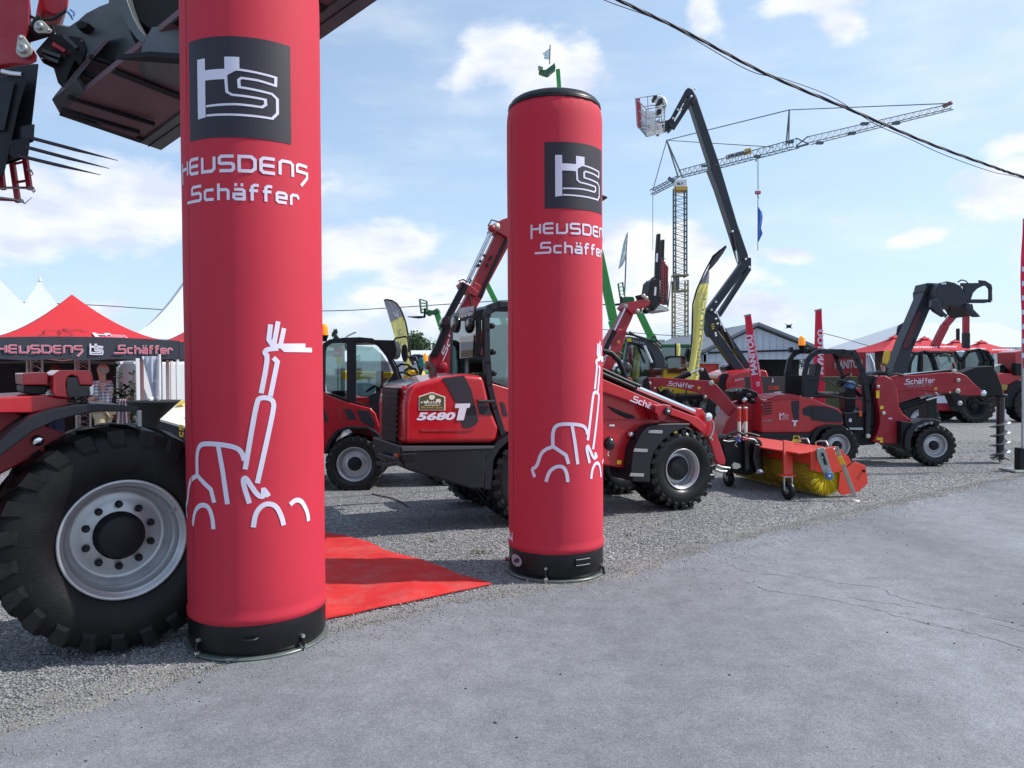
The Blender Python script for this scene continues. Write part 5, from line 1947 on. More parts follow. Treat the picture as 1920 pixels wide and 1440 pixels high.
# slats in the grille
for i in range(9):
    y0 = 733 + i * 10.3
    a0 = rw(721, y0 - 1.5, .03); b0 = rw(746, y0 + 1.0, .03)
    MB().beam(a0, b0, .012, .02).build('grille_slat', PVC, B_, bevel=0)
SBK = mat('hood_top_gloss', (.035, .037, .045), .18, coat=.5)
ext(SB, [(762, 722.5), (775, 717), (831, 705), (871, 700), (905, 704), (905, 706), (871, 702.5), (831, 707.5), (778, 719), (764, 726)], .16, .92, 'hood_top', SBK, B_, .005)
# exhaust
MB().tube([SB(811, 710, .5), SB(811, 697, .5), SB(809, 689, .5), SB(803, 685, .5), SB(798, 684, .5)], .042, 14).build('exhaust_pipe', mat('rusty_exhaust', (.20, .14, .11), .55, .6, 12, .3), B_, recalc=False)
# counterweight
ext(SB, [(750, 836), (929, 836), (926, 842), (911, 861), (908, 916), (884, 917), (834, 901), (772, 884), (757, 878), (752, 850)], HB - .03, 1.08, 'counterweight', GRY, B_, .03, segs=3)
ext(SB, [(752, 837), (928, 836.5), (925, 841), (755, 846)], HB - .038, HB - .02, 'counterweight_ledge', mat('charcoal_light', (.065, .07, .085), .45), B_, .003)
# wheel arch
ext(SB, [(908, 918), (908, 866), (918, 845), (936, 826), (960, 812), (1010, 806), (1060, 812), (1085, 840), (1075, 850), (1050, 828), (1000, 820), (955, 826), (938, 842), (926, 862), (922, 918)], .02, .42, 'rear_mudguard', GRY, B_, .01)
ext(SB, [(880, 760), (930, 760), (1120, 770), (1120, 900), (930, 890), (880, 850)], .5, 1.0, 'chassis', REDM, B_, .01)
# lower hitch and lights at the rear
tubes(None, [[rw(712, 852, .05), rw(724, 856, .06), rw(745, 862, .08)], [rw(708, 868, .05), rw(722, 872, .08), rw(748, 868, .08)]], 0, .022, 'rear_tow_bar', BLK, B_)
MB().prism([rw(x, y, .04) for x, y in ((735, 849), (752, 851), (752, 866), (736, 864))], RB.n * -.15).build('rear_lamp_housing', BLK, B_, bevel=.01)
MB().prism([rw(x, y, .06) for x, y in ((738, 851), (744, 851), (744, 861), (738, 860))], RB.n * -.03).build('rear_lamp', mat('orange_lens', (.75, .10, .02), .2), B_, bevel=.004)
MB().prism([rw(x, y, -.01) for x, y in ((750, 870), (708, 850), (708, 838), (750, 838))], RB.n * -.5).build('rear_frame', BLK, B_, bevel=.02)
# cab: side face on w=.05, back face across
cabB = sub('cab', B_, SB(930, 705, .5))
WC = .08
side_out = [(908, 700), (905, 640), (903, 600), (905, 580), (914, 570), (930, 568), (985, 567), (1040, 569), (1078, 590), (1100, 640), (1118, 705)]
bars(SB, [(941, 812), (926, 765), (916, 722), (912, 680), (911, 620), (911, 592), (917, 577), (932, 571), (990, 570), (1040, 573), (1072, 592), (1095, 640), (1112, 700), (1118, 780)], WC, .062, .07, 'side_hoop', GRY, cabB)
bars(SB, [(912, 680), (911, 592), (917, 577), (932, 571), (990, 570), (1040, 573), (1072, 592), (1095, 640), (1112, 700)], WC + 1.08, .06, .07, 'side_hoop', GRY, cabB)
ext(SB, [(915, 577), (930, 570), (1040, 572), (1060, 585), (930, 584), (918, 590)], WC, WC + 1.1, 'roof', GRY, cabB, .015)
ext(SB, [(918, 600), (922, 588), (932, 580), (1000, 578), (1040, 582), (1062, 600), (1084, 645), (1098, 720), (1098, 760), (950, 725), (924, 716), (919, 660)], WC + .02, WC + .026, 'side_window', GLASS, cabB, 0)
ext(SB, [(919, 718), (950, 727), (1100, 762), (1118, 790), (1110, 840), (960, 815), (944, 808), (930, 770)], WC + .0, WC + .10, 'door_lower', RED, cabB, .01)
ext(SB, [(938, 753), (946, 756), (952, 780), (944, 780)], WC - .006, WC, 'door_stripe', PRINTK, cabB, 0)
tubes(SB, [[(896, 752), (912, 753), (927, 753)]], .0, .018, 'grab_handle', BLKG, cabB)
for (x, y) in ((922, 611), (924, 660), (925, 700)):
    disc(SB(x, y, WC), -SB.n, .03, .03, 'window_hinge', BLK, cabB)
CB = SB.cross(910, 640, WC + .02)
def cbx(px, py, w=0.0):
    return CB(px, py, w)
MB().prism([cbx(x, y, .0) for x, y in ((905, 600), (850, 603), (848, 701), (904, 699))], CB.n * -.008).build('rear_window', GLASSD, cabB)
MB().prism([cbx(x, y, .0) for x, y in ((908, 578), (846, 590), (846, 604), (908, 600))], CB.n * -.05).build('rear_header', BLK, cabB, bevel=.01)
MB().prism([cbx(x, y, .0) for x, y in ((850, 592), (844, 592), (843, 705), (849, 705))], CB.n * -.05).build('rear_pillar', BLK, cabB, bevel=.005)
MB().prism([cbx(x, y, .012) for x, y in ((888, 629), (862, 633), (862, 672), (886, 669))], CB.n * -.004).build('poster', CREAM, cabB)
MB().prism([cbx(x, y, .02) for x, y in ((886.5, 655), (863.5, 658), (863.5, 670.5), (885, 667.8))], CB.n * -.004).build('poster_photo', mat('poster_brown', (.16, .12, .05), .6), cabB)
MB().prism([cbx(x, y, .02) for x, y in ((886.5, 640), (863.5, 642), (863.5, 658), (886.5, 655))], CB.n * -.004).build('poster_photo', GREYP, cabB)
# number plate over the rear window
MB().prism([cbx(x, y, .10) for x, y in ((890, 573), (858, 578), (861, 598), (888, 591))], CB.n * -.02).build('number_plate', BLKG, cabB, bevel=.004)
text('TP0070', cbx(862, 588, .125), cbx(887, 583.5, .125), cbx(862, 580, .125), PRINTW, cabB, off=0)
text('110', cbx(866, 596, .125), cbx(884, 591.5, .125), cbx(866, 589.5, .125), PRINTW, cabB, off=0)
disc(cbx(858, 607, .06), -CB.n * -1, .10, .05, 'work_lamp', BLKG, cabB)
disc(cbx(886, 607, .08), -CB.n * -1, .06, .05, 'work_lamp', BLKG, cabB)
for k, x in enumerate((893, 896.5, 900)):
    MB().tube([cbx(x, 596, .05), cbx(x + 1.5, 640, .05), cbx(x - 1, 668, .05)], .012, 6).build('rear_hose', HOSE, cabB)
seat(cabB, SB(965, 720, .65), SB.u, 1.0)
steering(cabB, SB(1050, 690, .65), (SB.u * -.5 + Vector((0, 0, .8))))
# front half: slanting boom and front frame
ext(SB, [(1100, 700), (1134, 713), (1190, 742), (1250, 764), (1302, 784), (1326, 800), (1318, 815), (1290, 800), (1240, 793), (1208, 805), (1190, 840), (1184, 876), (1168, 878), (1130, 872), (1100, 868)], .12, 1.05, 'front_frame', RED, B_, .02)
ext(SB, [(1060, 690), (1100, 694), (1134, 712), (1240, 757), (1312, 784), (1326, 800), (1318, 812), (1290, 790), (1180, 752), (1130, 735), (1060, 715)], .02, .30, 'boom_side', RED, B_, .012)
# black boom trough with the bright rod
ext(SB, [(1095, 690), (1140, 702), (1195, 724), (1300, 772), (1305, 780), (1240, 757), (1150, 720), (1095, 706)], .2, .75, 'telescopic_boom', BLK, B_, .012)
a_ = SB(1191, 726, .12); b_ = SB(1301, 772, .12)
MB().tube([a_, b_], .030, 14).build('ram_rod', CHR, B_, recalc=False)
MB().tube([SB(1135, 702, .13), a_], .05, 14).build('ram_barrel', BLK, B_, recalc=False)
block_word('Schaf', SB(1186, 752.5, .01), SB(1226, 769, .01), SB(1189, 742.5, .01), PRINTW, B_, t=.2, off=.004)
blob(SB, [(1138, 761), (1152, 768), (1186, 778), (1193, 784), (1176, 785), (1155, 775)], .115, 'vent_opening', DARK, B_)
ext(SB, [(1140, 761.5), (1148, 764), (1180, 777), (1188, 783), (1178, 783), (1152, 772)], .10, .118, 'vent_lip', BLK, B_, .003)
ext(SB, [(1130, 785), (1180, 786), (1230, 783), (1290, 783), (1320, 792), (1300, 790), (1230, 787), (1180, 789), (1130, 788)], .108, .12, 'frame_crease', REDM, B_, .0)
fg = [(1187, 903), (1183, 880), (1188, 842), (1203, 812), (1216, 800), (1233, 795), (1262, 794), (1294, 794), (1294, 799), (1275, 806), (1260, 812), (1240, 829), (1226, 850), (1220, 870), (1219, 905)]
ext(SB, fg, -.04, .42, 'front_mudguard', GRY, B_, .012)
for (x0, y0, x1) in ((1190, 841, 1215), (1183, 887, 1208), (1217, 806, 1243)):
    ext(SB, [(x0, y0), (x1, y0 + 1), (x1 - 1, y0 + 7), (x0 - 2, y0 + 6)], -.046, -.03, 'step_plate', GREYP, B_, .002)
ext(SB, [(1228, 760), (1244, 757.5), (1258, 760), (1262, 766), (1262, 775), (1250, 780), (1245, 789), (1236, 788), (1232, 776), (1228, 774)], -.08, .12, 'lamp_housing', REDM, B_, .012)
disc(SB(1251, 771, -.09), -SB.n, .045, .02, 'work_lamp', BLKG, B_)
disc(SB(1252, 771, -.11), -SB.n, .015, .02, 'lamp_bulb', CREAM, B_)
tubes(SB, [[(1222, 786), (1223, 780), (1230, 779)], [(1222, 786), (1222, 792)]], .05, .01, 'handrail', RED, B_)
MB().lathe([(-.08, .001), (-.05, .05), (0, .062), (.05, .05), (.08, .001)], SB(1142, 832, .02), (0, 0, 1), 20).build('accumulator', BLKG, B_, recalc=False)
tubes(SB, [[(1142, 842), (1141, 848), (1139, 852), (1141, 855)]], .02, .008, 'drain_pipe', CREAM, B_)
disc(SB(1180, 814, .1), -SB.n, .028, .05, 'frame_lamp', LENS, B_)
tubes(SB, [[(1184, 818), (1194, 821)]], .06, .018, 'lamp_bracket', BLK, B_)
ext(SB, [(1142.5, 796), (1152.5, 796), (1152.5, 799.5), (1142.5, 799.5)], .112, .12, 'white_sticker', PRINTW, B_, 0)
ext(SB, [(1157.5, 863), (1165, 863), (1165, 870.5), (1157.5, 870.5)], .112, .12, 'yellow_sticker', YPR, B_, 0)
ext(SB, [(1264, 806), (1270, 806), (1270, 812), (1264, 812)], .0, .02, 'yellow_sticker', YPR, B_, 0)
# boom head, link and quick coupler
ext(SB, [(1300, 775), (1308, 766), (1316, 765), (1322, 774), (1334, 780), (1341, 795), (1338, 812), (1330, 820), (1318, 816), (1306, 800)], .3, .9, 'boom_head', RED, B_, .015)
disc(SB(1327, 782, .26), -SB.n, .052, .03, 'head_lamp', LENS, B_)
disc(SB(1327, 782, .235), -SB.n, .035, .01, 'lamp_glass', CHR, B_)
ext(SB, [(1328, 800), (1340, 802), (1350, 830), (1361, 862), (1360, 872), (1350, 872), (1342, 862), (1334, 836), (1326, 815)], .35, .47, 'coupler_arm', REDM, B_, .01)
ext(SB, [(1328, 800), (1340, 802), (1350, 830), (1361, 862), (1360, 872), (1350, 872), (1342, 862), (1334, 836), (1326, 815)], .85, .95, 'coupler_arm', REDM, B_, .01)
tubes(SB, [[(1330, 822), (1335, 815), (1338, 800), (1337, 790)], [(1334, 812), (1332, 820), (1336, 826)]], .25, .012, 'chain_links', STEEL, B_)
tubes(SB, [[(1343, 872), (1352, 876), (1368, 878)], [(1340, 880), (1350, 884), (1362, 884)]], .6, .018, 'coupling_pin', STEEL, B_)
seatpos = None
# black top rails on the boom root seen right of the slimmer tube
tubes(SB, [[(1128, 692), (1150, 702), (1180, 716), (1200, 724)], [(1128, 700), (1160, 714), (1190, 727)]], .05, .02, 'boom_hose', HOSE, B_)


# ---------------------------------------------------------------- boom arms reaching up behind
def hidden_loader(S, root, x0, x1, w0=.1, red=RED):
    """low body on four wheels carrying a raised boom"""
    ext(S, [(x0, 845), (x0, 745), (x0 + 60, 725), (x1 - 40, 725), (x1, 780), (x1, 845)], w0, w0 + 1.1, 'body', red, root, .03)
    for x in (x0 + 40, x1 - 25):
        p = S(x, 800, w0 + .1); p.z = .42
        wheel(root, p, -S.n, .42, .36, .22, lugs=18, rubber=RUBN, segs=32)
        wheel(root, p + S.n * 1.0, S.n, .42, .36, .22, lugs=18, rubber=RUBN, segs=32)


SC = Side((P(860, 690, 10.6).x, 10.6), math.radians(12))
C_ = thing('telescopic_loader', 'red loader behind the 5680T with steep telescopic boom and bright ram rods', 'wheel loader', Vector((SC.o.x, SC.o.y + .6, 0)), 'red loaders on the gravel')
hidden_loader(SC, C_, 800, 1010)
W0 = .35
ext(SC, [(808, 735), (806, 668), (820, 650), (870, 565), (889, 528), (912, 541), (906, 556), (892, 580), (868, 640), (862, 705), (850, 735)], W0, W0 + .30, 'outer_boom', REDM, C_, .012)
ext(SC, [(887, 530), (932, 434), (940, 422), (960, 430), (970, 420), (960, 450), (914, 536), (908, 544)], W0 + .03, W0 + .27, 'inner_boom', REDM, C_, .01)
ext(SC, [(948, 446), (952, 452), (914, 532), (904, 560), (896, 556), (910, 528)], W0 - .01, W0 + .31, 'boom_edge_strip', BLK, C_, .006)
ext(SC, [(920, 430), (928, 418), (945, 410), (990, 400), (1015, 395), (1015, 418), (985, 432), (955, 448), (935, 436)], W0 - .03, W0 + .33, 'boom_head', REDM, C_, .01)
pc = SC(930, 425, W0 - .07)
MB().lathe([(0, .001), (0, .055), (.03, .055), (.035, .03), (.05, .03), (.05, .001)], pc, -SC.n, 20).build('pivot_pin', mat('cream_pin_plate', (.42, .40, .36)), C_)
for i, wv in enumerate((W0 - .04,)):
    MB().tube([SC(920, 432, wv), SC(874, 530, wv)], .018, 10).build('ram_rod', CHR, C_, recalc=False)
    MB().tube([SC(923.5, 433, wv + .1), SC(878, 530, wv + .1)], .018, 10).build('ram_rod', CHR, C_, recalc=False)
    MB().tube([SC(872, 534, wv), SC(829, 616, wv)], .052, 14).build('ram_barrel', BLK, C_, recalc=False)
disc(SC(921, 429, W0 - .1), -SC.n, .05, .08, 'ram_eye', REDM, C_)
ext(SC, [(862, 530), (868, 528), (886, 538), (898, 548), (893, 556), (880, 550), (866, 538)], W0 - .06, W0 + .35, 'boom_collar', REDM, C_, .006)
tubes(SC, [[(866, 534), (860, 527), (868, 524), (876, 528)], [(880, 532), (884, 526), (880, 522)], [(878, 548), (882, 560), (884, 575)], [(915, 424), (922, 412), (934, 416)]], W0 - .06, .010, 'hose_loop', HOSE, C_)
ext(SC, [(806, 668), (820, 640), (834, 606), (848, 590), (858, 592), (860, 605), (846, 612), (834, 640), (822, 668)], W0 - .05, W0 + .1, 'boom_side_rail', BLK, C_, .01)
ext(SC, [(828, 600), (834, 592), (842, 594), (846, 604), (838, 612), (830, 610)], W0 - .1, W0 + .2, 'rail_block', BLKG, C_, .01)
block_word('Sch', SC(834, 668, W0 - .008), SC(852, 626, W0 - .008), SC(828, 661, W0 - .008), PRINTW, C_, t=.2)
disc(SC(830, 688, W0), -SC.n, .07, .03, 'pivot_boss', REDM, C_)
ext(SC, [(846, 705), (850, 690), (856, 684), (856, 700), (850, 722), (840, 722)], W0 - .03, W0 - .0, 'grey_plate', GREYP, C_, 0)
for (xa, ya, xb, yb) in ((894, 500, 899, 496), (906, 478, 910, 480), (900, 488, 902, 492), (918, 488, 922, 480), (913, 500, 915, 494)):
    MB().tube([SC(xa, ya, W0 + .02), SC(xb, yb, W0 + .02)], .02, 10).build('boom_hole', DARK, C_)
# attachment tip that shows past the slimmer tube
MB().prism([SC(x, y, W0) for x, y in ((985, 425), (1000, 398), (1050, 380), (1110, 366), (1126, 364), (1138, 368), (1140, 371), (1132, 374), (1126, 378), (1100, 382), (1040, 400))], SC.n * .3).build('attachment', BLK, C_, bevel=.01)

# D: fork boom right of the slimmer tube
SD = Side((P(1150, 690, 12.0).x, 12.0), math.radians(14))
D_ = thing('fork_loader', 'red loader with steep boom carrying a black spiked fork frame, behind the 5680T front', 'wheel loader', Vector((SD.o.x, SD.o.y + .6, 0)), 'red loaders on the gravel')
hidden_loader(SD, D_, 1060, 1200)
W0 = .4
ext(SD, [(1118, 712), (1136, 648), (1156, 614), (1176, 622), (1164, 662), (1138, 712)], W0, W0 + .32, 'outer_boom', REDM, D_, .012)
ext(SD, [(1156, 618), (1172, 584), (1180, 572), (1192, 576), (1186, 596), (1172, 626)], W0 + .03, W0 + .29, 'inner_boom', REDM, D_, .01)
ext(SD, [(1171, 576), (1178, 567), (1213, 560), (1219, 564), (1219, 572), (1206, 578), (1196, 588), (1186, 590), (1178, 582)], W0 - .02, W0 + .34, 'boom_head', REDM, D_, .01)
MB().tube([SD(1173, 576, W0 - .05), SD(1152, 620, W0 - .05)], .016, 8).build('ram_rod', CHR, D_, recalc=False)
MB().tube([SD(1152, 620, W0 - .05), SD(1132, 662, W0 - .05)], .04, 12).build('ram_barrel', BLK, D_, recalc=False)
for (x, y) in ((1173, 574), (1195, 583), (1206, 555), (1211, 559)):
    disc(SD(x, y, W0 - .07), -SD.n, .035, .03, 'pivot_pin', mat('cream_pin_plate', (.42, .40, .36)), D_, 14)
disc(SD(1210, 583, W0 - .06), -SD.n, .05, .05, 'hose_coil', BLK, D_)
block_word('Schaffer', SD(1131, 683, W0 - .006), SD(1147, 648, W0 - .006), SD(1126, 680, W0 - .006), PRINTW, D_, t=.2)
disc(SD(1159, 641, W0), -SD.n, .03, .01, 'yellow_sticker', mat('amber_print', (.6, .32, .04), .5), D_)
# fork frame
ext(SD, [(1203, 552), (1216, 549), (1219, 530), (1226, 523), (1229, 524), (1238, 515), (1238, 580), (1226, 584), (1217, 568), (1208, 562)], W0, W0 + .3, 'fork_carriage', BLK, D_, .012)
ext(SD, [(1227, 583), (1238, 570), (1252, 576), (1256, 582), (1252, 584), (1238, 582), (1228, 584)], W0 - .1, W0 + .5, 'lower_lip', STEEL, D_, .006)
for (x0, x1, y0, y1, wv) in ((1234, 1239, 438, 520, W0 - .2), (1241.5, 1246.5, 449, 524, W0 + .3)):
    ext(SD, [(x0, y0), (x1, y0), (x1 - 2, y1), (x0 - 4, y1), (x0 - 2.5, y0 + 36)], wv, wv + .08, 'fork_mast', BLK, D_, .006)
for i in range(9):
    x = 1238.5 + i * 1.6
    MB().tube([SD(x + 1, 484 + i * 2, W0 + .1 + i * .03), SD(x - .5, 572, W0 + .1 + i * .03)], .008, 5).build('frame_rod', REDM if i % 2 else BLK, D_)
for i in range(14):
    y = 484 + i * 6
    MB().tube([SD(1238, y, W0 + .05), SD(1248, y + 1.5, W0 + .32)], .008, 5).build('cross_rod', BLK, D_)
for (x0, y0, x1, y1) in ((1253, 504, 1246, 571), (1260, 514, 1252, 576), (1254, 528, 1250, 572)):
    MB().tube([SD(x0, y0, W0), SD(x1, y1, W0)], [.003, .014], 6).build('tine', BLKG, D_)
for (x, y) in ((1231, 483), (1228, 546)):
    ext(SD, [(x, y - 8), (x + 3, y - 8), (x + 2, y + 8), (x - 1, y + 8)], W0 - .22, W0 - .2, 'mast_label', PRINTW, D_, 0)
# black hoop, hose cluster below
tubes(SD, [[(1100, 660), (1130, 658), (1146, 662), (1160, 676), (1168, 694), (1174, 712)]], .0, .045, 'cab_hoop', BLK, D_)
tubes(SD, [[(1150, 665), (1160, 660), (1168, 665), (1166, 675)], [(1150, 712), (1156, 690), (1164, 684), (1172, 690), (1178, 714)], [(1142, 712), (1150, 696), (1158, 716)], [(1166, 700), (1160, 712)]], .1, .018, 'hose', HOSE, D_)
disc(SD(1172, 690, .05), -SD.n, .09, .07, 'hose_reel', BLKG, D_)
ext(SD, [(1130, 704), (1146, 692), (1158, 694), (1166, 706), (1180, 716), (1150, 716)], .3, .6, 'engine_deck', BLK, D_, .015)
ext(SD, [(1160, 712), (1170, 706), (1184, 708), (1190, 722), (1196, 735), (1160, 726)], .12, .4, 'red_deck', REDM, D_, .015)

# ---------------------------------------------------------------- E: loader facing left with lowered arm
gE = P(1330, 690, 12.9)
SE = Side((gE.x, 12.9), math.radians(-4))
E_ = thing('compact_wheel_loader', 'red wheel loader facing left with cranked lift arm held out low over the gravel', 'wheel loader', Vector((gE.x + .6, 13.4, 0)), 'red loaders on the gravel')
arm = [(1207, 722), (1212, 712), (1218, 708), (1240, 708), (1300, 712), (1330, 714), (1344, 722), (1362, 742), (1382, 766), (1388, 772), (1384, 800), (1372, 786), (1352, 765), (1330, 745), (1310, 737), (1290, 732), (1262, 726), (1236, 724), (1232, 730), (1230, 742), (1222, 742), (1218, 728)]
ext(SE, arm, .25, .36, 'lift_arm', REDM, E_, .008)
ext(SE, arm, .85, .96, 'lift_arm', REDM, E_, .008)
ext(SE, [(1311, 716), (1313, 706), (1312, 692), (1317, 688), (1323, 690), (1332, 708), (1344, 720), (1330, 718)], .5, .62, 'tilt_bracket', BLK, E_, .01)
ram(SE(1262, 714, .56), SE(1314, 692, .56), .045, E_, .62)
block_word('Schaffer', SE(1254, 722.5, .24), SE(1300, 728, .24), SE(1254.5, 715, .24), PRINTW, E_, t=.2)
disc(SE(1310, 728, .24), -SE.n, .028, .01, 'yellow_sticker', mat('amber_print', (.6, .32, .04), .5), E_)
for (x, y, r) in ((1217, 719, .035), (1227, 728, .02), (1333, 718, .045), (1316, 693, .03), (1322, 744, .03)):
    disc(SE(x, y, .24), -SE.n, r, .02, 'pivot_pin', mat('cream_pin_plate', (.42, .40, .36)), E_, 16)
ext(SE, [(1213.5, 724), (1217.5, 724), (1217.5, 731), (1213.5, 731)], .24, .25, 'yellow_sticker', YPR, E_, 0)
MB().tube([SE(1262, 746, .6), SE(1322, 744, .6)], .045, 12).build('lift_ram', BLK, E_, recalc=False)
ext(SE, [(1204, 728), (1206, 712), (1216, 706), (1222, 740), (1210, 748), (1204, 742)], .1, 1.1, 'tool_carrier', BLK, E_, .015)
tubes(SE, [[(1232, 726), (1240, 738), (1252, 742), (1262, 732)], [(1232, 730), (1244, 752), (1260, 755), (1272, 738)]], .5, .02, 'hydraulic_hose', HOSE, E_)
disc(SE(1250, 740, .5), -SE.n, .11, .1, 'hose_coil', BLK, E_)
# body
ext(SE, [(1352, 838), (1354, 810), (1362, 790), (1376, 772), (1388, 760), (1420, 752), (1446, 750), (1500, 752), (1530, 760), (1530, 840)], .15, 1.2, 'body', REDM, E_, .02)
ext(SE, [(1372, 735), (1386, 730), (1402, 728), (1420, 735), (1424, 748), (1400, 755), (1386, 752)], .3, 1.0, 'engine_block', BLK, E_, .02)
for (x, y, m) in ((1395, 750, CHR), (1384, 735, BLKG), (1402, 742, BLKG), (1408, 752, BLK)):
    disc(SE(x, y, .24), -SE.n, .05, .1, 'engine_part', m, E_)
for x in (1395, 1480):
    p = SE(x, 838, .3); p.z = .36
    wheel(E_, p, -SE.n, .36, .3, .2, lugs=18, rubber=RUBN, segs=32)
    wheel(E_, p + SE.n * .9, SE.n, .36, .3, .2, lugs=18, rubber=RUBN, segs=32)

# ---------------------------------------------------------------- F: articulated loader with ROPS and auger
gF = G(1743, 875)
SF = Side((gF.x, gF.y), math.radians(-1.5))
F_ = thing('articulated_loader', 'red articulated loader with open black roll hoop, orange beacon and horizontal boom pointing right', 'wheel loader', gF + Vector((-.8, .5, 0)), 'red loaders on the gravel')
RF = .338
for (x, ang) in ((1746, 0), (1566, 0)):
    p = SF(x, 836, .15); p.z = RF
    wheel(F_, p, -SF.n, RF, .30, .185, lugs=20, lug_h=.06, rubber=RUBN, deep=.30, segs=56)
    wheel(F_, p + SF.n * 1.02, SF.n, RF, .30, .185, lugs=20, lug_h=.06, rubber=RUBN, deep=.30)
# rear body
ext(SF, [(1428, 812), (1430, 762), (1436, 750), (1450, 744), (1470, 742), (1499, 742), (1520, 745), (1545, 756), (1574, 766), (1580, 774), (1583, 797), (1560, 799), (1530, 806), (1518, 812)], .06, 1.1, 'engine_hood', RED, F_, .03, segs=4)
ext(SF, [(1440, 748), (1455, 741), (1485, 739), (1499, 742), (1499, 750), (1470, 748), (1455, 752)], .03, .8, 'hood_rear_deck', REDM, F_, .01)
for i in range(5):
    ext(SF, [(1431, 756 + i * 5), (1447, 754 + i * 5), (1447, 756 + i * 5), (1431, 758 + i * 5)], .045, .065, 'louvre', DARK, F_, 0)
ext(SF, [(1484, 753), (1499, 751), (1498, 786), (1490, 790), (1485, 770)], .052, .062, 'side_stripe', PRINTK, F_, 0)
ext(SF, [(1505, 766), (1520, 760), (1548, 762), (1566, 767), (1578, 775), (1582, 792), (1550, 792), (1522, 788), (1520, 782), (1506, 778)], .052, .062, 'side_stripe', PRINTK, F_, 0)
for i in range(6):
    ext(SF, [(1522, 765 + i * 4), (1544, 765 + i * 4), (1544, 767 + i * 4), (1522, 767 + i * 4)], .044, .055, 'grille_slat', BLKG, F_, 0)
ext(SF, [(1485, 788), (1496, 788), (1496, 790.5), (1493, 790.5), (1492, 799), (1488, 799), (1489, 790.5), (1485, 790.5)], .048, .058, 'letter_t', PRINTW, F_, 0)
hs_mark(plane_fn(SF(1461, 787, .05), SF(1478, 787, .05), SF(1461, 774, .05)), 'logo_mark', PRINTW, F_, t=.03)
text('E-HAMM', SF(1430, 791, .05), SF(1447, 790, .05), SF(1430, 787, .05), GREYP, F_, off=0)
ext(SF, [(1428, 812), (1518, 812), (1526, 806), (1534, 808), (1526, 824), (1526, 833), (1428, 832)], .05, 1.12, 'lower_panel', GRY, F_, .015)
ext(SF, [(1488, 817), (1499, 817), (1501, 824), (1503, 829), (1484, 829), (1487, 824)], .04, .05, 'warning_sticker', YPR, F_, 0)
ext(SF, [(1490, 818.5), (1497, 818.5), (1498.5, 823), (1489, 823)], .035, .045, 'sticker_inner', GRY, F_, 0)
# rear mudguard
ext(SF, [(1518, 830), (1524, 812), (1534, 801), (1552, 796), (1578, 796), (1590, 806), (1602, 826), (1606, 840), (1598, 840), (1592, 826), (1582, 810), (1572, 802), (1554, 802), (1540, 807), (1532, 818), (1526, 832)], .0, .36, 'rear_mudguard', BLK, F_, .008)
# front mudguard
ext(SF, [(1697, 840), (1697, 822), (1702, 806), (1714, 794), (1730, 787), (1750, 785), (1765, 790), (1764, 792.5), (1748, 790), (1732, 793), (1720, 800), (1712, 812), (1708, 826), (1708, 845)], .0, .34, 'front_mudguard', GRY, F_, .008)
ext(SF, [(1690, 790), (1712, 792), (1708, 830), (1700, 846), (1690, 840)], .06, .9, 'axle_housing', BLK, F_, .01)
# front frame tower
ext(SF, [(1641, 716), (1646, 706), (1660, 704), (1676, 712), (1684, 735), (1686, 762), (1694, 776), (1712, 790), (1704, 800), (1700, 832), (1652, 832), (1636, 828), (1645, 812), (1650, 790), (1648, 770), (1644, 745)], .22, .80, 'front_frame', REDM, F_, .02)
bm_o = [(1655, 714), (1660, 708), (1680, 704), (1720, 703), (1771, 698), (1800, 699), (1812, 704), (1826, 718), (1842, 733), (1838, 742), (1820, 742), (1790, 740), (1776, 738), (1752, 735), (1729, 732), (1700, 733), (1664, 736), (1656, 730)]
ext(SF, bm_o, .30, .62, 'telescopic_boom', REDM, F_, .012)
ext(SF, [(1690, 703), (1772, 694), (1786, 693), (1786, 698), (1772, 699), (1720, 704), (1692, 706)], .33, .50, 'boom_top_ram', BLK, F_, .006)
MB().tube([SF(1694, 702.5, .36), SF(1778, 695, .36)], .018, 10).build('ram_rod', CHR, F_, recalc=False)
tubes(SF, [[(1655, 735), (1656, 716), (1662, 706), (1680, 701), (1694, 704)], [(1636, 728), (1640, 712), (1650, 705)]], .25, .02, 'hydraulic_hose', HOSE, F_)
for (x, y, r) in ((1646, 725, .035), (1656, 775, .04), (1788, 696, .045), (1796, 713, .04), (1795, 733, .05), (1799, 756, .05), (1780, 736, .02), (1754, 737, .02)):
    disc(SF(x, y, .2 if x < 1700 else .27), -SF.n, r * .8, .025, 'pivot_pin', mat('cream_pin_plate', (.42, .40, .36)), F_, 16)
for (x0, y0, x1, y1) in ((1643, 732.5, 1649, 746.5), (1650.5, 761, 1656.5, 767), (1644, 820.5, 1655.5, 825), (1650, 825.5, 1655.5, 830)):
    ext(SF, [(x0, y0), (x1, y0), (x1, y1), (x0, y1)], .208, .218, 'yellow_sticker', YPR, F_, 0)
ext(SF, [(1666, 783.5), (1673, 783.5), (1673, 786), (1666, 786)], .208, .218, 'white_sticker', PRINTW, F_, 0)
disc(SF(1754, 729, .3), -SF.n, .028, .01, 'yellow_sticker', mat('amber_print', (.6, .32, .04), .5), F_)
block_word('Schaffer', SF(1699, 720, .29), SF(1752, 717, .29), SF(1698.5, 711.5, .29), PRINTW, F_, t=.2)
block_word('HEUsDEn9', SF(1700, 726.5, .292), SF(1746, 724, .292), SF(1700, 721.5, .292), GREYP, F_, t=.14)
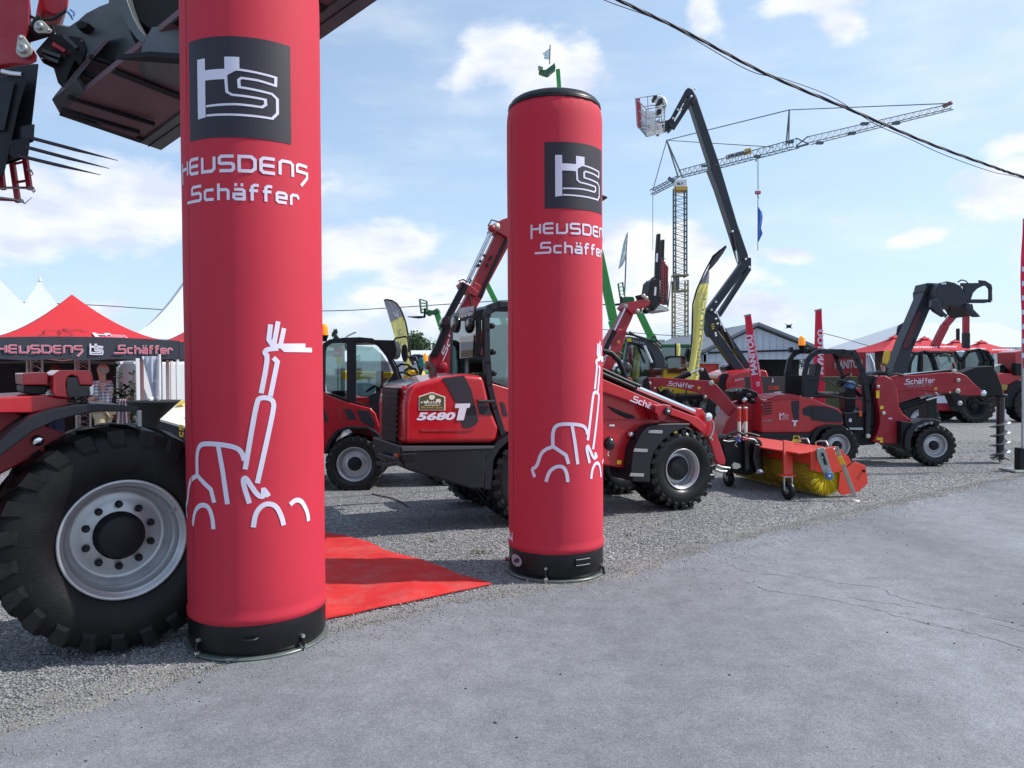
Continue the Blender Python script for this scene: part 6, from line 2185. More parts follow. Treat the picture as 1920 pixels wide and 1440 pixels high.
# tilt linkage at the boom nose
ext(SF, [(1780, 736), (1796, 736), (1806, 744), (1812, 758), (1800, 772), (1792, 764), (1788, 752)], .28, .5, 'nose_plate', BLK, F_, .01)
ram(SF(1686, 766, .45), SF(1768, 740, .45), .045, F_, .6)
ram(SF(1686, 760, .55), SF(1740, 742, .55), .04, F_, .7)
ext(SF, [(1739, 746), (1757, 740), (1757, 785), (1739, 787)], .5, .8, 'grey_box', GRY, F_, .01)
# attachment plate and auger at the boom end
ext(SF, [(1800, 700), (1830, 688), (1860, 686), (1870, 700), (1874, 712), (1878, 722), (1881, 738), (1878, 742), (1846, 742), (1834, 740), (1816, 724)], .36, .60, 'attachment_frame', BLK, F_, .012)
tubes(SF, [[(1844, 738), (1852, 746), (1860, 742), (1870, 744)], [(1836, 742), (1846, 752), (1862, 750)], [(1820, 740), (1838, 756), (1858, 754)]], .45, .02, 'auger_hose', HOSE, F_)
disc(SF(1843, 737, .34), -SF.n, .05, .03, 'pivot_pin', CHR, F_)
# auger
ga = SF(1875, 866, .45)
AU = thing('earth_auger', 'black earth auger with spiral flights hanging at the end of the boom', 'auger', Vector((ga.x, ga.y, 0)))
axp = Vector((ga.x, ga.y, 0))
ztop = SF(1873, 738, .45).z
MB().tube([axp + Vector((0, 0, .06)), axp + Vector((0, 0, ztop))], .062, 16).build('shaft', BLKG, AU, recalc=False)
MB().lathe([(0, .09), (.02, .10), (.05, .10), (.05, .06)], axp + Vector((0, 0, ztop - .06)), (0, 0, 1), 16).build('drive_collar', BLK, AU, recalc=False)
mb = MB()
turns = 4.0
nn_ = 96
z0, z1 = .10, SF(1875, 786, .45).z
for i in range(nn_ + 1):
    a = 2 * PI * turns * i / nn_ + 1.0
    z = z0 + (z1 - z0) * i / nn_
    d = Vector((math.cos(a), math.sin(a), 0))
    mb.v += [axp + d * .06 + Vector((0, 0, z)), axp + d * .155 + Vector((0, 0, z - .02)), axp + d * .155 + Vector((0, 0, z - .008)), axp + d * .06 + Vector((0, 0, z + .012))]
for i in range(nn_):
    for e in range(4):
        mb.f.append([i * 4 + e, i * 4 + (e + 1) % 4, i * 4 + 4 + (e + 1) % 4, i * 4 + 4 + e]); mb.sm.append(True)
mb.build('spiral_flight', mat('worn_flight_steel', (.25, .26, .28), .35, .7), AU, recalc=False)
MB().lathe([(0, .001), (.03, .02), (.09, .035), (.1, .06)], axp + Vector((0, 0, .005)), (0, 0, 1), 12).build('pilot_tip', STEEL, AU, recalc=False)
mb = MB()
for i in range(4):
    a = PI / 2 * i + .4
    d = Vector((math.cos(a), math.sin(a), 0))
    mb.beam(axp + d * .05 + Vector((0, 0, .10)), axp + d * .17 + Vector((0, 0, .07)), .03, .03)
mb.build('cutting_teeth', STEEL, AU)
# roll hoop, platform, seat, beacon
for w_ in (.10, ):
    bars(SF, [(1510, 744), (1509, 700), (1514, 676), (1522, 666), (1534, 659), (1580, 659), (1596, 662), (1606, 674), (1616, 694), (1622, 720), (1627, 752), (1626, 808)], w_, .075, .07, 'roll_hoop', GRY, F_)
    ext(SF, [(1504, 745), (1506, 700), (1530, 707), (1536, 745)], w_, w_ + .05, 'side_panel', GRY, F_, .008)
bars(SF, [(1474, 742), (1475, 700), (1480, 676), (1488, 664), (1500, 659), (1530, 656)], .55, .07, .07, 'roll_hoop', GRY, F_)
bars(SF, [(1480, 742), (1480, 676), (1494, 660), (1560, 657), (1566, 670), (1578, 700), (1580, 740)], .85, .055, .06, 'roll_hoop', GRY, F_)
ext(SF, [(1472, 742), (1474, 704), (1506, 704), (1506, 742)], .5, .56, 'rear_screen', BLK, F_, .01)
ext(SF, [(1530, 656), (1605, 656), (1614, 672), (1604, 672), (1594, 662), (1532, 662)], .12, .9, 'canopy_plate', BLK, F_, .008)
for w_ in (.08, ):
    tubes(SF, [[(1512, 710), (1540, 709), (1576, 712), (1600, 720), (1616, 728)], [(1540, 712), (1556, 716), (1568, 724)], [(1532, 736), (1560, 742), (1590, 747), (1618, 748)]], w_, .014, 'guard_rail', BLKG, F_)
seat(F_, SF(1545, 740, .55), SF.u, .8)
steering(F_, SF(1582, 712, .55), (SF.u * -.7 + Vector((0, 0, .7))), .15)
ext(SF, [(1584, 735), (1596, 722), (1604, 726), (1606, 748), (1600, 780), (1588, 782), (1586, 760)], .4, .7, 'dashboard', BLK, F_, .02)
ext(SF, [(1594, 716), (1602, 714), (1606, 722), (1600, 730), (1590, 727)], .38, .6, 'steering_cover', BLUEC, F_, .015)
ext(SF, [(1583, 774), (1625, 772), (1626, 800), (1620, 804), (1592, 804), (1584, 796)], .12, .95, 'platform', BLK, F_, .012)
ext(SF, [(1592, 802), (1618, 802), (1618, 806), (1592, 806)], .06, .12, 'step', STEEL, F_, .003)
ext(SF, [(1600, 806), (1645, 800), (1648, 826), (1640, 834), (1600, 836)], .35, .75, 'articulation_joint', BLK, F_, .02)
for x in (1614, 1628):
    ext(SF, [(x - 2, 772), (x + 2, 772), (x + 2, 781), (x - 2, 781)], .07, .12, 'indicator_lamp', mat('orange_lens', (.75, .10, .02), .2), F_, .003)
ext(SF, [(1592, 785), (1597, 785), (1597, 791), (1592, 791)], .11, .12, 'white_sticker', PRINTW, F_, 0)
disc(SF(1626, 817, .3), -SF.n, .04, .05, 'coupling_cap', CREAM, F_)
ext(SF, [(1626, 724), (1640, 716), (1650, 712), (1652, 724), (1640, 730), (1640, 800), (1630, 800)], .35, .6, 'hose_column', BLK, F_, .015)
beacon(F_, SF(1503.5, 657, .5), .235)
for x in (1484, 1510):
    ext(SF, [(x - 3, 652), (x + 3, 650), (x + 4, 657), (x + 1, 661), (x - 3, 660)], .4, .5, 'work_lamp', BLK, F_, .008)
tubes(SF, [[(1484, 660), (1500, 656), (1514, 659)]], .45, .012, 'lamp_bar', BLK, F_)
ext(SF, [(1626, 702), (1640, 703), (1648, 712), (1640, 724), (1628, 722)], .3, .7, 'seat_cushion', SEAT, F_, .02)

# ---------------------------------------------------------------- G: sweeper on the 5680T
e0 = P(1549, 888, 9.55); e1 = P(1393, 880, 11.2)
axb = Vector((e1.x - e0.x, e1.y - e0.y, 0)).normalized()
rb = .295
o0 = Vector((e0.x, e0.y, rb + .01)); o1 = Vector((e1.x, e1.y, rb + .01))
Lb = (o1 - o0).length
SW = thing('road_sweeper', 'orange red road sweeper with yellow bristle roller, attached in front of the 5680T', 'sweeper', Vector(((o0.x + o1.x) / 2, (o0.y + o1.y) / 2, 0)))
ca = axb.cross(Vector((0, 0, 1))).normalized()       # across, one of the two horizontal directions
if ca.dot(Vector((1, 0, 0))) < 0:
    ca = -ca      # towards the right / away from the loader
MB().lathe([(-.0, .07), (-.03, rb * .8), (0, rb * .93), (Lb, rb * .93), (Lb, .07)], o0, axb, 48).build('brush_core', mat('bristle_base', (.30, .18, .01), .8), SW, recalc=False)
rr = random.Random(12)
mb = MB()
upv = Vector((0, 0, 1))


def bristle(base, d, L_, w, tip_off):
    s_ = d.cross(Vector((rr.uniform(-1, 1), rr.uniform(-1, 1), rr.uniform(-1, 1)))).normalized() * w
    tip = base + d * L_ + tip_off
    mid = base + d * L_ * .6 + tip_off * .25
    mb.add([base - s_, base + s_, mid + s_, tip, mid - s_], [[0, 1, 2, 3, 4]])


for i in range(2600):      # end fan
    a = rr.uniform(0, 2 * PI)
    d = (ca * math.cos(a) + upv * math.sin(a))
    fl_ = rr.uniform(-.07, .05)
    d2 = (d + axb * (-.18 + rr.uniform(-.1, .2))).normalized()
    bristle(o0 + d * rr.uniform(.04, .09) - axb * rr.uniform(-.02, .03), d2, rr.uniform(.17, .235), 0.0035, axb * fl_ * .3)
for i in range(7000):
    a = rr.uniform(0, 2 * PI)
    t = rr.uniform(0, Lb)
    d = (ca * math.cos(a) + upv * math.sin(a))
    q_ = math.sin(t * 24 + a * 2) * .015
    bristle(o0 + axb * t + d * rb * .7, (d + axb * rr.uniform(-.15, .15)).normalized(), rb * .3 + q_ + rr.uniform(-.01, .012), .0026, Vector((0, 0, 0)))
kind(mb.build('bristles', BRIS, SW, recalc=False), 'stuff')


def sp(t, c_, z):
    """sweeper coordinates: along the roller, across (positive = away from the loader), height"""
    return Vector((o0.x, o0.y, 0)) + axb * t + ca * c_ + Vector((0, 0, z))


# hood
MB().prism([sp(-.05, -.46, .575), sp(-.05, .12, .61), sp(-.05, .12, .59), sp(-.05, -.46, .555)], axb * (Lb + .05)).build('top_plate', ORED, SW, bevel=.004)
MB().prism([sp(-.05, -.30, .575), sp(-.05, -.28, .575), sp(-.05, -.28, .43), sp(-.05, -.30, .43)], axb * (Lb + .05)).build('hood_wall', ORED, SW, bevel=.004)
MB().prism([sp(-.05, .12, .61), sp(-.05, .30, .50), sp(-.05, .40, .33), sp(-.05, .38, .33), sp(-.05, .28, .48), sp(-.05, .12, .60)], axb * (Lb + .05)).build('hood_curve', ORED, SW, bevel=.004)
# end plates: upper side plate and trailing flap
MB().prism([sp(-.08, -.30, .59), sp(-.08, -.30, .36), sp(-.08, -.06, .30), sp(-.08, .14, .32), sp(-.08, .30, .42), sp(-.08, .18, .58), sp(-.08, .08, .64)], axb * .02).build('side_plate', ORED, SW, bevel=.004)
MB().prism([sp(-.10, .12, .30), sp(-.10, .36, .44), sp(-.10, .52, .38), sp(-.10, .56, .16), sp(-.10, .42, .06), sp(-.10, .16, .03), sp(-.10, .10, .08)], axb * .018).build('side_flap', ORED, SW, bevel=.006)
disc(sp(-.11, .48, .32), -axb, .02, .015, 'flap_bolt', BLK, SW)
# galvanised swing link with bearing
lk_ = [(1516, 842), (1522, 840), (1542, 838), (1548, 856), (1558, 884), (1560, 896), (1552, 900), (1544, 890), (1536, 868), (1526, 856)]
Sx = Side((sp(-.12, 0, 0).x, sp(-.12, 0, 0).y), 0.0)
MB().prism([P(1531, 841, 9.38), P(1546, 839, 9.38), P(1553, 862, 9.38), P(1561, 888, 9.38), P(1559, 898, 9.38), P(1550, 899, 9.38), P(1541, 880, 9.38), P(1533, 860, 9.38)], (0, .03, 0)).build('swing_link', mat('galvanised_grey_green', (.36, .41, .38), .45, .5, 12, .15), SW, bevel=.004)
MB().prism([P(1541, 850, 9.355), P(1544, 849, 9.355), P(1551, 871, 9.355), P(1548, 872, 9.355)], (0, .02, 0)).build('link_slot', DARK, SW)
disc(P(1554, 892, 9.34), (0, -1, 0), .05, .04, 'bearing', BLUEC, SW)
disc(P(1554, 892, 9.31), (0, -1, 0), .018, .03, 'bearing_bolt', CHR, SW)
for (x, y) in ((1534, 842), (1545, 842), (1541, 858), (1552, 880), (1562, 842), (1566, 850), (1570, 856)):
    disc(P(x, y, 9.36), (0, -1, 0), .010, .02, 'link_bolt', CHR, SW, 8)
# parking leg
MB().beam(P(1568, 838, 9.3), P(1603, 932, 9.25), .04, .045).build('parking_leg', mat('dull_zinc', (.36, .33, .28), .5, .4, 10, .2), SW, bevel=.004)
MB().beam(P(1574, 856, 9.27), P(1580, 871, 9.26), .05, .055).build('leg_clamp', YEL, SW, bevel=.004)
MB().lathe([(0, .045), (.01, .045), (.012, .001)], P(1605, 933, 9.25) * 1.0 - Vector((0, 0, P(1605, 933, 9.25).z)), (0, 0, 1), 14).build('leg_foot', WHT, SW, recalc=False)
# castor wheels with forks
for (x, yb, d) in ((1478, 937, 9.42), (1366, 912, 10.3)):
    p = G(x, yb)
    hub_ = Vector((p.x, p.y, .115))
    wc_ = sub('castor', SW, hub_)
    MB().lathe([(-.035, .05), (-.035, .095), (-.02, .113), (.02, .113), (.035, .095), (.035, .05)], hub_, Vector((1, .25, 0)), 28).build('castor_tyre', RUBN, wc_, recalc=False)
    MB().lathe([(-.03, .001), (-.03, .055), (.03, .055), (.03, .001)], hub_, Vector((1, .25, 0)), 20).build('castor_rim', STEEL, wc_, recalc=False)
    xx = Vector((1, .25, 0)).normalized()
    mb = MB()
    for s in (-1, 1):
        mb.beam(hub_ + xx * .055 * s, hub_ + xx * .055 * s + Vector((0, .02, .16)), .012, .035, (0, 1, 0))
    mb.beam(hub_ - xx * .06 + Vector((0, .02, .165)), hub_ + xx * .06 + Vector((0, .02, .165)), .05, .012)
    mb.build('castor_fork', STEEL, wc_)
    top = hub_ + Vector((0, .03, .17))
    MB().beam(top + Vector((-.09, 0, .01)), top + Vector((.09, 0, .01)), .08, .015).build('castor_plate', ORED, wc_)
    if x > 1400:
        MB().prism([top + Vector((-.045, 0, .02)), top + Vector((.07, 0, .02)), top + Vector((.15, .25, .40)), top + Vector((.04, .25, .42))], (0, .04, 0)).build('castor_arm', ORED, SW, bevel=.005)
for (t, c0) in ((.35, .0), (.0, .05)):
    p = sp(.25 + t, .05, .62)
    MB().tube([p, p + Vector((0, 0, .04)), p + Vector((.04, -.03, .06)), p + Vector((.10, -.07, .06)), p + Vector((.12, -.09, .0))], .012, 8).build('lifting_hook', STEEL, SW)
q0 = sp(.75, -.315, .52)
MB().beam(q0, q0 - axb * .10, .004, .08).build('type_plate', STEEL, SW)
MB().beam(q0 + axb * .12, q0 + axb * .20, .004, .08).build('type_plate', PRINTW, SW)
# mounting frame between loader and sweeper
SM = Side((P(1400, 900, 10.0).x, 10.0), math.radians(10))
ext(SM, [(1353, 822), (1362, 816), (1385, 818), (1400, 826), (1424, 822), (1430, 830), (1432, 862), (1430, 882), (1420, 884), (1405, 892), (1385, 888), (1372, 886), (1362, 876), (1358, 850)], .1, .35, 'mounting_frame', BLK, SW, .02)
ext(SM, [(1416, 832), (1426, 834), (1429, 880), (1420, 888), (1412, 860)], .0, .3, 'mounting_arm', BLKG, SW, .015)
MB().prism(SM.L([(1373, 871), (1378, 867), (1388, 870), (1390, 876), (1382, 880), (1375, 879)], .07), SM.n * .03).build('coupler_pad', CREAM, SW, bevel=.006)
disc(SM(1418, 884, .0), Vector((1, -.2, 0)), .04, .1, 'coupler_pin', CHR, SW)
ext(SM, [(1396, 826), (1404, 824), (1406, 880), (1398, 884)], .02, .1, 'frame_post', BLKG, SW, .01)
tubes(SM, [[(1358, 822), (1370, 812), (1386, 810), (1396, 818), (1404, 824)], [(1364, 826), (1382, 822), (1400, 820), (1418, 822)], [(1372, 818), (1380, 808), (1392, 814), (1402, 812), (1424, 818)]], .05, .016, 'sweeper_hose', HOSE, SW)
tubes(SM, [[(1384, 816), (1388, 822), (1382, 828), (1378, 834), (1382, 838)], [(1400, 822), (1414, 824), (1420, 830)], [(1356, 826), (1366, 828), (1380, 826)]], .02, .010, 'hose_coupling', STEEL, SW)
tubes(SM, [[(1386, 818), (1380, 824), (1388, 828)]], .0, .014, 'blue_coupling', mat('blue_plastic', (.08, .08, .45), .4), SW)
tubes(SM, [[(1392, 820), (1398, 822)], [(1396, 824), (1404, 823)]], .0, .014, 'red_coupling', mat('pink_plastic', (.6, .05, .12), .4), SW)
for x in (1386, 1398):
    MB().tube([SM(x, 826, .15), SM(x, 790, .15)], .022, 10).build('marker_post', CREAM, SW, recalc=False)
    MB().tube([SM(x, 790, .15), SM(x, 767, .15)], .024, 10).build('marker_sleeve', ORED, SW, recalc=False)
    disc(SM(x, 766, .15), (0, 0, 1), .026, .02, 'marker_cap', CREAM, SW)
MB().prism(SM.L([(1391, 800), (1397, 786), (1397, 796), (1392, 808)], .16), SM.n * .004).build('marker_stripe', PRINTW, SW)


# ================================================================== BACKGROUND
def pbars(pts, d, w, t, name, m, parent, depth=None):
    mb = MB()
    L3 = [P(x, y, d) for x, y in pts]
    for i in range(len(L3) - 1):
        dd = (L3[i + 1] - L3[i]).normalized() * w * .2
        mb.beam(L3[i] - dd, L3[i + 1] + dd, depth or t, w, (L3[i + 1] - L3[i]).cross(Vector((0, 1, 0))))
    return mb.build(name, m, parent, bevel=0)


def pext(pts, d, t, name, m, parent, bevel=.01, **k):
    return MB().prism([P(x, y, d) for x, y in pts], (0, t, 0)).build(name, m, parent, bevel=bevel, **k)


def root_at(name, label, cat, px, d, group=None):
    v = P(px, 690, d)
    v.z = 0
    return thing(name, label, cat, v, group)


def lattice(a, b, w, n, parent, m, brace_m=None, tri=False, r=.05, rb=.025, updir=(0, 0, 1), w2=None):
    """lattice girder: chords as parts, the many small braces as one part"""
    a = Vector(a); b = Vector(b)
    t = (b - a).normalized()
    u = Vector(updir)
    u = (u - t * u.dot(t)).normalized()
    s = t.cross(u)
    w2 = w2 or w
    if tri:
        offs = [(-.5, 0), (.5, 0), (0, .9)]
    else:
        offs = [(-.5, -.5), (.5, -.5), (.5, .5), (-.5, .5)]

    def pt(k, f):
        ww = w + (w2 - w) * f
        return a.lerp(b, f) + s * offs[k][0] * ww + u * offs[k][1] * ww
    for k in range(len(offs)):
        MB().beam(pt(k, 0), pt(k, 1), r, r).build('chord', m, parent, bevel=0)
    mb = MB()
    K = len(offs)
    for k in range(K):
        k2 = (k + 1) % K
        for i in range(n):
            f0, f1 = i / n, (i + 1) / n
            mb.tube([pt(k, f0), pt(k2, (f0 + f1) / 2), pt(k, f1)], rb, 4, cap=False)
    o = mb.build('braces', brace_m or m, parent, recalc=False)
    kind(o, 'stuff')
    return pt


# ---------------------------------------------------------------- tower crane
CRD = 70.0
cb = P(1275, 690, CRD)
CT = thing('tower_crane', 'slim grey and yellow tower crane with long jib and printed jib sign above the shed', 'tower crane', Vector((cb.x, cb.y, 0)))
mb_ = Vector((cb.x, cb.y, 0))
ztop_ = P(1275, 352, CRD).z
zmid = P(1275, 520, CRD).z
lattice(mb_, mb_ + Vector((0, 0, zmid - .3)), 1.18, 20, CT, CRNY, tri=False, r=.13, rb=.036, updir=(0, 1, 0))
lattice(mb_ + Vector((0, 0, zmid)), mb_ + Vector((0, 0, ztop_)), 1.0, 16, CT, CRN, r=.12, rb=.034, updir=(0, 1, 0))
for y in (517, 546):
    z = P(1275, y, CRD).z
    MB().box(mb_ + Vector((0, 0, z)), 1.35, 1.35, .12).build('mast_platform', CRNY, CT)
MB().box(mb_ + Vector((-.35, 0, P(1275, 531, CRD).z)), .4, .9, 1.2).build('climbing_frame', CRN, CT)
MB().box(mb_ + Vector((0, -.1, P(1275, 349, CRD).z)), 1.0, 1.1, .95).build('slewing_cabin', WHT, CT, bevel=.04)
MB().box(mb_ + Vector((0, -.1, P(1275, 356, CRD).z)), 1.02, 1.12, .32).build('cabin_band', mat('amber_band', (.65, .35, .05), .5), CT)
text('BLV', mb_ + Vector((-.4, -.68, P(1275, 350, CRD).z)), mb_ + Vector((.15, -.68, P(1275, 350, CRD).z)), mb_ + Vector((-.4, -.68, P(1275, 345, CRD).z)), NAVY, CT, off=0)
jr = P(1275, 334, CRD)            # jib root
jd = 51.0
jt = P(1786, 204, jd)
jt.z = jr.z + .2
jt = Vector((P(1786, 204, jd).x, jd, P(1786, 204, jd).z))
j0 = P(1272, 333, CRD)
jm = P(1493, 276, 59.5)
lattice(j0, jm, .72, 20, CT, CRN, tri=True, r=.055, rb=.02)
jm2 = P(1516, 270, 58.6)
lattice(jm2, jt, .62, 20, CT, CRN, brace_m=CRNY, tri=True, r=.045, rb=.014, w2=.40)
MB().beam(jm, jm2, .12, .12).build('jib_joint', CRN, CT)
tubes(None, [[jm + Vector((0, 0, .1)), jm2 + Vector((0, 0, .6))], [jm + Vector((0, 0, .7)), jm2]], 0, .05, 'joint_strut', CRN, CT)
pk = P(1250, 263, CRD + 1)
bk = P(1222, 361, CRD + 2.5)
m2 = P(1480, 206, 60)
for (a, b, r) in ((j0, pk, .07), (P(1280, 333, CRD), pk, .07), (pk, m2, .04), (pk, P(1452, 276, 60.5), .035), (m2, P(1777, 194, 51.3), .035), (pk, P(1224, 357, CRD + 2.4), .04), (m2, P(1474, 272, 60), .06), (m2, P(1479, 272, 60), .05)):
    MB().tube([a, b], r, 6).build('tie_bar', CRN, CT)
lattice(j0 + Vector((0, 0, -.1)), bk, .42, 8, CT, CRN, r=.06, rb=.02)
MB().tube([P(1224, 361, CRD + 2.4), P(1224, 470, CRD + 2.4)], .03, 5).build('counter_rope', CRN, CT)
MB().beam(P(1254, 334, CRD + .5), P(1264, 341, CRD + .3), .4, .3).build('winch', CRN, CT)
# jib sign
sa = P(1361, 300, 65.2); sb_ = P(1396, 291, 63.8)
sn = Vector((sb_.y - sa.y, -(sb_.x - sa.x), 0)).normalized()
if sn.y > 0:
    sn = -sn
upz = Vector((0, 0, .42))
MB().prism([sa, sb_, sb_ + upz, sa + upz], sn * -.05).build('jib_sign', WHT, CT)
text('LIEBHERR', sa + sn * .03 + upz * .2, sb_ + sn * .03 + upz * .2, sa + sn * .03 + upz * .85, NAVY, CT, off=0, bold=.03)
sc_ = P(1408, 288, 63.3)
MB().prism([sb_ + sn * .01, sc_ + sn * .01, sc_ + sn * .01 + upz * 1.1, sb_ + sn * .01 + upz * 1.2], sn * -.05).build('jib_sign_end', mat('amber_band', (.65, .35, .05)), CT)
for (x, y, d) in ((1321, 311, 67), (1420, 293, 62.5), (1597, 250, 55.7), (1482, 266, 60), (1621, 232, 55), (1680, 231, 53.6), (1537, 268, 57.8)):
    MB().box(P(x, y, d), .5, .3, .18).build('jib_fitting', CRN, CT, bevel=.02)
MB().beam(P(1768, 200, 51.6), P(1785, 192, 51.2), .3, .16).build('jib_tip_sheave', mat('crane_red_steel', (.30, .10, .08), .5), CT)
MB().tube([P(1418, 300, 62.5), P(1416, 303, 62.5), P(1419, 300, 62.5)], .05, 5).build('trolley', CRN, CT)
MB().tube([P(1419.5, 296, 62.5), P(1421, 356, 62.5)], .018, 5).build('hoist_rope', CRN, CT)
MB().tube([P(1422, 296, 62.5), P(1422, 356, 62.5)], .018, 5).build('hoist_rope', CRN, CT)
MB().box(P(1421, 361, 62.5), .45, .25, .28).build('hook_block', mat('faded_red', (.45, .13, .14), .5), CT, bevel=.05)
MB().tube([P(1421, 364, 62.5), P(1421, 369, 62.5), P(1422.5, 371, 62.5), P(1421, 373, 62.5)], .05, 6).build('hook', CRN, CT)


def cloth(pairs, d, m, name, parent, n=8, wave=.06, freq=7.0, th=0.0):
    """cloth between a left and a right pixel edge"""
    g = []
    for j, ((xl, yl), (xr, yr)) in enumerate(pairs):
        for i in range(n + 1):
            f = i / n
            g.append(P(xl + (xr - xl) * f, yl + (yr - yl) * f, d + wave * math.sin(f * freq + j * .7)))
    k = n + 1
    o = MB().add(g, [[j * k + i, j * k + i + 1, (j + 1) * k + i + 1, (j + 1) * k + i] for j in range(len(pairs) - 1) for i in range(n)], True).build(name, m, parent, recalc=False)
    return o


HF = root_at('hanging_flag', 'blue and white flag hanging from the hook of the tower crane', 'flag', 1424, 62.5)
MB().tube([P(1421, 374, 62.5), P(1421, 470, 62.5)], .03, 6).build('flag_rope', CRN, HF)
cloth([((1421, 385), (1423, 390)), ((1421, 395), (1429, 398)), ((1421, 410), (1430, 408)), ((1421, 425), (1427, 428)), ((1421, 440), (1430, 438)), ((1421, 454), (1423, 452))], 62.4, BFLAG, 'cloth', HF, wave=.1)

# ---------------------------------------------------------------- articulated boom lift
LD = 21.0
BL = root_at('boom_lift', 'red based boom lift with long cranked black arm and a raised basket in the sky', 'boom lift', 1400, LD + 1)
KB = mat('black_boom_paint', (.020, .023, .034), .45, 0, 2, .12)


def lx(pts, name, m, off=0.0, t=.35, bevel=.02):
    return pext(pts, LD + off, t, name, m, BL, bevel)


lx([(1291, 180), (1305, 177), (1351, 312), (1352, 330), (1340, 330), (1333, 311)], 'upper_boom', KB)
lx([(1331, 313), (1338, 306), (1350, 309), (1383, 420), (1403, 478), (1403, 493), (1390, 490), (1372, 432), (1346, 352)], 'outer_boom_section', KB, -.05, .45)
lx([(1285, 172), (1290, 163), (1299, 167), (1304, 176), (1305, 186), (1300, 196), (1292, 190)], 'boom_elbow', KB, -.08, .5, .03)
for (a, b) in (((1288, 172), (1258, 228)), ((1297, 186), (1262, 240))):
    pbars([a, b], LD, .115, .12, 'jib_arm', KB, BL)
lx([(1255, 222), (1263, 219), (1265, 228), (1262, 240), (1257, 243), (1253, 232)], 'jib_end', KB, -.05, .4)
lx([(1236, 228), (1255, 224), (1256, 238), (1244, 240), (1240, 247), (1236, 244)], 'basket_mount', KB, .0, .5)
tubes(None, [[P(1297, 178, LD - .1), P(1278, 208, LD - .1)]], 0, .05, 'jib_ram', BLKG, BL)
# basket
BQ = sub('basket', BL, P(1220, 245, LD))
bz0 = P(1215, 246, LD).z
p_ = [P(1194, 237, 20.2), P(1230, 241, 19.4), P(1246, 240, 20.6), P(1212, 233, 21.3)]
bz = P(1200, 238, 20.2).z
fl4 = [P(1195, 236, 20.6), P(1212, 256, 19.4), P(1244, 249, 20.0), P(1236, 230, 21.4)]
MB().prism(fl4, (0, 0, .08)).build('basket_floor', mat('basket_floor_grey', (.20, .21, .23), .5), BQ, bevel=.01)
t4 = [P(1192, 184, 20.6), P(1212, 205, 19.4), P(1247, 197, 20.0), P(1236, 178, 21.4)]
rails = []
for f_ in (0.0, .33, .66, 1.0):
    ring = [fl4[i].lerp(t4[i], f_) for i in range(4)]
    rails.append(ring + [ring[0]])
for i, rg in enumerate(rails):
    MB().tube(rg, .014, 6).build('guard_rail', mat('grey_basket_paint', (.32, .33, .36), .5), BQ)
for i in range(4):
    MB().tube([fl4[i], t4[i]], .018, 6).build('basket_post', mat('grey_basket_paint', (.32, .33, .36)), BQ)
    m_ = fl4[i].lerp(fl4[(i + 1) % 4], .5); n_ = t4[i].lerp(t4[(i + 1) % 4], .5)
    MB().tube([m_, n_], .012, 6).build('basket_post', mat('grey_basket_paint', (.32, .33, .36)), BQ)
MB().prism([P(1193, 185, 20.4), P(1200, 184, 20.3), P(1204, 235, 20.1), P(1196, 240, 20.2)], (0, .05, 0)).build('red_corner_panel', RED, BQ, bevel=.005)
MB().prism([P(1202, 200, 20.2), P(1209, 208, 20.0), P(1228, 208, 19.8), P(1228, 234, 19.8), P(1205, 234, 20.0)], (0, .04, 0)).build('white_panel', WHT, BQ, bevel=.005)
COW = mat('cow_black', (.02, .02, .025), .6)
cowm = sub('cow_figure', BL, P(1245, 200, LD))
MB().prism([P(x, y, 20.2) for x, y in ((1226, 180), (1234, 177), (1244, 178), (1250, 186), (1252, 196), (1246, 204), (1240, 214), (1233, 214), (1232, 204), (1238, 196), (1232, 190))], (0, .25, 0)).build('figure_body', WHT, cowm, bevel=.05)
for pts in ([(1225, 179), (1233, 178), (1232, 184), (1227, 185)], [(1236, 184), (1243, 183), (1244, 192), (1235, 196), (1232, 192)], [(1243, 194), (1249, 192), (1250, 200), (1245, 202)], [(1232, 204), (1240, 204), (1241, 211), (1234, 214)]):
    pext(pts, 20.15, .35, 'black_patch', COW, cowm, .02)
# knee plate, mid arms
lx([(1395, 488), (1398, 482), (1409, 483), (1409, 503), (1404, 507), (1397, 506), (1390, 500)], 'knee_plate', KB, -.12, .6)
for (a, b, w) in (((1394, 496), (1330, 583), .20), ((1402, 506), (1347, 591), .11)):
    pbars([a, b], LD, w, .3, 'mid_arm', KB, BL)
lx([(1322, 590), (1326, 580), (1332, 574), (1342, 588), (1350, 598), (1352, 612), (1345, 624), (1340, 632), (1333, 630), (1326, 612)], 'lower_knee_plate', KB, -.1, .55)
for (a, b, w) in (((1337, 625), (1386, 696), .21), ((1350, 613), (1401, 688), .11)):
    pbars([a, b], LD, w, .32, 'lower_arm', KB, BL)
tubes(None, [[P(1342, 582, LD - .2), P(1360, 622, LD - .2)]], 0, .02, 'ram_rod', CHR, BL)
tubes(None, [[P(1360, 622, LD - .2), P(1375, 655, LD - .2)], [P(1372, 436, LD - .1), P(1378, 470, LD - .1)]], 0, .055, 'ram_barrel', BLK, BL)
tubes(None, [[P(1380, 470, LD - .1), P(1383, 492, LD - .1)]], 0, .02, 'ram_rod', CHR, BL)
for (x, y) in ((1405, 501), (1398, 486), (1373, 434), (1387, 432), (1342, 566), (1334, 581), (1342, 598), (1345, 607), (1341, 625), (1303, 167), (1296, 181), (1271, 206), (1262, 222), (1276, 206), (1342, 629)):
    MB().lathe([(0, .03), (.03, .03), (.03, .001)], P(x, y, LD - .14), (0, -1, 0), 10).build('pivot_cap', WHT, BL)
text('MANITOU', P(1357, 545, LD - .03), P(1377, 517, LD - .03), P(1354.5, 541, LD - .03), RPR, BL, off=.01, bold=.03)
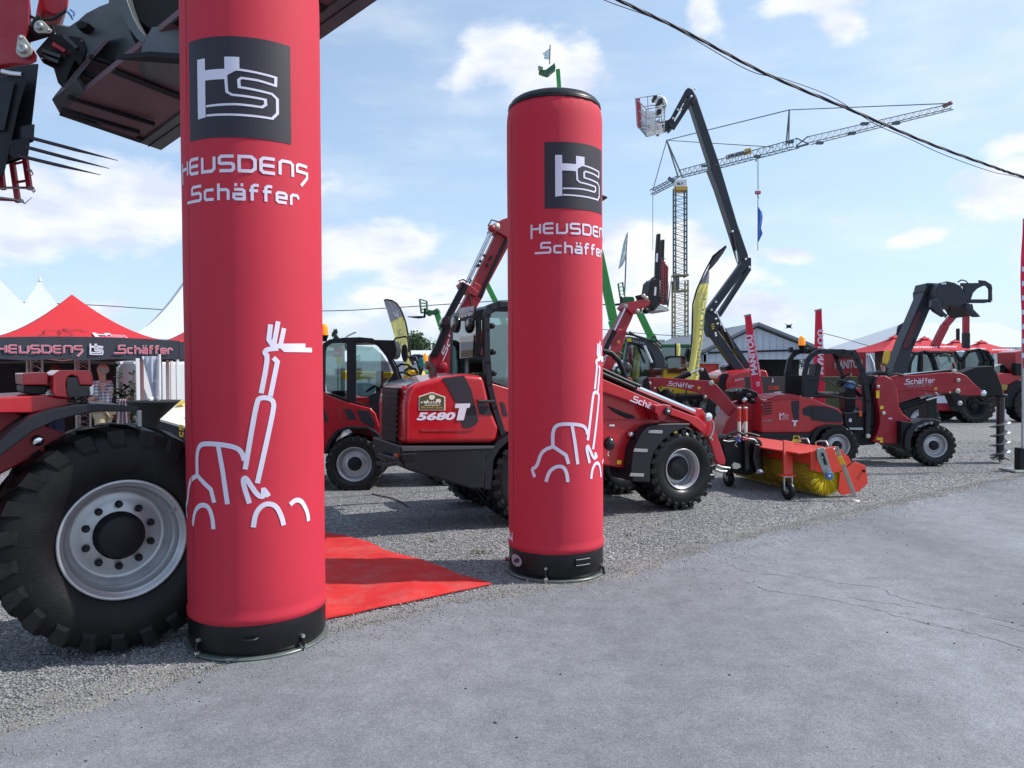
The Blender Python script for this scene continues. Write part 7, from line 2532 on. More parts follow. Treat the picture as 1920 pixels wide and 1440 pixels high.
text('160 ATJ', P(1380, 512, LD - .03), P(1391, 497, LD - .03), P(1377, 509, LD - .03), PRINTW, BL, off=.01)
for i in range(3):
    pext([(1334 + i * .5, 608 + i * 4), (1339 + i * .5, 606 + i * 4), (1339 + i * .5, 608 + i * 4), (1334 + i * .5, 610 + i * 4)], LD - .11, .01, 'hazard_mark', YPR, BL, 0)
# base
lx([(1342, 712), (1350, 702), (1372, 694), (1400, 692), (1438, 694), (1442, 706), (1440, 740), (1370, 742), (1362, 724), (1350, 720)], 'turret', RED, -.3, 1.5, .06)
lx([(1364, 738), (1362, 716), (1368, 702), (1390, 694), (1414, 692), (1416, 732), (1398, 739)], 'turret_cover', RED, -.5, .25, .08)
lx([(1350, 706), (1356, 700), (1366, 700), (1360, 715), (1362, 738), (1355, 740), (1348, 722)], 'turret_hinge', BLK, -.35, .6)
lx([(1360, 688), (1368, 684), (1378, 690), (1374, 700), (1362, 698)], 'counterweight', GRY, .2, .6)
lx([(1340, 740), (1450, 740), (1450, 752), (1340, 752)], 'chassis', REDM, -.2, 1.6)
for x in (1356, 1440):
    p = P(x, 754, LD - .2); p.z = .45
    wheel(BL, p, (0, -1, 0), .45, .35, .24, lugs=16, rubber=RUBN, segs=28)
    wheel(BL, p + Vector((0, 1.7, 0)), (0, 1, 0), .45, .35, .24, lugs=16, rubber=RUBN, segs=28)
text('MANITOU', P(1378, 715, LD - .52), P(1394, 712, LD - .52), P(1378, 711.5, LD - .52), PRINTW, BL, off=.01)


# ---------------------------------------------------------------- green telehandlers and booms
def green_machine(label, px, d, boom, bw, head=None, rungs=None, tine=None, w=26, kindn='telehandler'):
    """body standing at px; boom given as a pixel polyline going up"""
    r = root_at('green_telehandler', label, 'telehandler', px, d, 'green telehandlers in the distance')
    k = F / d
    b = P(px, 690, d); b.z = 0
    X = Vector((1, 0, 0)); Y = Vector((0, 1, 0)); Z = Vector((0, 0, 1))

    def bp(x, z, y=0):
        return b + X * x + Y * y + Z * z
    MB().prism([bp(-2.2, .6), bp(2.2, .6), bp(2.2, 1.2), bp(1.2, 1.45), bp(-2.2, 1.5)], Y * 1.0).build('chassis', GRN, r, bevel=.05)
    MB().prism([bp(-.6, 1.2, -.5), bp(.7, 1.2, -.5), bp(.5, 2.3, -.5), bp(-.5, 2.35, -.5)], Y * .9).build('cab_glass', GLASSD, r, bevel=.03)
    MB().prism([bp(-.6, 2.3, -.55), bp(.6, 2.3, -.55), bp(.5, 2.42, -.55), bp(-.5, 2.42, -.55)], Y * 1.0).build('cab_roof', GRND, r, bevel=.03)
    for x in (-1.5, 1.5):
        for y in (-.5, 1.2):
            wheel(r, bp(x, .55, y), (0, -1 if y < 0 else 1, 0), .55, .4, .3, lugs=14, rubber=RUBN, segs=24)
    L3 = [P(x, y, d + .5) for x, y in boom]
    n_ = len(L3) - 1
    for i in range(n_):
        wd = bw * (1 - .18 * i)
        MB().beam(L3[i], L3[i + 1], wd * .8, wd, (L3[i + 1] - L3[i]).cross(Y)).build('boom_section', GRN, r, bevel=.02)
    if head:
        MB().prism([P(x, y, d + .3) for x, y in head], Y * .6).build('boom_head', GRND, r, bevel=.03)
    if rungs:
        (x0, y0, x1, y1, x2, y2, x3, y3) = rungs     # tl, tr, br, bl
        A4 = [P(x0, y0, d), P(x1, y1, d + .2), P(x2, y2, d + .2), P(x3, y3, d)]
        for (a, b_) in ((0, 3), (1, 2)):
            MB().tube([A4[a], A4[b_]], .035, 5).build('carriage_post', GRND, r)
        for i in range(5):
            f = i / 4
            MB().tube([A4[0].lerp(A4[3], f), A4[1].lerp(A4[2], f)], .025, 5).build('carriage_rung', GRND, r)
    if tine:
        for dy in (0, .5):
            MB().tube([P(x, y, d + dy) for x, y in tine], [.05] * (len(tine) - 1) + [.015], 6).build('fork_tine', BLK, r)
    return r


green_machine('green telehandler whose pallet forks rise left of the steep red boom, over the 5680T', 905, 26, [(880, 700), (827, 612), (817, 580)], .24,
              [(797, 588), (800, 580), (812, 582), (820, 577), (824, 584), (815, 590), (808, 588), (802, 592)], (787, 561, 800, 565, 801, 583, 790, 587), [(797, 578), (796, 594), (785, 595), (764, 594)])
green_machine('green telehandler whose thin boom shows just above the 5680T cab roof', 985, 30, [(960, 640), (930, 567), (912, 531)], .26, [(908, 526), (914, 524), (916, 534), (910, 536)])
green_machine('green telehandler with thick bright green boom right beside the slimmer tube', 1200, 24, [(1178, 690), (1150, 600), (1122, 470)], .34)
gm = green_machine('green telehandler with lattice fork carriage, boom ending above the excavator arm', 1262, 28, [(1240, 672), (1219, 628), (1189, 565), (1180, 566)], .30,
                   [(1165, 560), (1172, 556), (1188, 556), (1191, 563), (1176, 568), (1168, 566)], (1159, 532, 1167, 529, 1171, 556, 1163, 560), [(1165, 556), (1164, 570), (1150, 572), (1128, 571)])
green_machine('green telehandler with very tall boom showing above the slimmer tube', 1085, 40, [(1072, 660), (1058, 300), (1046, 130)], .26,
              [(1012, 131), (1016, 131), (1024, 130), (1036, 121), (1040, 117), (1042, 126), (1034, 132), (1028, 138), (1020, 136), (1010, 132)], (1010, 124, 1017, 126, 1017, 131, 1010, 131))
TF = root_at('thin_flag', 'pale blue tattered flag flying above the tall green boom', 'flag', 1030, 40)
MB().tube([P(1030.5, 120, 40.5), P(1031.5, 84, 40.5)], .03, 5).build('flag_pole', CRN, TF)
cloth([((1023, 96), (1031, 90)), ((1017, 100), (1031, 98)), ((1021, 106), (1030, 106)), ((1019, 110), (1030, 112))], 40.5, mat('sheer_flag', (.62, .74, .82), .8, trans=.5), 'cloth', TF, wave=.1)
WF = root_at('white_flag', 'white and blue flag on a thin pole, right of the slimmer tube', 'flag', 1173, 32)
MB().tube([P(1171, 560, 32), P(1174, 482, 32)], .03, 5).build('flag_pole', CRN, WF)
cloth([((1175, 437), (1176, 440)), ((1169, 455), (1175, 460)), ((1166, 470), (1174, 476)), ((1163, 485), (1172, 488)), ((1161, 497), (1167, 498)), ((1159, 505), (1162, 503))], 32, WFLAG, 'cloth', WF, wave=.1)
MB().tube([P(1174, 482, 32), P(1176.5, 436, 32)], .02, 5).build('pole_tip', CRN, WF)

# ---------------------------------------------------------------- excavator
EXC = root_at('excavator', 'dark grey excavator with gooseneck arm lettered VOLVO beyond the green booms', 'excavator', 1262, 23)
XG = mat('excavator_grey', (.05, .055, .065), .45, 0, 2, .15)
pext([(1173, 636), (1176, 630), (1200, 634), (1224, 640), (1236, 650), (1246, 668), (1250, 690), (1230, 690), (1227, 670), (1216, 655), (1200, 646), (1176, 641)], 23, .45, 'boom', XG, EXC, .03)
pext([(1176, 633), (1184, 635), (1184, 641), (1176, 640)], 22.97, .02, 'yellow_plate', YPR, EXC, 0)
text('VOLVO', P(1186, 641, 22.95), P(1208, 646, 22.95), P(1186.5, 637.5, 22.95), PRINTW, EXC, off=0, spacing=1.5)
tubes(None, [[P(x, y, 22.9) for x, y in ((1174, 626), (1186, 628), (1206, 634), (1226, 640), (1238, 650))], [P(x, y, 22.9) for x, y in ((1180, 622), (1192, 630), (1210, 636))], [P(x, y, 22.9) for x, y in ((1222, 634), (1228, 630), (1232, 640))]], 0, .035, 'boom_hose', HOSE, EXC)
tubes(None, [[P(1208, 648, 22.9), P(1222, 680, 22.9)]], 0, .05, 'ram_rod', CHR, EXC)
pext([(1176, 640), (1180, 640), (1172, 700), (1166, 700)], 23.1, .3, 'dipper', XG, EXC, .02)
pext([(1250, 670), (1256, 668), (1284, 668), (1288, 676), (1290, 700), (1252, 700)], 23.2, 1.2, 'cab_glass', GLASSD, EXC, .02)
pext([(1246, 671), (1254, 667), (1284, 667), (1289, 674), (1285, 674), (1282, 670), (1256, 671), (1250, 674)], 23.1, 1.4, 'cab_roof', BLK, EXC, .02)
pext([(1246, 690), (1310, 690), (1316, 740), (1240, 740)], 23.3, 1.8, 'body', YEL, EXC, .05)
pext([(1236, 738), (1320, 738), (1326, 746), (1318, 752), (1240, 752), (1232, 746)], 23.0, .6, 'track', BLK, EXC, .05)
pext([(1236, 738), (1320, 738), (1326, 746), (1318, 752), (1240, 752), (1232, 746)], 25.0, .6, 'track', BLK, EXC, .05)


# ---------------------------------------------------------------- flags and banners
def sq(name, label, px, d, group=None):
    return root_at(name, label, 'flag', px, d, group)


FF = sq('feather_flag', 'grey and yellow feather flag leaning over the compact loader cab', 745, 16, 'yellow and grey feather flags')
edge_l = [(720, 564), (722, 572), (725, 581), (729, 594), (732, 604), (736, 617), (739, 629), (743, 642), (747, 654), (754, 666), (760, 690)]
edge_r = [(724, 562), (735, 564), (744, 570), (751, 580), (756, 592), (760, 604), (763, 618), (765, 634), (767, 652), (769, 668), (772, 690)]
pr_ = list(zip(edge_l, edge_r))
cloth(pr_[:5], 16, GFLAG, 'grey_cloth', FF, wave=.03)
cloth(pr_[4:], 16, YFLAG, 'yellow_cloth', FF, wave=.03)
MB().tube([P(x, y, 16) for x, y in ((720, 564), (724, 561.5), (735, 563.5), (744, 569), (751, 579), (756.5, 592), (760.5, 604), (763.5, 618), (766, 634), (768, 652), (770, 668), (775, 760))], .018, 6).build('flag_pole', BLK, FF)
strokes([[(738, 585), (742, 592), (748, 590)], [(744, 583), (747, 596)]], 2.2, lambda x, y: P(x, y, 15.94), 'flag_print', PRINTW, FF)
strokes([[(752, 617), (747, 622), (749, 628), (756, 626)], [(752, 640), (750, 648), (757, 650)]], 1.8, lambda x, y: P(x, y, 15.94), 'flag_print', GREYP, FF)
F2 = sq('feather_flag', 'tall yellow feather flag with grey folded tip, twisting in front of the crane mast', 1310, 19, 'yellow and grey feather flags')
el = [(1361, 461), (1348, 469), (1337, 480), (1331, 494), (1327, 505), (1319, 519), (1312, 533), (1306, 548), (1301, 564), (1299, 600), (1299, 633), (1295, 667), (1289, 700), (1286, 722)]
er_ = [(1363, 463), (1356, 475), (1346, 489), (1336, 501), (1330, 507), (1330, 518), (1329, 531), (1328, 545), (1327, 556), (1321, 589), (1319, 622), (1314, 662), (1311, 692), (1308, 722)]
pr_ = list(zip(el, er_))
cloth(pr_[:5], 19, mat('dark_grey_flag_cloth', (.09, .085, .095), .7, trans=.2), 'grey_cloth', F2, wave=.05)
cloth(pr_[4:7], 19, GFLAG, 'grey_cloth', F2, wave=.05)
cloth(pr_[6:], 19, YFLAG, 'yellow_cloth', F2, n=12, wave=.10, freq=9)
MB().tube([P(x, y, 19.02) for x, y in ((1361, 461), (1337, 480), (1320, 512), (1306, 544), (1299, 570), (1297, 640), (1284, 760))], .02, 6).build('flag_pole', BLK, F2)
text('USEDTRUCK', P(1310, 705, 18.84), P(1325, 545, 18.84), P(1303, 705, 18.84), mat('faded_grey_print', (.50, .48, .26), .7), F2, off=0, bold=.02)
for (px, y0, y1, lab) in ((1175, 655, 684, 'short yellow flag beside the fork loader hoses'), (1271, 644, 668, 'small yellow sign above the excavator cab roof')):
    o = root_at('yellow_sign', lab, 'flag', px, 24.5 if px > 1200 else 26)
    dd = 24.5 if px > 1200 else 26
    MB().tube([P(px - 4, y0, dd), P(px - 4, 745, dd)], .03, 6).build('sign_pole', BLK, o)
    cloth([((px - 4, y0), (px + 4, y0)), ((px - 4, (y0 + y1) / 2), (px + 5, (y0 + y1) / 2)), ((px - 4, y1), (px + 4, y1))], dd, YFLAG, 'cloth', o, wave=.04)

# red tapered banners
BN = sq('tapered_banner', 'tapered red banner lettered MANITOU, leaning left of the orange beacon', 1415, 15.5, 'tapered red banners')
pext([(1399, 590), (1408, 588), (1432, 742), (1414, 752)], 15.5, .12, 'banner_cover', RFLAG, BN, .01)
pext([(1399, 590), (1408, 588), (1408, 591), (1399, 593)], 15.48, .16, 'top_cap', GREYP, BN, .004)
text('MANITOU', P(1421, 702, 15.46), P(1410.5, 627, 15.46), P(1409, 704, 15.46), PRINTW, BN, off=0, bold=.05)
text('HANDLING YOUR WORLD', P(1427, 704, 15.46), P(1414, 625, 15.46), P(1423.5, 705, 15.46), PRINTW, BN, off=0, bold=.03)
strokes([[(1418, 716), (1420, 724), (1424, 722), (1423, 716), (1418, 720)]], 1.6, lambda x, y: P(x, y, 15.45), 'flag_print', PRINTW, BN)
MB().box(Vector((P(1423, 700, 15.5).x, 15.55, .03)), .6, .5, .05).build('banner_base', STEEL, BN, bevel=.01)
pext([(1414, 752), (1432, 742), (1434, 760), (1416, 770)], 15.5, .1, 'banner_foot', RFLAG, BN, .01)
BN2 = sq('tapered_banner', 'tapered red banner seen from behind through the roll hoop, lettering reversed', 1538, 14.6, 'tapered red banners')
pext([(1533, 580), (1541, 578), (1548, 770), (1528, 770)], 14.6, .12, 'banner_cover', RFLAG, BN2, .01)
pext([(1533, 580), (1541, 578), (1541, 581), (1533, 583)], 14.58, .16, 'top_cap', GREYP, BN2, .004)
text('MANITOU', P(1532.5, 702, 14.56), P(1532.5, 618, 14.56), P(1544, 702, 14.56), PRINTW, BN2, off=0, bold=.05)
# tall red feather flag at the right edge with its base
RF_ = sq('feather_flag', 'tall red feather flag on a black weighted base at the far right', 1917, 11.6)
cloth([((1919, 410), (1922, 408)), ((1917, 440), (1935, 432)), ((1914, 480), (1950, 470)), ((1913, 520), (1955, 515)), ((1914, 560), (1955, 560)), ((1916, 600), (1955, 605)), ((1917, 640), (1950, 645)), ((1918, 690), (1940, 690))], 11.6, RFLAG, 'cloth', RF_, wave=.05)
for i in range(7):
    y = 500 + i * 27
    pext([(1916.5, y), (1928, y), (1928, y + 9), (1916.5, y + 9)], 11.5, .006, 'flag_print', PRINTW, RF_, 0)
gR = G(1917, 868)
MB().tube([P(1917.5, 850, 11.7), P(1917.5, 690, 11.7), P(1918, 560, 11.7), P(1920, 410, 11.7)], .018, 8).build('flag_pole', STEEL, RF_)
bx_ = Vector((gR.x, gR.y, 0))
RF_.location = bx_ if False else RF_.location
MB().box(Vector((P(1917, 690, 11.75).x, 11.75, .20)), .14, .14, .33).build('pole_socket', BLK, RF_, bevel=.01)
MB().box(Vector((P(1917, 690, 11.75).x, 11.75, .02)), .45, .4, .03).build('base_weight', STEEL, RF_, bevel=.005)
SK = sq('small_red_flag', 'small rounded red flag lettered UKI beside the red tractor cab', 1895, 24)
pext([(1885, 690), (1884, 672), (1888, 663), (1898, 661), (1902, 666), (1902, 692)], 24, .03, 'cloth', RFLAG, SK, 0)
text('UKI', P(1898, 688, 23.97), P(1898, 673, 23.97), P(1892, 688, 23.97), PRINTW, SK, off=0)
MB().tube([P(1884, 750, 24), P(1884, 664, 24)], .02, 5).build('flag_pole', STEEL, SK)
MF = sq('round_sign_flag', 'pale teardrop flag lettered MERLO seen through the 5680T cab window', 938, 13.8)
pext([(928, 716), (926, 700), (929, 680), (936, 666), (947, 660), (956, 668), (958, 690), (952, 716)], 13.8, .02, 'cloth', WFLAG, MF, 0)
text('MERLO', P(941, 714, 13.77), P(944, 670, 13.77), P(932, 714, 13.77), NAVY, MF, off=0)
MB().tube([P(958, 760, 13.8), P(958, 690, 13.8)], .02, 6).build('flag_pole', STEEL, MF)

# ---------------------------------------------------------------- shed, booths and stands
SH = root_at('shed', 'long pale grey gabled shed with a dark open front behind the boom lift', 'shed', 1420, 46)
d = 46.0
zg = 0


def wallp(x0, x1, ztop0, ztop1, d0, t, name, m, parent):
    a = P(x0, 690, d0); b = P(x1, 690, d0)
    return MB().prism([Vector((a.x, a.y, 0)), Vector((b.x, b.y, 0)), Vector((b.x, b.y, ztop1)), Vector((a.x, a.y, ztop0))], (0, t, 0)).build(name, m, parent, bevel=.01)


apx = P(1419, 615, d); evl = P(1318, 664, d); evr = P(1545, 664, d)
MB().prism([Vector((evl.x, d, 0)), Vector((P(1412, 690, d).x, d, 0)), Vector((P(1412, 690, d).x, d, evr.z - .3)), Vector((evr.x, d, evr.z - .3)), Vector((evr.x, d, evr.z)), apx, evl]
           , (0, .3, 0)).build('gable_wall', SHEDW, SH, bevel=.01)
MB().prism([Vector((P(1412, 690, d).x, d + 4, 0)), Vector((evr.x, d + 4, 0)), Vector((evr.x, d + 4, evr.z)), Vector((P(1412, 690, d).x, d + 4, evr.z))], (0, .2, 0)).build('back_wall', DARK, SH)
for s_, e in ((evl, -1), (evr, 1)):
    ov = Vector((e * .5, 0, -.25))
    MB().prism([apx + Vector((0, -.4, .15)), s_ + ov + Vector((0, -.4, .15)), s_ + ov + Vector((0, 24, .15)), apx + Vector((0, 24, .15))], (0, 0, .18)).build('roof', SHEDR, SH, bevel=.01)
MB().prism([Vector((evl.x, d, 0)), Vector((evl.x, d + 24, 0)), Vector((evl.x, d + 24, evl.z)), evl], (.2, 0, 0)).build('side_wall', SHEDW, SH)
for i in range(18):
    f = i / 18
    x = evl.x + (evr.x - evl.x) * f
    zt = evl.z + (apx.z - evl.z) * (1 - abs(x - apx.x) / (apx.x - evl.x)) if x < apx.x else evr.z + (apx.z - evr.z) * (1 - (x - apx.x) / (evr.x - apx.x))
    z0 = 0 if x < P(1410, 690, d).x else evr.z - .3
    MB().beam(Vector((x, d - .03, z0)), Vector((x, d - .03, zt - .05)), .05, .02).build('cladding_rib', SHEDW, SH)
tubes(None, [[P(1328, 661.5, d - .2), P(1380, 660, d - .2), P(1460, 657.5, d - .2), P(1530, 656, d - .2)]], 0, .06, 'gutter', GRY, SH)
PBd = root_at('price_board', 'dark grey board with white figure and red price, behind the red banner', 'sign board', 1435, 15.9)
pext([(1397, 706), (1470, 706), (1470, 740), (1397, 740)], 15.9, .05, 'board', mat('board_grey', (.075, .07, .065), .6), PBd, .004)
text('€3.500', P(1439, 731, 15.87), P(1461, 731, 15.87), P(1439, 723, 15.87), mat('red_orange_print', (.75, .08, .05), .6), PBd, off=0, bold=.04)
pext([(1447, 717), (1451, 717), (1450, 711), (1449, 708), (1448, 711)], 15.87, .01, 'board_logo', PRINTW, PBd, 0)
pext([(1452, 738), (1464, 738), (1464, 734), (1452, 735)], 15.87, .01, 'board_print', PRINTW, PBd, 0)
for x in (1402, 1466):
    MB().beam(Vector((P(x, 700, 15.93).x, 15.97, 0)), Vector((P(x, 700, 15.93).x, 15.97, 1.2)), .05, .05).build('leg', STEEL, PBd)

RBt = root_at('exhibition_booth', 'low exhibition booth with grey poster panel and red side, behind the lift arm', 'booth', 1285, 26)
bz_ = P(1250, 681, 26).z
wallp(1221, 1268, bz_, bz_, 26, .1, 'grey_panel', mat('booth_grey', (.40, .41, .44), .6), RBt)
wallp(1270, 1347, bz_, bz_ - .02, 26, .1, 'red_panel', mat('booth_red', (.60, .035, .035), .5), RBt)
for x in (1221, 1269, 1349):
    a = P(x, 690, 25.95); MB().beam(Vector((a.x, a.y, 0)), Vector((a.x, a.y, bz_ + .05)), .07, .07).build('post', STEEL, RBt)
a = P(1220, 680.5, 25.95); b = P(1350, 680.5, 25.95)
MB().beam(a, b, .08, .06).build('top_rail', STEEL, RBt)
pext([(1236, 691), (1251, 691), (1251, 710), (1236, 710)], 25.93, .02, 'poster', mat('poster_dark', (.05, .04, .09), .6), RBt, 0)
pext([(1238, 709), (1244, 695), (1249, 709)], 25.9, .01, 'poster_picture', CREAM, RBt, 0)
pext([(1252, 700), (1262, 699), (1263, 710), (1252, 710)], 25.93, .02, 'poster', GREYP, RBt, 0)
for i in range(3):
    pext([(1238, 686 + i * 1.5), (1263, 686 + i * 1.5), (1263, 686.8 + i * 1.5), (1238, 686.8 + i * 1.5)], 25.92, .01, 'poster_lines', mat('pink_print', (.6, .2, .3), .6), RBt, 0)
text('MANITOU', P(1278, 709, 25.9), P(1335, 709, 25.9), P(1278, 702, 25.9), PRINTW, RBt, off=0, bold=.04)
a = P(1221, 690, 26); b = P(1349, 690, 26)
MB().prism([Vector((a.x, 26, bz_ - .03)), Vector((b.x, 26, bz_ - .03)), Vector((b.x, 29, bz_ - .03)), Vector((a.x, 29, bz_ - .03))], (0, 0, .03)).build('ceiling', DARK, RBt)

MBt = root_at('exhibition_booth', 'dark red booth wall lettered MANITOU seen through the roll hoop', 'booth', 1590, 24)
d = 24.0
bz_ = P(1590, 660, d).z
wallp(1546, 1624, bz_, bz_, d, .1, 'red_wall', mat('booth_dark_red', (.32, .012, .02), .5), MBt)
text('MANITOU', P(1565, 692, d - .05), P(1617, 690, d - .05), P(1565, 676, d - .05), mat('dim_white_print', (.42, .36, .38), .7), MBt, off=0, bold=.04)
wallp(1548, 1640, P(1590, 706, d - 1).z, P(1590, 706, d - 1).z, d - 1, .3, 'olive_hedge_board', mat('olive_board', (.09, .09, .04), .9, 0, 30, .4), MBt)
# white curtains under the first umbrella
cloth([((1624, 664), (1632, 664)), ((1627, 680), (1640, 680)), ((1633, 700), (1644, 700)), ((1636, 730), (1642, 730))], 27, TENT, 'curtain', MBt, wave=.12, freq=14)
wallp(1642, 1700, 2.2, 2.2, 28.5, .1, 'interior_shade', mat('shade_brown', (.05, .035, .03), .8), MBt)  # dark sheet standing in for the shaded interior under the umbrella
cloth([((1517, 664), (1532, 664)), ((1519, 680), (1532, 680)), ((1521, 705), (1532, 705))], 23, TENTG, 'curtain', MBt, wave=.1, freq=12)


def umbrella(label, px, d, ypk, yeave, halfpx, ang=.2):
    c_ = P(px, 690, d); c_.z = 0
    r = thing('market_umbrella', label, 'umbrella', c_, 'red market umbrellas')
    ze = P(px, yeave, d).z; zp = P(px, ypk, d).z
    h = halfpx / F * d / 1.18
    MB().tube([c_, c_ + Vector((0, 0, zp))], .035, 8).build('pole', STEEL, r)
    MB().box(c_ + Vector((0, 0, .05)), .6, .6, .1).build('base', GRY, r, bevel=.01)
    cs = [c_ + Vector((math.cos(ang + PI / 4 + i * PI / 2), math.sin(ang + PI / 4 + i * PI / 2), 0)) * h * 1.3 + Vector((0, 0, ze)) for i in range(4)]
    pk_ = c_ + Vector((0, 0, zp - .08))
    for i in range(4):
        a, b = cs[i], cs[(i + 1) % 4]
        mb = MB()
        K = 8
        g = []
        for j in range(K + 1):
            f = j / K
            for q_ in range(7):
                s_ = q_ / 6
                p = a.lerp(b, s_).lerp(pk_, f)
                p.z += -.05 * math.sin(f * PI) - .03 * math.sin(s_ * PI) * (1 - f)
                g.append(p)
        mb.add(g, [[j * 7 + q_, j * 7 + q_ + 1, (j + 1) * 7 + q_ + 1, (j + 1) * 7 + q_] for j in range(K) for q_ in range(6)], True)
        mb.build('canopy_panel', UMB, r, recalc=False)
    # vent cap
    mb = MB()
    for i in range(4):
        a, b = cs[i], cs[(i + 1) % 4]
        mb.poly([pk_.lerp(a, .16) + Vector((0, 0, .03)), pk_.lerp(b, .16) + Vector((0, 0, .03)), pk_ + Vector((0, 0, .06))])
    mb.build('vent_cap', UMB, r)
    # print on the front-facing panel, following its slope
    best = None
    for i in range(4):
        m_ = (cs[i] + cs[(i + 1) % 4]) / 2
        if best is None or m_.y < best[0]:
            best = (m_.y, i)
    a, b = cs[best[1]], cs[(best[1] + 1) % 4]
    if a.x > b.x:
        a, b = b, a
    A0 = a.lerp(b, .3).lerp(pk_, .08) + Vector((0, -.05, .03)); B0 = a.lerp(b, .74).lerp(pk_, .08) + Vector((0, -.05, .03)); T0 = a.lerp(b, .34).lerp(pk_, .18) + Vector((0, -.05, .03))
    text('MANITOU', A0, B0, T0, PRINTW, r, off=.03, bold=.05)
    return r


umbrella('red market umbrella left of the black grapple boom, first of the row', 1678, 29, 627, 659, 84, .1)
umbrella('red market umbrella just right of the black grapple boom, second of the row', 1733, 31, 630, 657, 72, .1)
umbrella('red market umbrella third of the row, flanked by umbrellas on both sides', 1790, 33, 636, 660, 66, .1)
umbrella('red market umbrella nearest the tall feather flag, last of the row', 1840, 33, 637, 662, 70, .1)
# big white marquee on the right
WM = root_at('marquee', 'wide white marquee with pale translucent roof beyond the umbrellas', 'marquee', 1860, 60)
d = 60.0
for (x0, x1, yr, ye, dd) in ((1690, 1990, 607, 652, 60),):
    a = P(x0, ye, dd); b = P(x1, ye, dd)
    zr = P((x0 + x1) / 2, yr, dd + 8).z
    a2 = a + Vector((0, 16, 0)); b2 = b + Vector((0, 16, 0))
    r0 = Vector((a.x + 4.2, a.y + 8, zr)); r1 = Vector((b.x, b.y + 8, zr))
    MB().prism([a, b, r1, r0], (0, 0, .05)).build('roof', TENT, WM)
    MB().prism([a2, b2, r1, r0], (0, 0, .05)).build('roof', TENT, WM)
    MB().prism([Vector((a.x, a.y, 0)), Vector((b.x, b.y, 0)), b, a], (0, .1, 0)).build('wall_panel', TENT, WM)
    MB().prism([a, a2, r0], (0, 0, .05)).build('hip_end', TENT, WM)
    MB().prism([Vector((a.x, a.y, 0)), a, a2, Vector((a2.x, a2.y, 0))], (.1, 0, 0)).build('end_wall', TENT, WM)
    for i in range(8):
        p = a.lerp(b, i / 7)
        MB().beam(Vector((p.x, p.y - .05, 0)), p + Vector((0, -.05, 0)), .12, .12).build('frame_post', STEEL, WM)


# ---------------------------------------------------------------- pagoda tents
def pagoda(label, px, d, half, zeave, zpeak, ang=.5, group='white pagoda tents', nm='pagoda_tent'):
    c_ = P(px, 690, d); c_.z = 0
    r = thing(nm, label, 'tent', c_, group)
    u = Vector((math.cos(ang), math.sin(ang), 0)); n = Vector((-math.sin(ang), math.cos(ang), 0))
    for (o_, a) in ((-n, u), (u, n), (n, -u), (-u, -n)):
        g = []
        K = 14
        for j in range(K + 1):
            f = min(j / K, .995)
            h = half * (1 - f)
            z = zeave + (zpeak - zeave) * (f ** 1.75)
            for i in range(7):
                s_ = -1 + 2 * i / 6
                g.append(c_ + o_ * h + a * h * s_ + Vector((0, 0, z - .25 * (1 - s_ * s_) * f * (1 - f))))
        MB().add(g, [[j * 7 + i, j * 7 + i + 1, (j + 1) * 7 + i + 1, (j + 1) * 7 + i] for j in range(K) for i in range(6)], True).build('roof_panel', TENT, r, recalc=False)
        a0 = c_ + o_ * half * .98 - a * half * .98; b0 = c_ + o_ * half * .98 + a * half * .98
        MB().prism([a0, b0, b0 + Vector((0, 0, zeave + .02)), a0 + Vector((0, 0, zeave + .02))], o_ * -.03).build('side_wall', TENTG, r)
        MB().prism([a0 + o_ * .08 + Vector((0, 0, zeave - .3)), b0 + o_ * .08 + Vector((0, 0, zeave - .3)), b0 + o_ * .08 + Vector((0, 0, zeave + .03)), a0 + o_ * .08 + Vector((0, 0, zeave + .03))], o_ * -.02).build('valance', TENT, r)
        MB().beam(a0 + o_ * .05, a0 + o_ * .05 + Vector((0, 0, zeave)), .08, .08).build('post', STEEL, r)
    MB().lathe([(0, .12), (.25, .05), (.3, .001)], c_ + Vector((0, 0, zpeak - .1)), (0, 0, 1), 10).build('peak_cap', TENT, r)
    return r


pagoda('large white pagoda tent cut by the left picture edge, behind the red gazebo', -70, 27, 4.3, 2.6, 6.4, .5)
pagoda('pointed white pagoda tent peeking over the red gazebo roof', 78, 48, 3.3, 3.4, 7.2, .6)
pagoda('white pagoda tent between the gazebo and the larger inflatable tube', 415, 27, 3.4, 2.5, 6.9, .5)
pagoda('small distant white tent between the fork loader and the excavator arm', 1180, 60, 1.6, 1.6, 2.5, .3)
pagoda('low distant white tent behind the compact loader cab', 700, 62, 3.4, 1.9, 3.2, .4)
# pale hall behind the left machines, seen through the cab windows
WH = root_at('white_hall', 'low white hall with green stripes seen through the loader cab windows', 'hall', 720, 44)
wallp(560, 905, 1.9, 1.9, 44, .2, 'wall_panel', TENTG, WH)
a = P(560, 690, 44); b = P(905, 690, 44)
MB().prism([Vector((a.x, 43.8, 1.9)), Vector((b.x, 43.8, 1.9)), Vector((b.x, 49, 2.6)), Vector((a.x, 49, 2.6))], (0, 0, .1)).build('roof', TENT, WH)
for i in range(16):
    x = a.x + (b.x - a.x) * i / 15
    MB().beam(Vector((x, 43.95, 0)), Vector((x, 43.95, 1.9)), .1, .1).build('frame_post', STEEL, WH)
for i in range(4):
    pext([(667, 668 + i * 4), (676, 665 + i * 4), (676, 667 + i * 4), (667, 670 + i * 4)], 43.7, .02, 'green_stripe', GRN, WH, 0)
RS = root_at('price_sign', 'red price sign on a post seen through the compact loader rear window', 'sign', 634, 24)
pext([(626, 650), (641, 650), (641, 669), (626, 669)], 24, .06, 'sign_board', RPR, RS, .003)
text('122,-', P(624, 665, 23.95), P(640, 665, 23.95), P(624, 660, 23.95), PRINTW, RS, off=0, bold=.04)
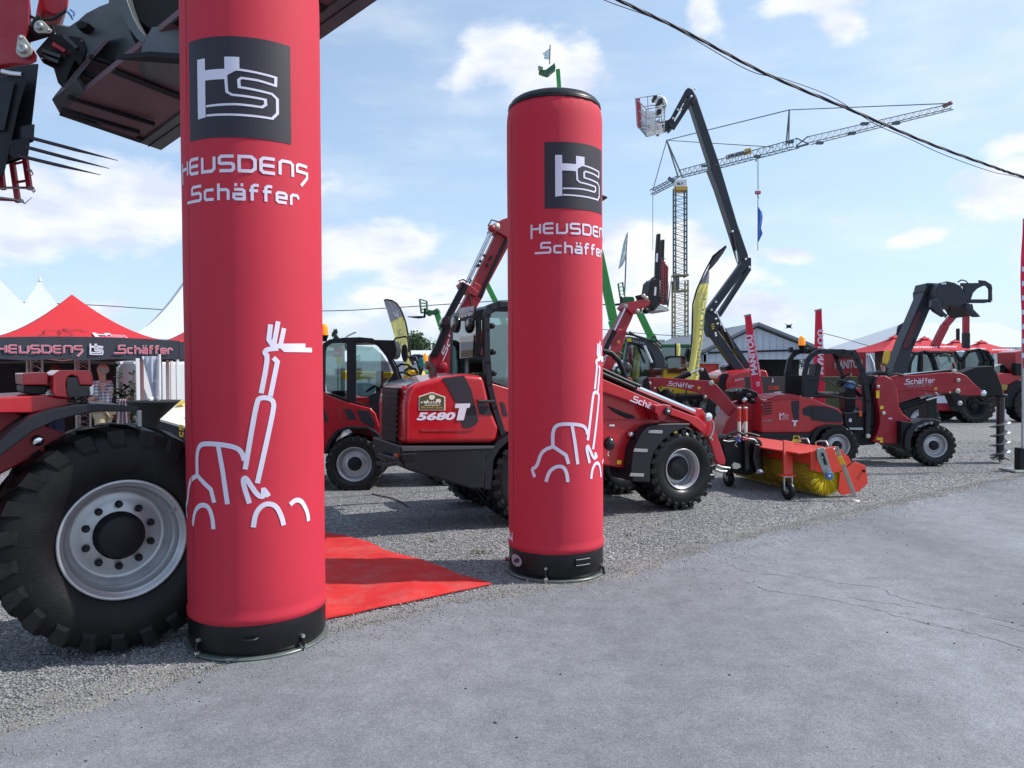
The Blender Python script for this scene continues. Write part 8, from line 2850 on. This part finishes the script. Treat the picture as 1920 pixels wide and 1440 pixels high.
pext([(628, 669), (641, 669), (641, 684), (632, 684)], 24, .05, 'yellow_board', YPR, RS, .003)
MB().tube([P(634, 760, 24.05), P(634, 650, 24.05)], .03, 6).build('leg', STEEL, RS)
# yellow mini excavator with orange beacon behind the compact loader
YM = root_at('mini_excavator', 'yellow mini excavator with black hoses behind the compact loader', 'excavator', 775, 15)
pext([(755, 705), (766, 694), (786, 696), (792, 710), (790, 740), (750, 740)], 15, .9, 'body', YEL, YM, .03)
pext([(640, 696), (740, 698), (742, 712), (640, 712)], 15.2, .5, 'dozer_blade_arm', YEL, YM, .02)
pext([(760, 690), (766, 690), (768, 720), (762, 720)], 14.9, .12, 'mast', YEL, YM, .01)
tubes(None, [[P(x, y, 14.8) for x, y in pts] for pts in ([(758, 696), (766, 690), (778, 692), (784, 700)], [(762, 700), (772, 706), (784, 704)], [(770, 668), (780, 670), (786, 690), (790, 710)], [(756, 664), (768, 670), (776, 684)], [(786, 676), (792, 690), (788, 704)])], 0, .025, 'hydraulic_hose', HOSE, YM)
pext([(768, 667), (776, 664), (788, 664), (794, 668), (786, 675), (776, 678), (770, 674)], 14.8, .5, 'engine_block', mat('navy_paint', (.02, .03, .07), .4), YM, .02)
pext([(785, 672), (793, 670), (796, 684), (790, 690), (784, 686)], 14.7, .2, 'teal_cover', mat('teal_paint', (.02, .22, .2), .4), YM, .02)
MB().lathe([(0, .06), (.2, .05), (.24, .001)], P(798, 685, 14.8), (0, 0, 1), 12).build('beacon_lens', ORNG, YM)
pext([(752, 738), (796, 738), (800, 746), (796, 752), (752, 752), (748, 746)], 14.8, .3, 'track', BLK, YM, .03)
pext([(752, 738), (796, 738), (800, 746), (796, 752), (752, 752), (748, 746)], 15.8, .3, 'track', BLK, YM, .03)

# ---------------------------------------------------------------- loader with black grapple boom (behind the auger loader)
SGp = Side((P(1700, 690, 16.5).x, 16.5), math.radians(-3))
GL = thing('grapple_loader', 'red loader carrying a thick black boom with an open black grapple bucket at its tip', 'loader', Vector((SGp.o.x, SGp.o.y + .6, 0)))
ext(SGp, [(1640, 800), (1640, 730), (1660, 706), (1720, 704), (1740, 740), (1740, 800)], .5, 1.6, 'body', REDM, GL, .03)
for x in (1668, 1722):
    p = SGp(x, 770, .5); p.z = .42
    wheel(GL, p, -SGp.n, .42, .36, .24, lugs=16, rubber=RUBN, segs=28)
    wheel(GL, p + SGp.n * 1.1, SGp.n, .42, .36, .24, lugs=16, rubber=RUBN, segs=28)
ext(SGp, [(1672, 710), (1676, 688), (1692, 644), (1734, 545), (1750, 557), (1744, 580), (1712, 655), (1702, 690), (1698, 712)], .3, .72, 'black_boom', KB, GL, .02)
ext(SGp, [(1735, 546), (1739, 530), (1762, 531), (1758, 550), (1752, 562), (1746, 556)], .22, .8, 'boom_elbow', GRY, GL, .02)
ext(SGp, [(1693, 650), (1697, 640), (1722, 582), (1728, 586), (1702, 650), (1700, 656)], .28, .30, 'boom_print', mat('dim_red_print', (.12, .02, .03), .6), GL, 0)
ext(SGp, [(1662, 660), (1666, 656), (1671, 658), (1669, 672), (1665, 682), (1659, 682), (1659, 674)], .2, .35, 'yellow_coupling', YEL, GL, .02)
tubes(SGp, [[(1634, 712), (1640, 702), (1652, 698), (1668, 702)], [(1640, 706), (1650, 710), (1670, 706)], [(1664, 690), (1660, 700)], [(1700, 655), (1712, 648), (1716, 636)]], .3, .03, 'hydraulic_hose', HOSE, GL)
ext(SGp, [(1634, 700), (1648, 696), (1670, 700), (1674, 712), (1640, 714)], .3, .8, 'boom_foot', BLK, GL, .02)
gp_ = sub('grapple_bucket', GL, SGp(1780, 560, .4))
ext(SGp, [(1756, 540), (1762, 531), (1776, 527), (1790, 529), (1802, 536), (1810, 548), (1814, 562), (1816, 574), (1760, 574), (1757, 556)], -.1, 1.0, 'bucket_shell', KB, gp_, .02)
ext(SGp, [(1758, 560), (1764, 574), (1770, 584), (1776, 590), (1778, 593), (1770, 594), (1754, 584), (1747, 576), (1748, 562)], -.2, -.05, 'lower_jaw_plate', KB, gp_, .015)
ext(SGp, [(1810, 574), (1818, 568), (1826, 582), (1838, 592), (1839, 594), (1829, 594), (1814, 584)], -.2, -.05, 'lower_jaw_plate', KB, gp_, .015)
ext(SGp, [(1814, 570), (1824, 570), (1826, 580), (1837, 591), (1828, 591)], -.12, .9, 'jaw_lip', GRY, gp_, .01)
for wj in (-.1, .75):
    ext(SGp, [(1802, 530.5), (1838, 530.5), (1836, 525), (1848, 526), (1859, 533), (1861, 540), (1859, 567), (1855, 567), (1855.5, 542), (1850, 535.5), (1804, 535.5)], wj, wj + .06, 'upper_jaw', KB, gp_, .006)
    ext(SGp, [(1806, 535), (1846, 535), (1833, 541), (1825, 549), (1821, 561), (1812, 562)], wj, wj + .05, 'jaw_web', KB, gp_, .006)
ext(SGp, [(1815, 561), (1856, 561), (1856, 566), (1848, 568), (1815, 568)], -.08, .0, 'upper_jaw_lip', KB, gp_, .01)
for (x0, y0, x1, y1) in ((1802, 534, 1852, 533), (1856, 536, 1857, 564), (1765, 552, 1800, 551), (1764, 568, 1794, 568)):
    MB().tube([SGp(x0, y0, .8), SGp(x1, y1, .8)], .04, 6).build('grapple_bar', KB, gp_)
tubes(SGp, [[(1796, 529), (1802, 525), (1810, 526), (1816, 532)], [(1772, 596), (1778, 586), (1782, 576)]], .1, .015, 'grapple_hose', HOSE, gp_)
for i in range(3):
    disc(SGp(1766 + i * 3, 532, -.1), -SGp.n, .02, .01, 'bolt', PRINTW, gp_, 8)
# two red booms further back
for (lab, pts, w, x0, d_) in (('distant red crane boom leaning right, partly behind the grapple', [(1752, 650), (1772, 610), (1802, 575)], .26, 1758, 30),
                              ('distant upright red mast with grey foot between the umbrellas', [(1811, 660), (1811, 624), (1811, 580)], .24, 1811, 32)):
    r = root_at('distant_boom', lab, 'crane boom', x0, d_)
    L3 = [P(x, y, d_) for x, y in pts]
    g_ = Vector((L3[0].x, L3[0].y, 0))
    MB().beam(g_, L3[0], w * 1.2, w * 1.2, (1, 0, 0)).build('foot', GRY, r, bevel=.02)
    for i in range(2):
        MB().beam(L3[i], L3[i + 1], w * (.95 - .1 * i), w * (1 - .1 * i), (L3[i + 1] - L3[i]).cross(Vector((0, 1, 0)))).build('boom_section', REDM if not (lab.startswith('distant up') and i == 0) else GRY, r, bevel=.02)
DB = root_at('distant_grab', 'grey jointed arm tip with loose cables above the first umbrella', 'crane boom', 1686, 31)
tubes(None, [[P(x, y, 31) for x, y in ((1682, 680), (1683, 632), (1690, 616), (1702, 606))]], 0, .12, 'arm', GRY, DB)
tubes(None, [[P(x, y, 30.9) for x, y in ((1682, 622), (1684, 612), (1690, 608), (1696, 610))], [P(x, y, 30.9) for x, y in ((1692, 606), (1700, 608), (1708, 602))]], 0, .03, 'loose_cable', HOSE, DB)
GP = root_at('grey_pole', 'short grey pole standing above the umbrella row', 'pole', 1796, 34)
MB().tube([P(1796, 760, 34), P(1796, 616, 34)], .08, 8).build('shaft', GRY, GP)

# ---------------------------------------------------------------- red telehandlers at the right
SR = Side((P(1760, 690, 21.5).x, 21.5), 0.0)
R1 = thing('rental_telehandler', 'red telehandler with green tinted cab and white rimmed wheel behind the auger loader boom', 'telehandler', Vector((SR.o.x, SR.o.y + .8, 0)))
for x, w_, rm in ((1709, 0, SILV), (1822, 0, BLK)):
    p = SR(x, 760, .1); p.z = .47
    wheel(R1, p, -SR.n, .49, .42, .27, lugs=18, rubber=RUBN, rimmat=rm, segs=40)
    wheel(R1, p + SR.n * 1.5, SR.n, .49, .42, .27, lugs=18, rubber=RUBN, rimmat=rm, segs=40)
ext(SR, [(1690, 770), (1690, 720), (1700, 700), (1760, 700), (1806, 705), (1836, 725), (1838, 765), (1800, 772)], .3, 1.5, 'body', REDM, R1, .04)
ext(SR, [(1757, 738), (1776, 742), (1780, 756), (1756, 756)], .26, .3, 'white_plate', PRINTW, R1, 0)
ext(SR, [(1704, 702), (1706, 680), (1714, 664), (1730, 662), (1748, 662), (1790, 664), (1800, 690), (1806, 706)], .35, 1.3, 'cab_glass', GLASS, R1, .02)
for pts in ([(1704, 704), (1706, 680), (1714, 664), (1732, 660), (1770, 660)], [(1727, 664), (1727, 704)], [(1737, 661), (1746, 664), (1752, 680), (1759, 704)], [(1768, 660), (1790, 661), (1800, 676), (1806, 704)]):
    bars(SR, pts, .3, .07, .1, 'cab_frame', BLK, R1)
ext(SR, [(1735, 659), (1786, 659), (1792, 664), (1745, 664)], .2, 1.4, 'cab_roof', BLK, R1, .02)
seat(R1, SR(1745, 700, .8), SR.u)
tubes(SR, [[(1762, 668), (1772, 664), (1784, 668)], [(1784, 664), (1790, 670), (1794, 680)], [(1798, 680), (1802, 700)]], .2, .03, 'cab_hose', HOSE, R1)
R2 = thing('red_tractor', 'red and black tractor with rounded cab behind the earth auger, cut by the feather flag', 'tractor', Vector((SR(1860, 690, .8).x, SR.o.y + .8, 0)))
ext(SR, [(1800, 704), (1806, 668), (1816, 659), (1834, 656), (1850, 660), (1860, 674), (1862, 690), (1852, 704)], .4, 1.3, 'cab_glass', GLASSD, R2, .02)
for pts in ([(1806, 704), (1806, 672), (1814, 660), (1834, 656), (1850, 660), (1860, 676), (1860, 690), (1850, 704)], [(1842, 660), (1848, 676), (1842, 700)]):
    bars(SR, pts, .3, .08, .1, 'cab_frame', BLK, R2)
ext(SR, [(1856, 700), (1862, 690), (1880, 682), (1893, 694), (1896, 702), (1870, 706)], .35, 1.2, 'windscreen', GLASSD, R2, .02)
ext(SR, [(1862, 703), (1880, 699), (1906, 700), (1925, 704), (1960, 710), (1960, 760), (1930, 764), (1880, 764), (1862, 740)], .1, 1.4, 'bonnet', RED, R2, .04)
ext(SR, [(1885, 764), (1884, 740), (1892, 722), (1910, 712), (1940, 712), (1960, 722), (1960, 764)], .04, .4, 'mudguard', BLK, R2, .03)
for x in (1925, 1826):
    p = SR(x, 765, .2); p.z = .5
    wheel(R2, p, -SR.n, .52, .45, .28, lugs=18, rubber=RUBN, rimmat=BLK, segs=32)
ext(SR, [(1878, 720), (1890, 722), (1888, 732), (1879, 731)], .06, .12, 'head_lamp', mat('amber_glass', (.35, .25, .05), .3), R2, .01)
ext(SR, [(1902, 660), (1925, 655), (1925, 700), (1904, 700)], .2, 1.0, 'red_mast', RED, R2, .03)
ext(SR, [(1904, 680), (1920, 680), (1920, 704), (1904, 704)], .0, .2, 'black_box', BLK, R2, .02)
PR = root_at('person', 'dark clothed person standing by the red telehandler cab under the umbrellas', 'person', 1660, 26) if False else None

# people by the stands on the right
v = P(1656, 690, 25.5); v.z = 0
person('person in dark clothes standing under the first red umbrella', v, math.radians(200), 1.72, NAVY, NAVY, HAIRB)


# ---------------------------------------------------------------- trees, tower block, lamps, cables
def tree(label, px, d, h, w, m, conifer=False, seed=1, leaf=.35, n=1500, group='trees on the horizon'):
    c_ = P(px, 690, d); c_.z = 0
    r = thing('pine_tree' if conifer else 'tree', label, 'tree', c_, group)
    rr = random.Random(seed)
    MB().tube([c_, c_ + Vector((.1, 0, h * .4)), c_ + Vector((0, 0, h * (.95 if conifer else .75)))], [h * .03, h * .02, h * .006], 8).build('trunk', TRUNK, r)
    mb = MB()
    for i in range(5):
        a = rr.uniform(0, 2 * PI)
        p0 = c_ + Vector((0, 0, h * rr.uniform(.25, .5)))
        mb.tube([p0, p0 + Vector((math.cos(a) * w * .3, math.sin(a) * w * .3, h * .2))], [h * .012, h * .004], 5)
    mb.build('limbs', TRUNK, r)
    cm_ = MB()
    clumps = []
    for i in range(26):
        a = rr.uniform(0, 2 * PI)
        f = rr.random()
        if conifer:
            z = h * (.15 + .85 * f)
            q_ = w * .5 * (1 - f) * rr.uniform(.5, 1)
            clumps.append((c_ + Vector((math.cos(a) * q_, math.sin(a) * q_, z)), w * .10 + w * .12 * (1 - f)))
        else:
            z = h * (.3 + .62 * f)
            q_ = w * .42 * math.sqrt(max(.05, 1 - (2 * f - .9) ** 2)) * rr.uniform(.3, 1)
            clumps.append((c_ + Vector((math.cos(a) * q_, math.sin(a) * q_, z)), w * rr.uniform(.12, .2)))
    for i in range(n):
        cc, rad = rr.choice(clumps)
        dv = Vector((rr.gauss(0, 1), rr.gauss(0, 1), rr.gauss(0, .8))).normalized() * rad * rr.uniform(.4, 1.05)
        p = cc + dv
        a = Vector((rr.gauss(0, 1), rr.gauss(0, 1), rr.gauss(0, 1))).normalized() * leaf * rr.uniform(.5, 1)
        b_ = a.cross(Vector((rr.gauss(0, 1), rr.gauss(0, 1), rr.gauss(0, 1)))).normalized() * leaf * .5
        cm_.add([p - a * .5, p + b_ * .5, p + a * .5, p - b_ * .5], [[0, 1, 2, 3]])
    cm_.build('crown', m, r, recalc=False)
    return r


tree('round green tree right of the grey and yellow feather flag', 784, 95, 5.6, 6.5, LEAF, seed=2, leaf=.5, n=2600)
tree('lower green tree beside the foot of the steep red boom', 806, 110, 2.6, 6.5, LEAF, seed=3, leaf=.5, n=1800)
tree('small dark conifer poking above the compact loader roof', 629, 120, 7.6, 3.2, LEAFD, True, 4, .45, 1200)
tree('dark conifer top beside the street lamp', 644, 130, 6.6, 3.0, LEAFD, True, 5, .45, 1000)
for i, (px, h) in enumerate(((1186, 5.2), (1196, 5.8), (1206, 5.4), (1216, 4.8), (1228, 5.0))):
    tree(('conifer leftmost in the dark clump beyond the fork loader', 'tallest conifer of the dark clump beyond the excavator arm', 'conifer third from the left in the clump under the excavator arm', 'short conifer fourth in the clump beyond the excavator arm', 'conifer beside the concrete tower block')[i], px, 150, h * 1.0, 4.2, LEAFD, True, 10 + i, .6, 900)
for i, (px, h, lab) in enumerate(((1258, 5.5, 'autumn tinted tree left of the crane mast foot'), (1292, 5.0, 'tree just right of the crane mast foot'), (1318, 4.6, 'green tree at the left corner of the shed'), (1336, 4.2, 'low tree half hidden by the shed eave'))):
    tree(lab, px, 120, h, 5.5, mat('autumn_leaves', (.09, .08, .035), .7, 0, .8, .4) if i == 0 else LEAF, False, 20 + i, .5, 1500)
# far woods as one mass low on the horizon
rr = random.Random(77)
wd_ = MB()
for i in range(15000):
    x = rr.uniform(-330, 330)
    y = 330 + rr.uniform(-20, 20)
    hh = 4.5 + 2.2 * noise.noise(Vector((x * .03, 0, 0))) + 1.2 * noise.noise(Vector((x * .2, 1, 0)))
    z = rr.uniform(0, 1) ** .7 * hh
    a = Vector((rr.gauss(0, 1), rr.gauss(0, 1), rr.gauss(0, 1))).normalized() * 1.6
    b_ = a.cross(Vector((rr.gauss(0, 1), rr.gauss(0, 1), rr.gauss(0, 1)))).normalized() * 1.0
    p = Vector((x, y, z))
    wd_.add([p - a * .5, p + b_ * .5, p + a * .5, p - b_ * .5], [[0, 1, 2, 3]])
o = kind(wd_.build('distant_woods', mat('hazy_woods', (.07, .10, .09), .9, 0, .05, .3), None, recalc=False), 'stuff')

TW = root_at('tower_block', 'distant concrete tower block right of the excavator arm', 'building', 1242, 200)
a = P(1234, 690, 200); b = P(1248, 690, 200); zt = P(1241, 640, 200).z
MB().prism([Vector((a.x, 200, 0)), Vector((b.x, 200, 0)), Vector((b.x, 200, zt)), Vector((a.x, 200, zt))], (0, 2.5, 0)).build('wall', WALLC, TW)
for fl_i in range(7):
    for k in range(3):
        x = a.x + (b.x - a.x) * (.18 + .3 * k)
        MB().box(Vector((x, 199.95, 1.2 + fl_i * (zt - 1) / 7)), .35, .12, .5).build('window', DARK, TW)
MB().box(Vector(((a.x + b.x) / 2, 201, zt + .2)), (b.x - a.x) * .8, 2, .5).build('roof', WALLC, TW)
SL_ = root_at('street_lamp', 'grey curved street lamp above the compact loader roof', 'street lamp', 640, 60)
MB().tube([P(640, 745, 60), P(643, 660, 60), P(645, 636, 60), P(652, 630, 60), P(664, 624, 60)], .07, 8).build('mast', STEEL, SL_)
MB().beam(P(660, 626, 60), P(668, 623, 60), .2, .12).build('lamp_head', STEEL, SL_, bevel=.02)


def catenary(pts, r, name, label, cat='cable', m=CABL, twist=False, group=None):
    L3 = [P(x, y, d_) for x, y, d_ in pts]
    # smooth
    out = []
    for i in range(len(L3) - 1):
        p0 = L3[max(0, i - 1)]; p1 = L3[i]; p2 = L3[i + 1]; p3 = L3[min(len(L3) - 1, i + 2)]
        for j in range(14):
            t = j / 14
            out.append(.5 * ((2 * p1) + (p2 - p0) * t + (2 * p0 - 5 * p1 + 4 * p2 - p3) * t * t + (3 * p1 - p0 - 3 * p2 + p3) * t ** 3))
    out.append(L3[-1])
    mb = MB()
    if twist:
        for ph in (0, 2.1, 4.2):
            pp_ = []
            for i, p in enumerate(out):
                a = i * .55 + ph
                pp_.append(p + Vector((math.cos(a) * .3, math.cos(a), math.sin(a))) * r * .95)
            mb.tube(pp_, r * .72, 6)
    else:
        mb.tube(out, r, 6)
    o = mb.build(name, m, None, recalc=False)
    tag(o, label, cat, group)
    return o


catenary([(850, -160, 8.4), (1020, -72, 8.8), (1160, 0, 9.1), (1290, 62, 9.5), (1440, 140, 10.0), (1600, 208, 10.6), (1740, 268, 11.3), (1860, 312, 12.0), (1920, 332, 12.4), (2100, 385, 13.5), (2400, 455, 16)],
         .014, 'twisted_power_cable', 'thick twisted black power cable crossing the upper right sky', twist=True)
catenary([(1000, -60, 8.9), (1133, 0, 9.1), (1250, 45, 9.4), (1400, 130, 9.9), (1470, 148, 10.1), (1560, 182, 10.4), (1640, 232, 10.8), (1700, 258, 11.1), (1770, 290, 11.5), (1860, 322, 12), (1925, 337, 12.4), (2100, 395, 13.5)],
         .005, 'thin_wire', 'thin wire sagging just under the twisted power cable', group=None)
catenary([(-200, 560, 60), (150, 571, 60), (345, 582, 60), (605, 583, 60), (720, 578, 60), (860, 569, 60), (1000, 560, 60)], .035, 'distant_wire', 'long distant wire running behind the feather flag and the gazebo peak')
catenary([(1125, 617, 62), (1240, 628, 62), (1400, 633, 62), (1480, 634, 62)], .03, 'distant_wire', 'distant wire crossing behind the crane mast foot')
catenary([(1540, 624, 62), (1580, 634, 62), (1620, 646, 62), (1660, 656, 62)], .03, 'distant_wire', 'distant wire dropping toward the first umbrella')
# small dark object hanging in the sky over the shed
HG = root_at('hovering_drone', 'tiny dark drone hovering over the shed roof ridge', 'drone', 1479, 38)
pc_ = P(1479, 612, 38)
MB().box(pc_, .22, .14, .16).build('drone_body', GRY, HG, bevel=.03)
for (sx, sz) in ((-1, 1), (1, 1), (-1, -1), (1, -1)):
    MB().tube([pc_, pc_ + Vector((sx * .15, 0, sz * .1))], .02, 5).build('drone_arm', GRY, HG)
    MB().lathe([(0, .001), (0, .06), (.01, .06), (.01, .001)], pc_ + Vector((sx * .15, 0, sz * .1 + .02)), (0, 0, 1), 10).build('rotor', GRY, HG)
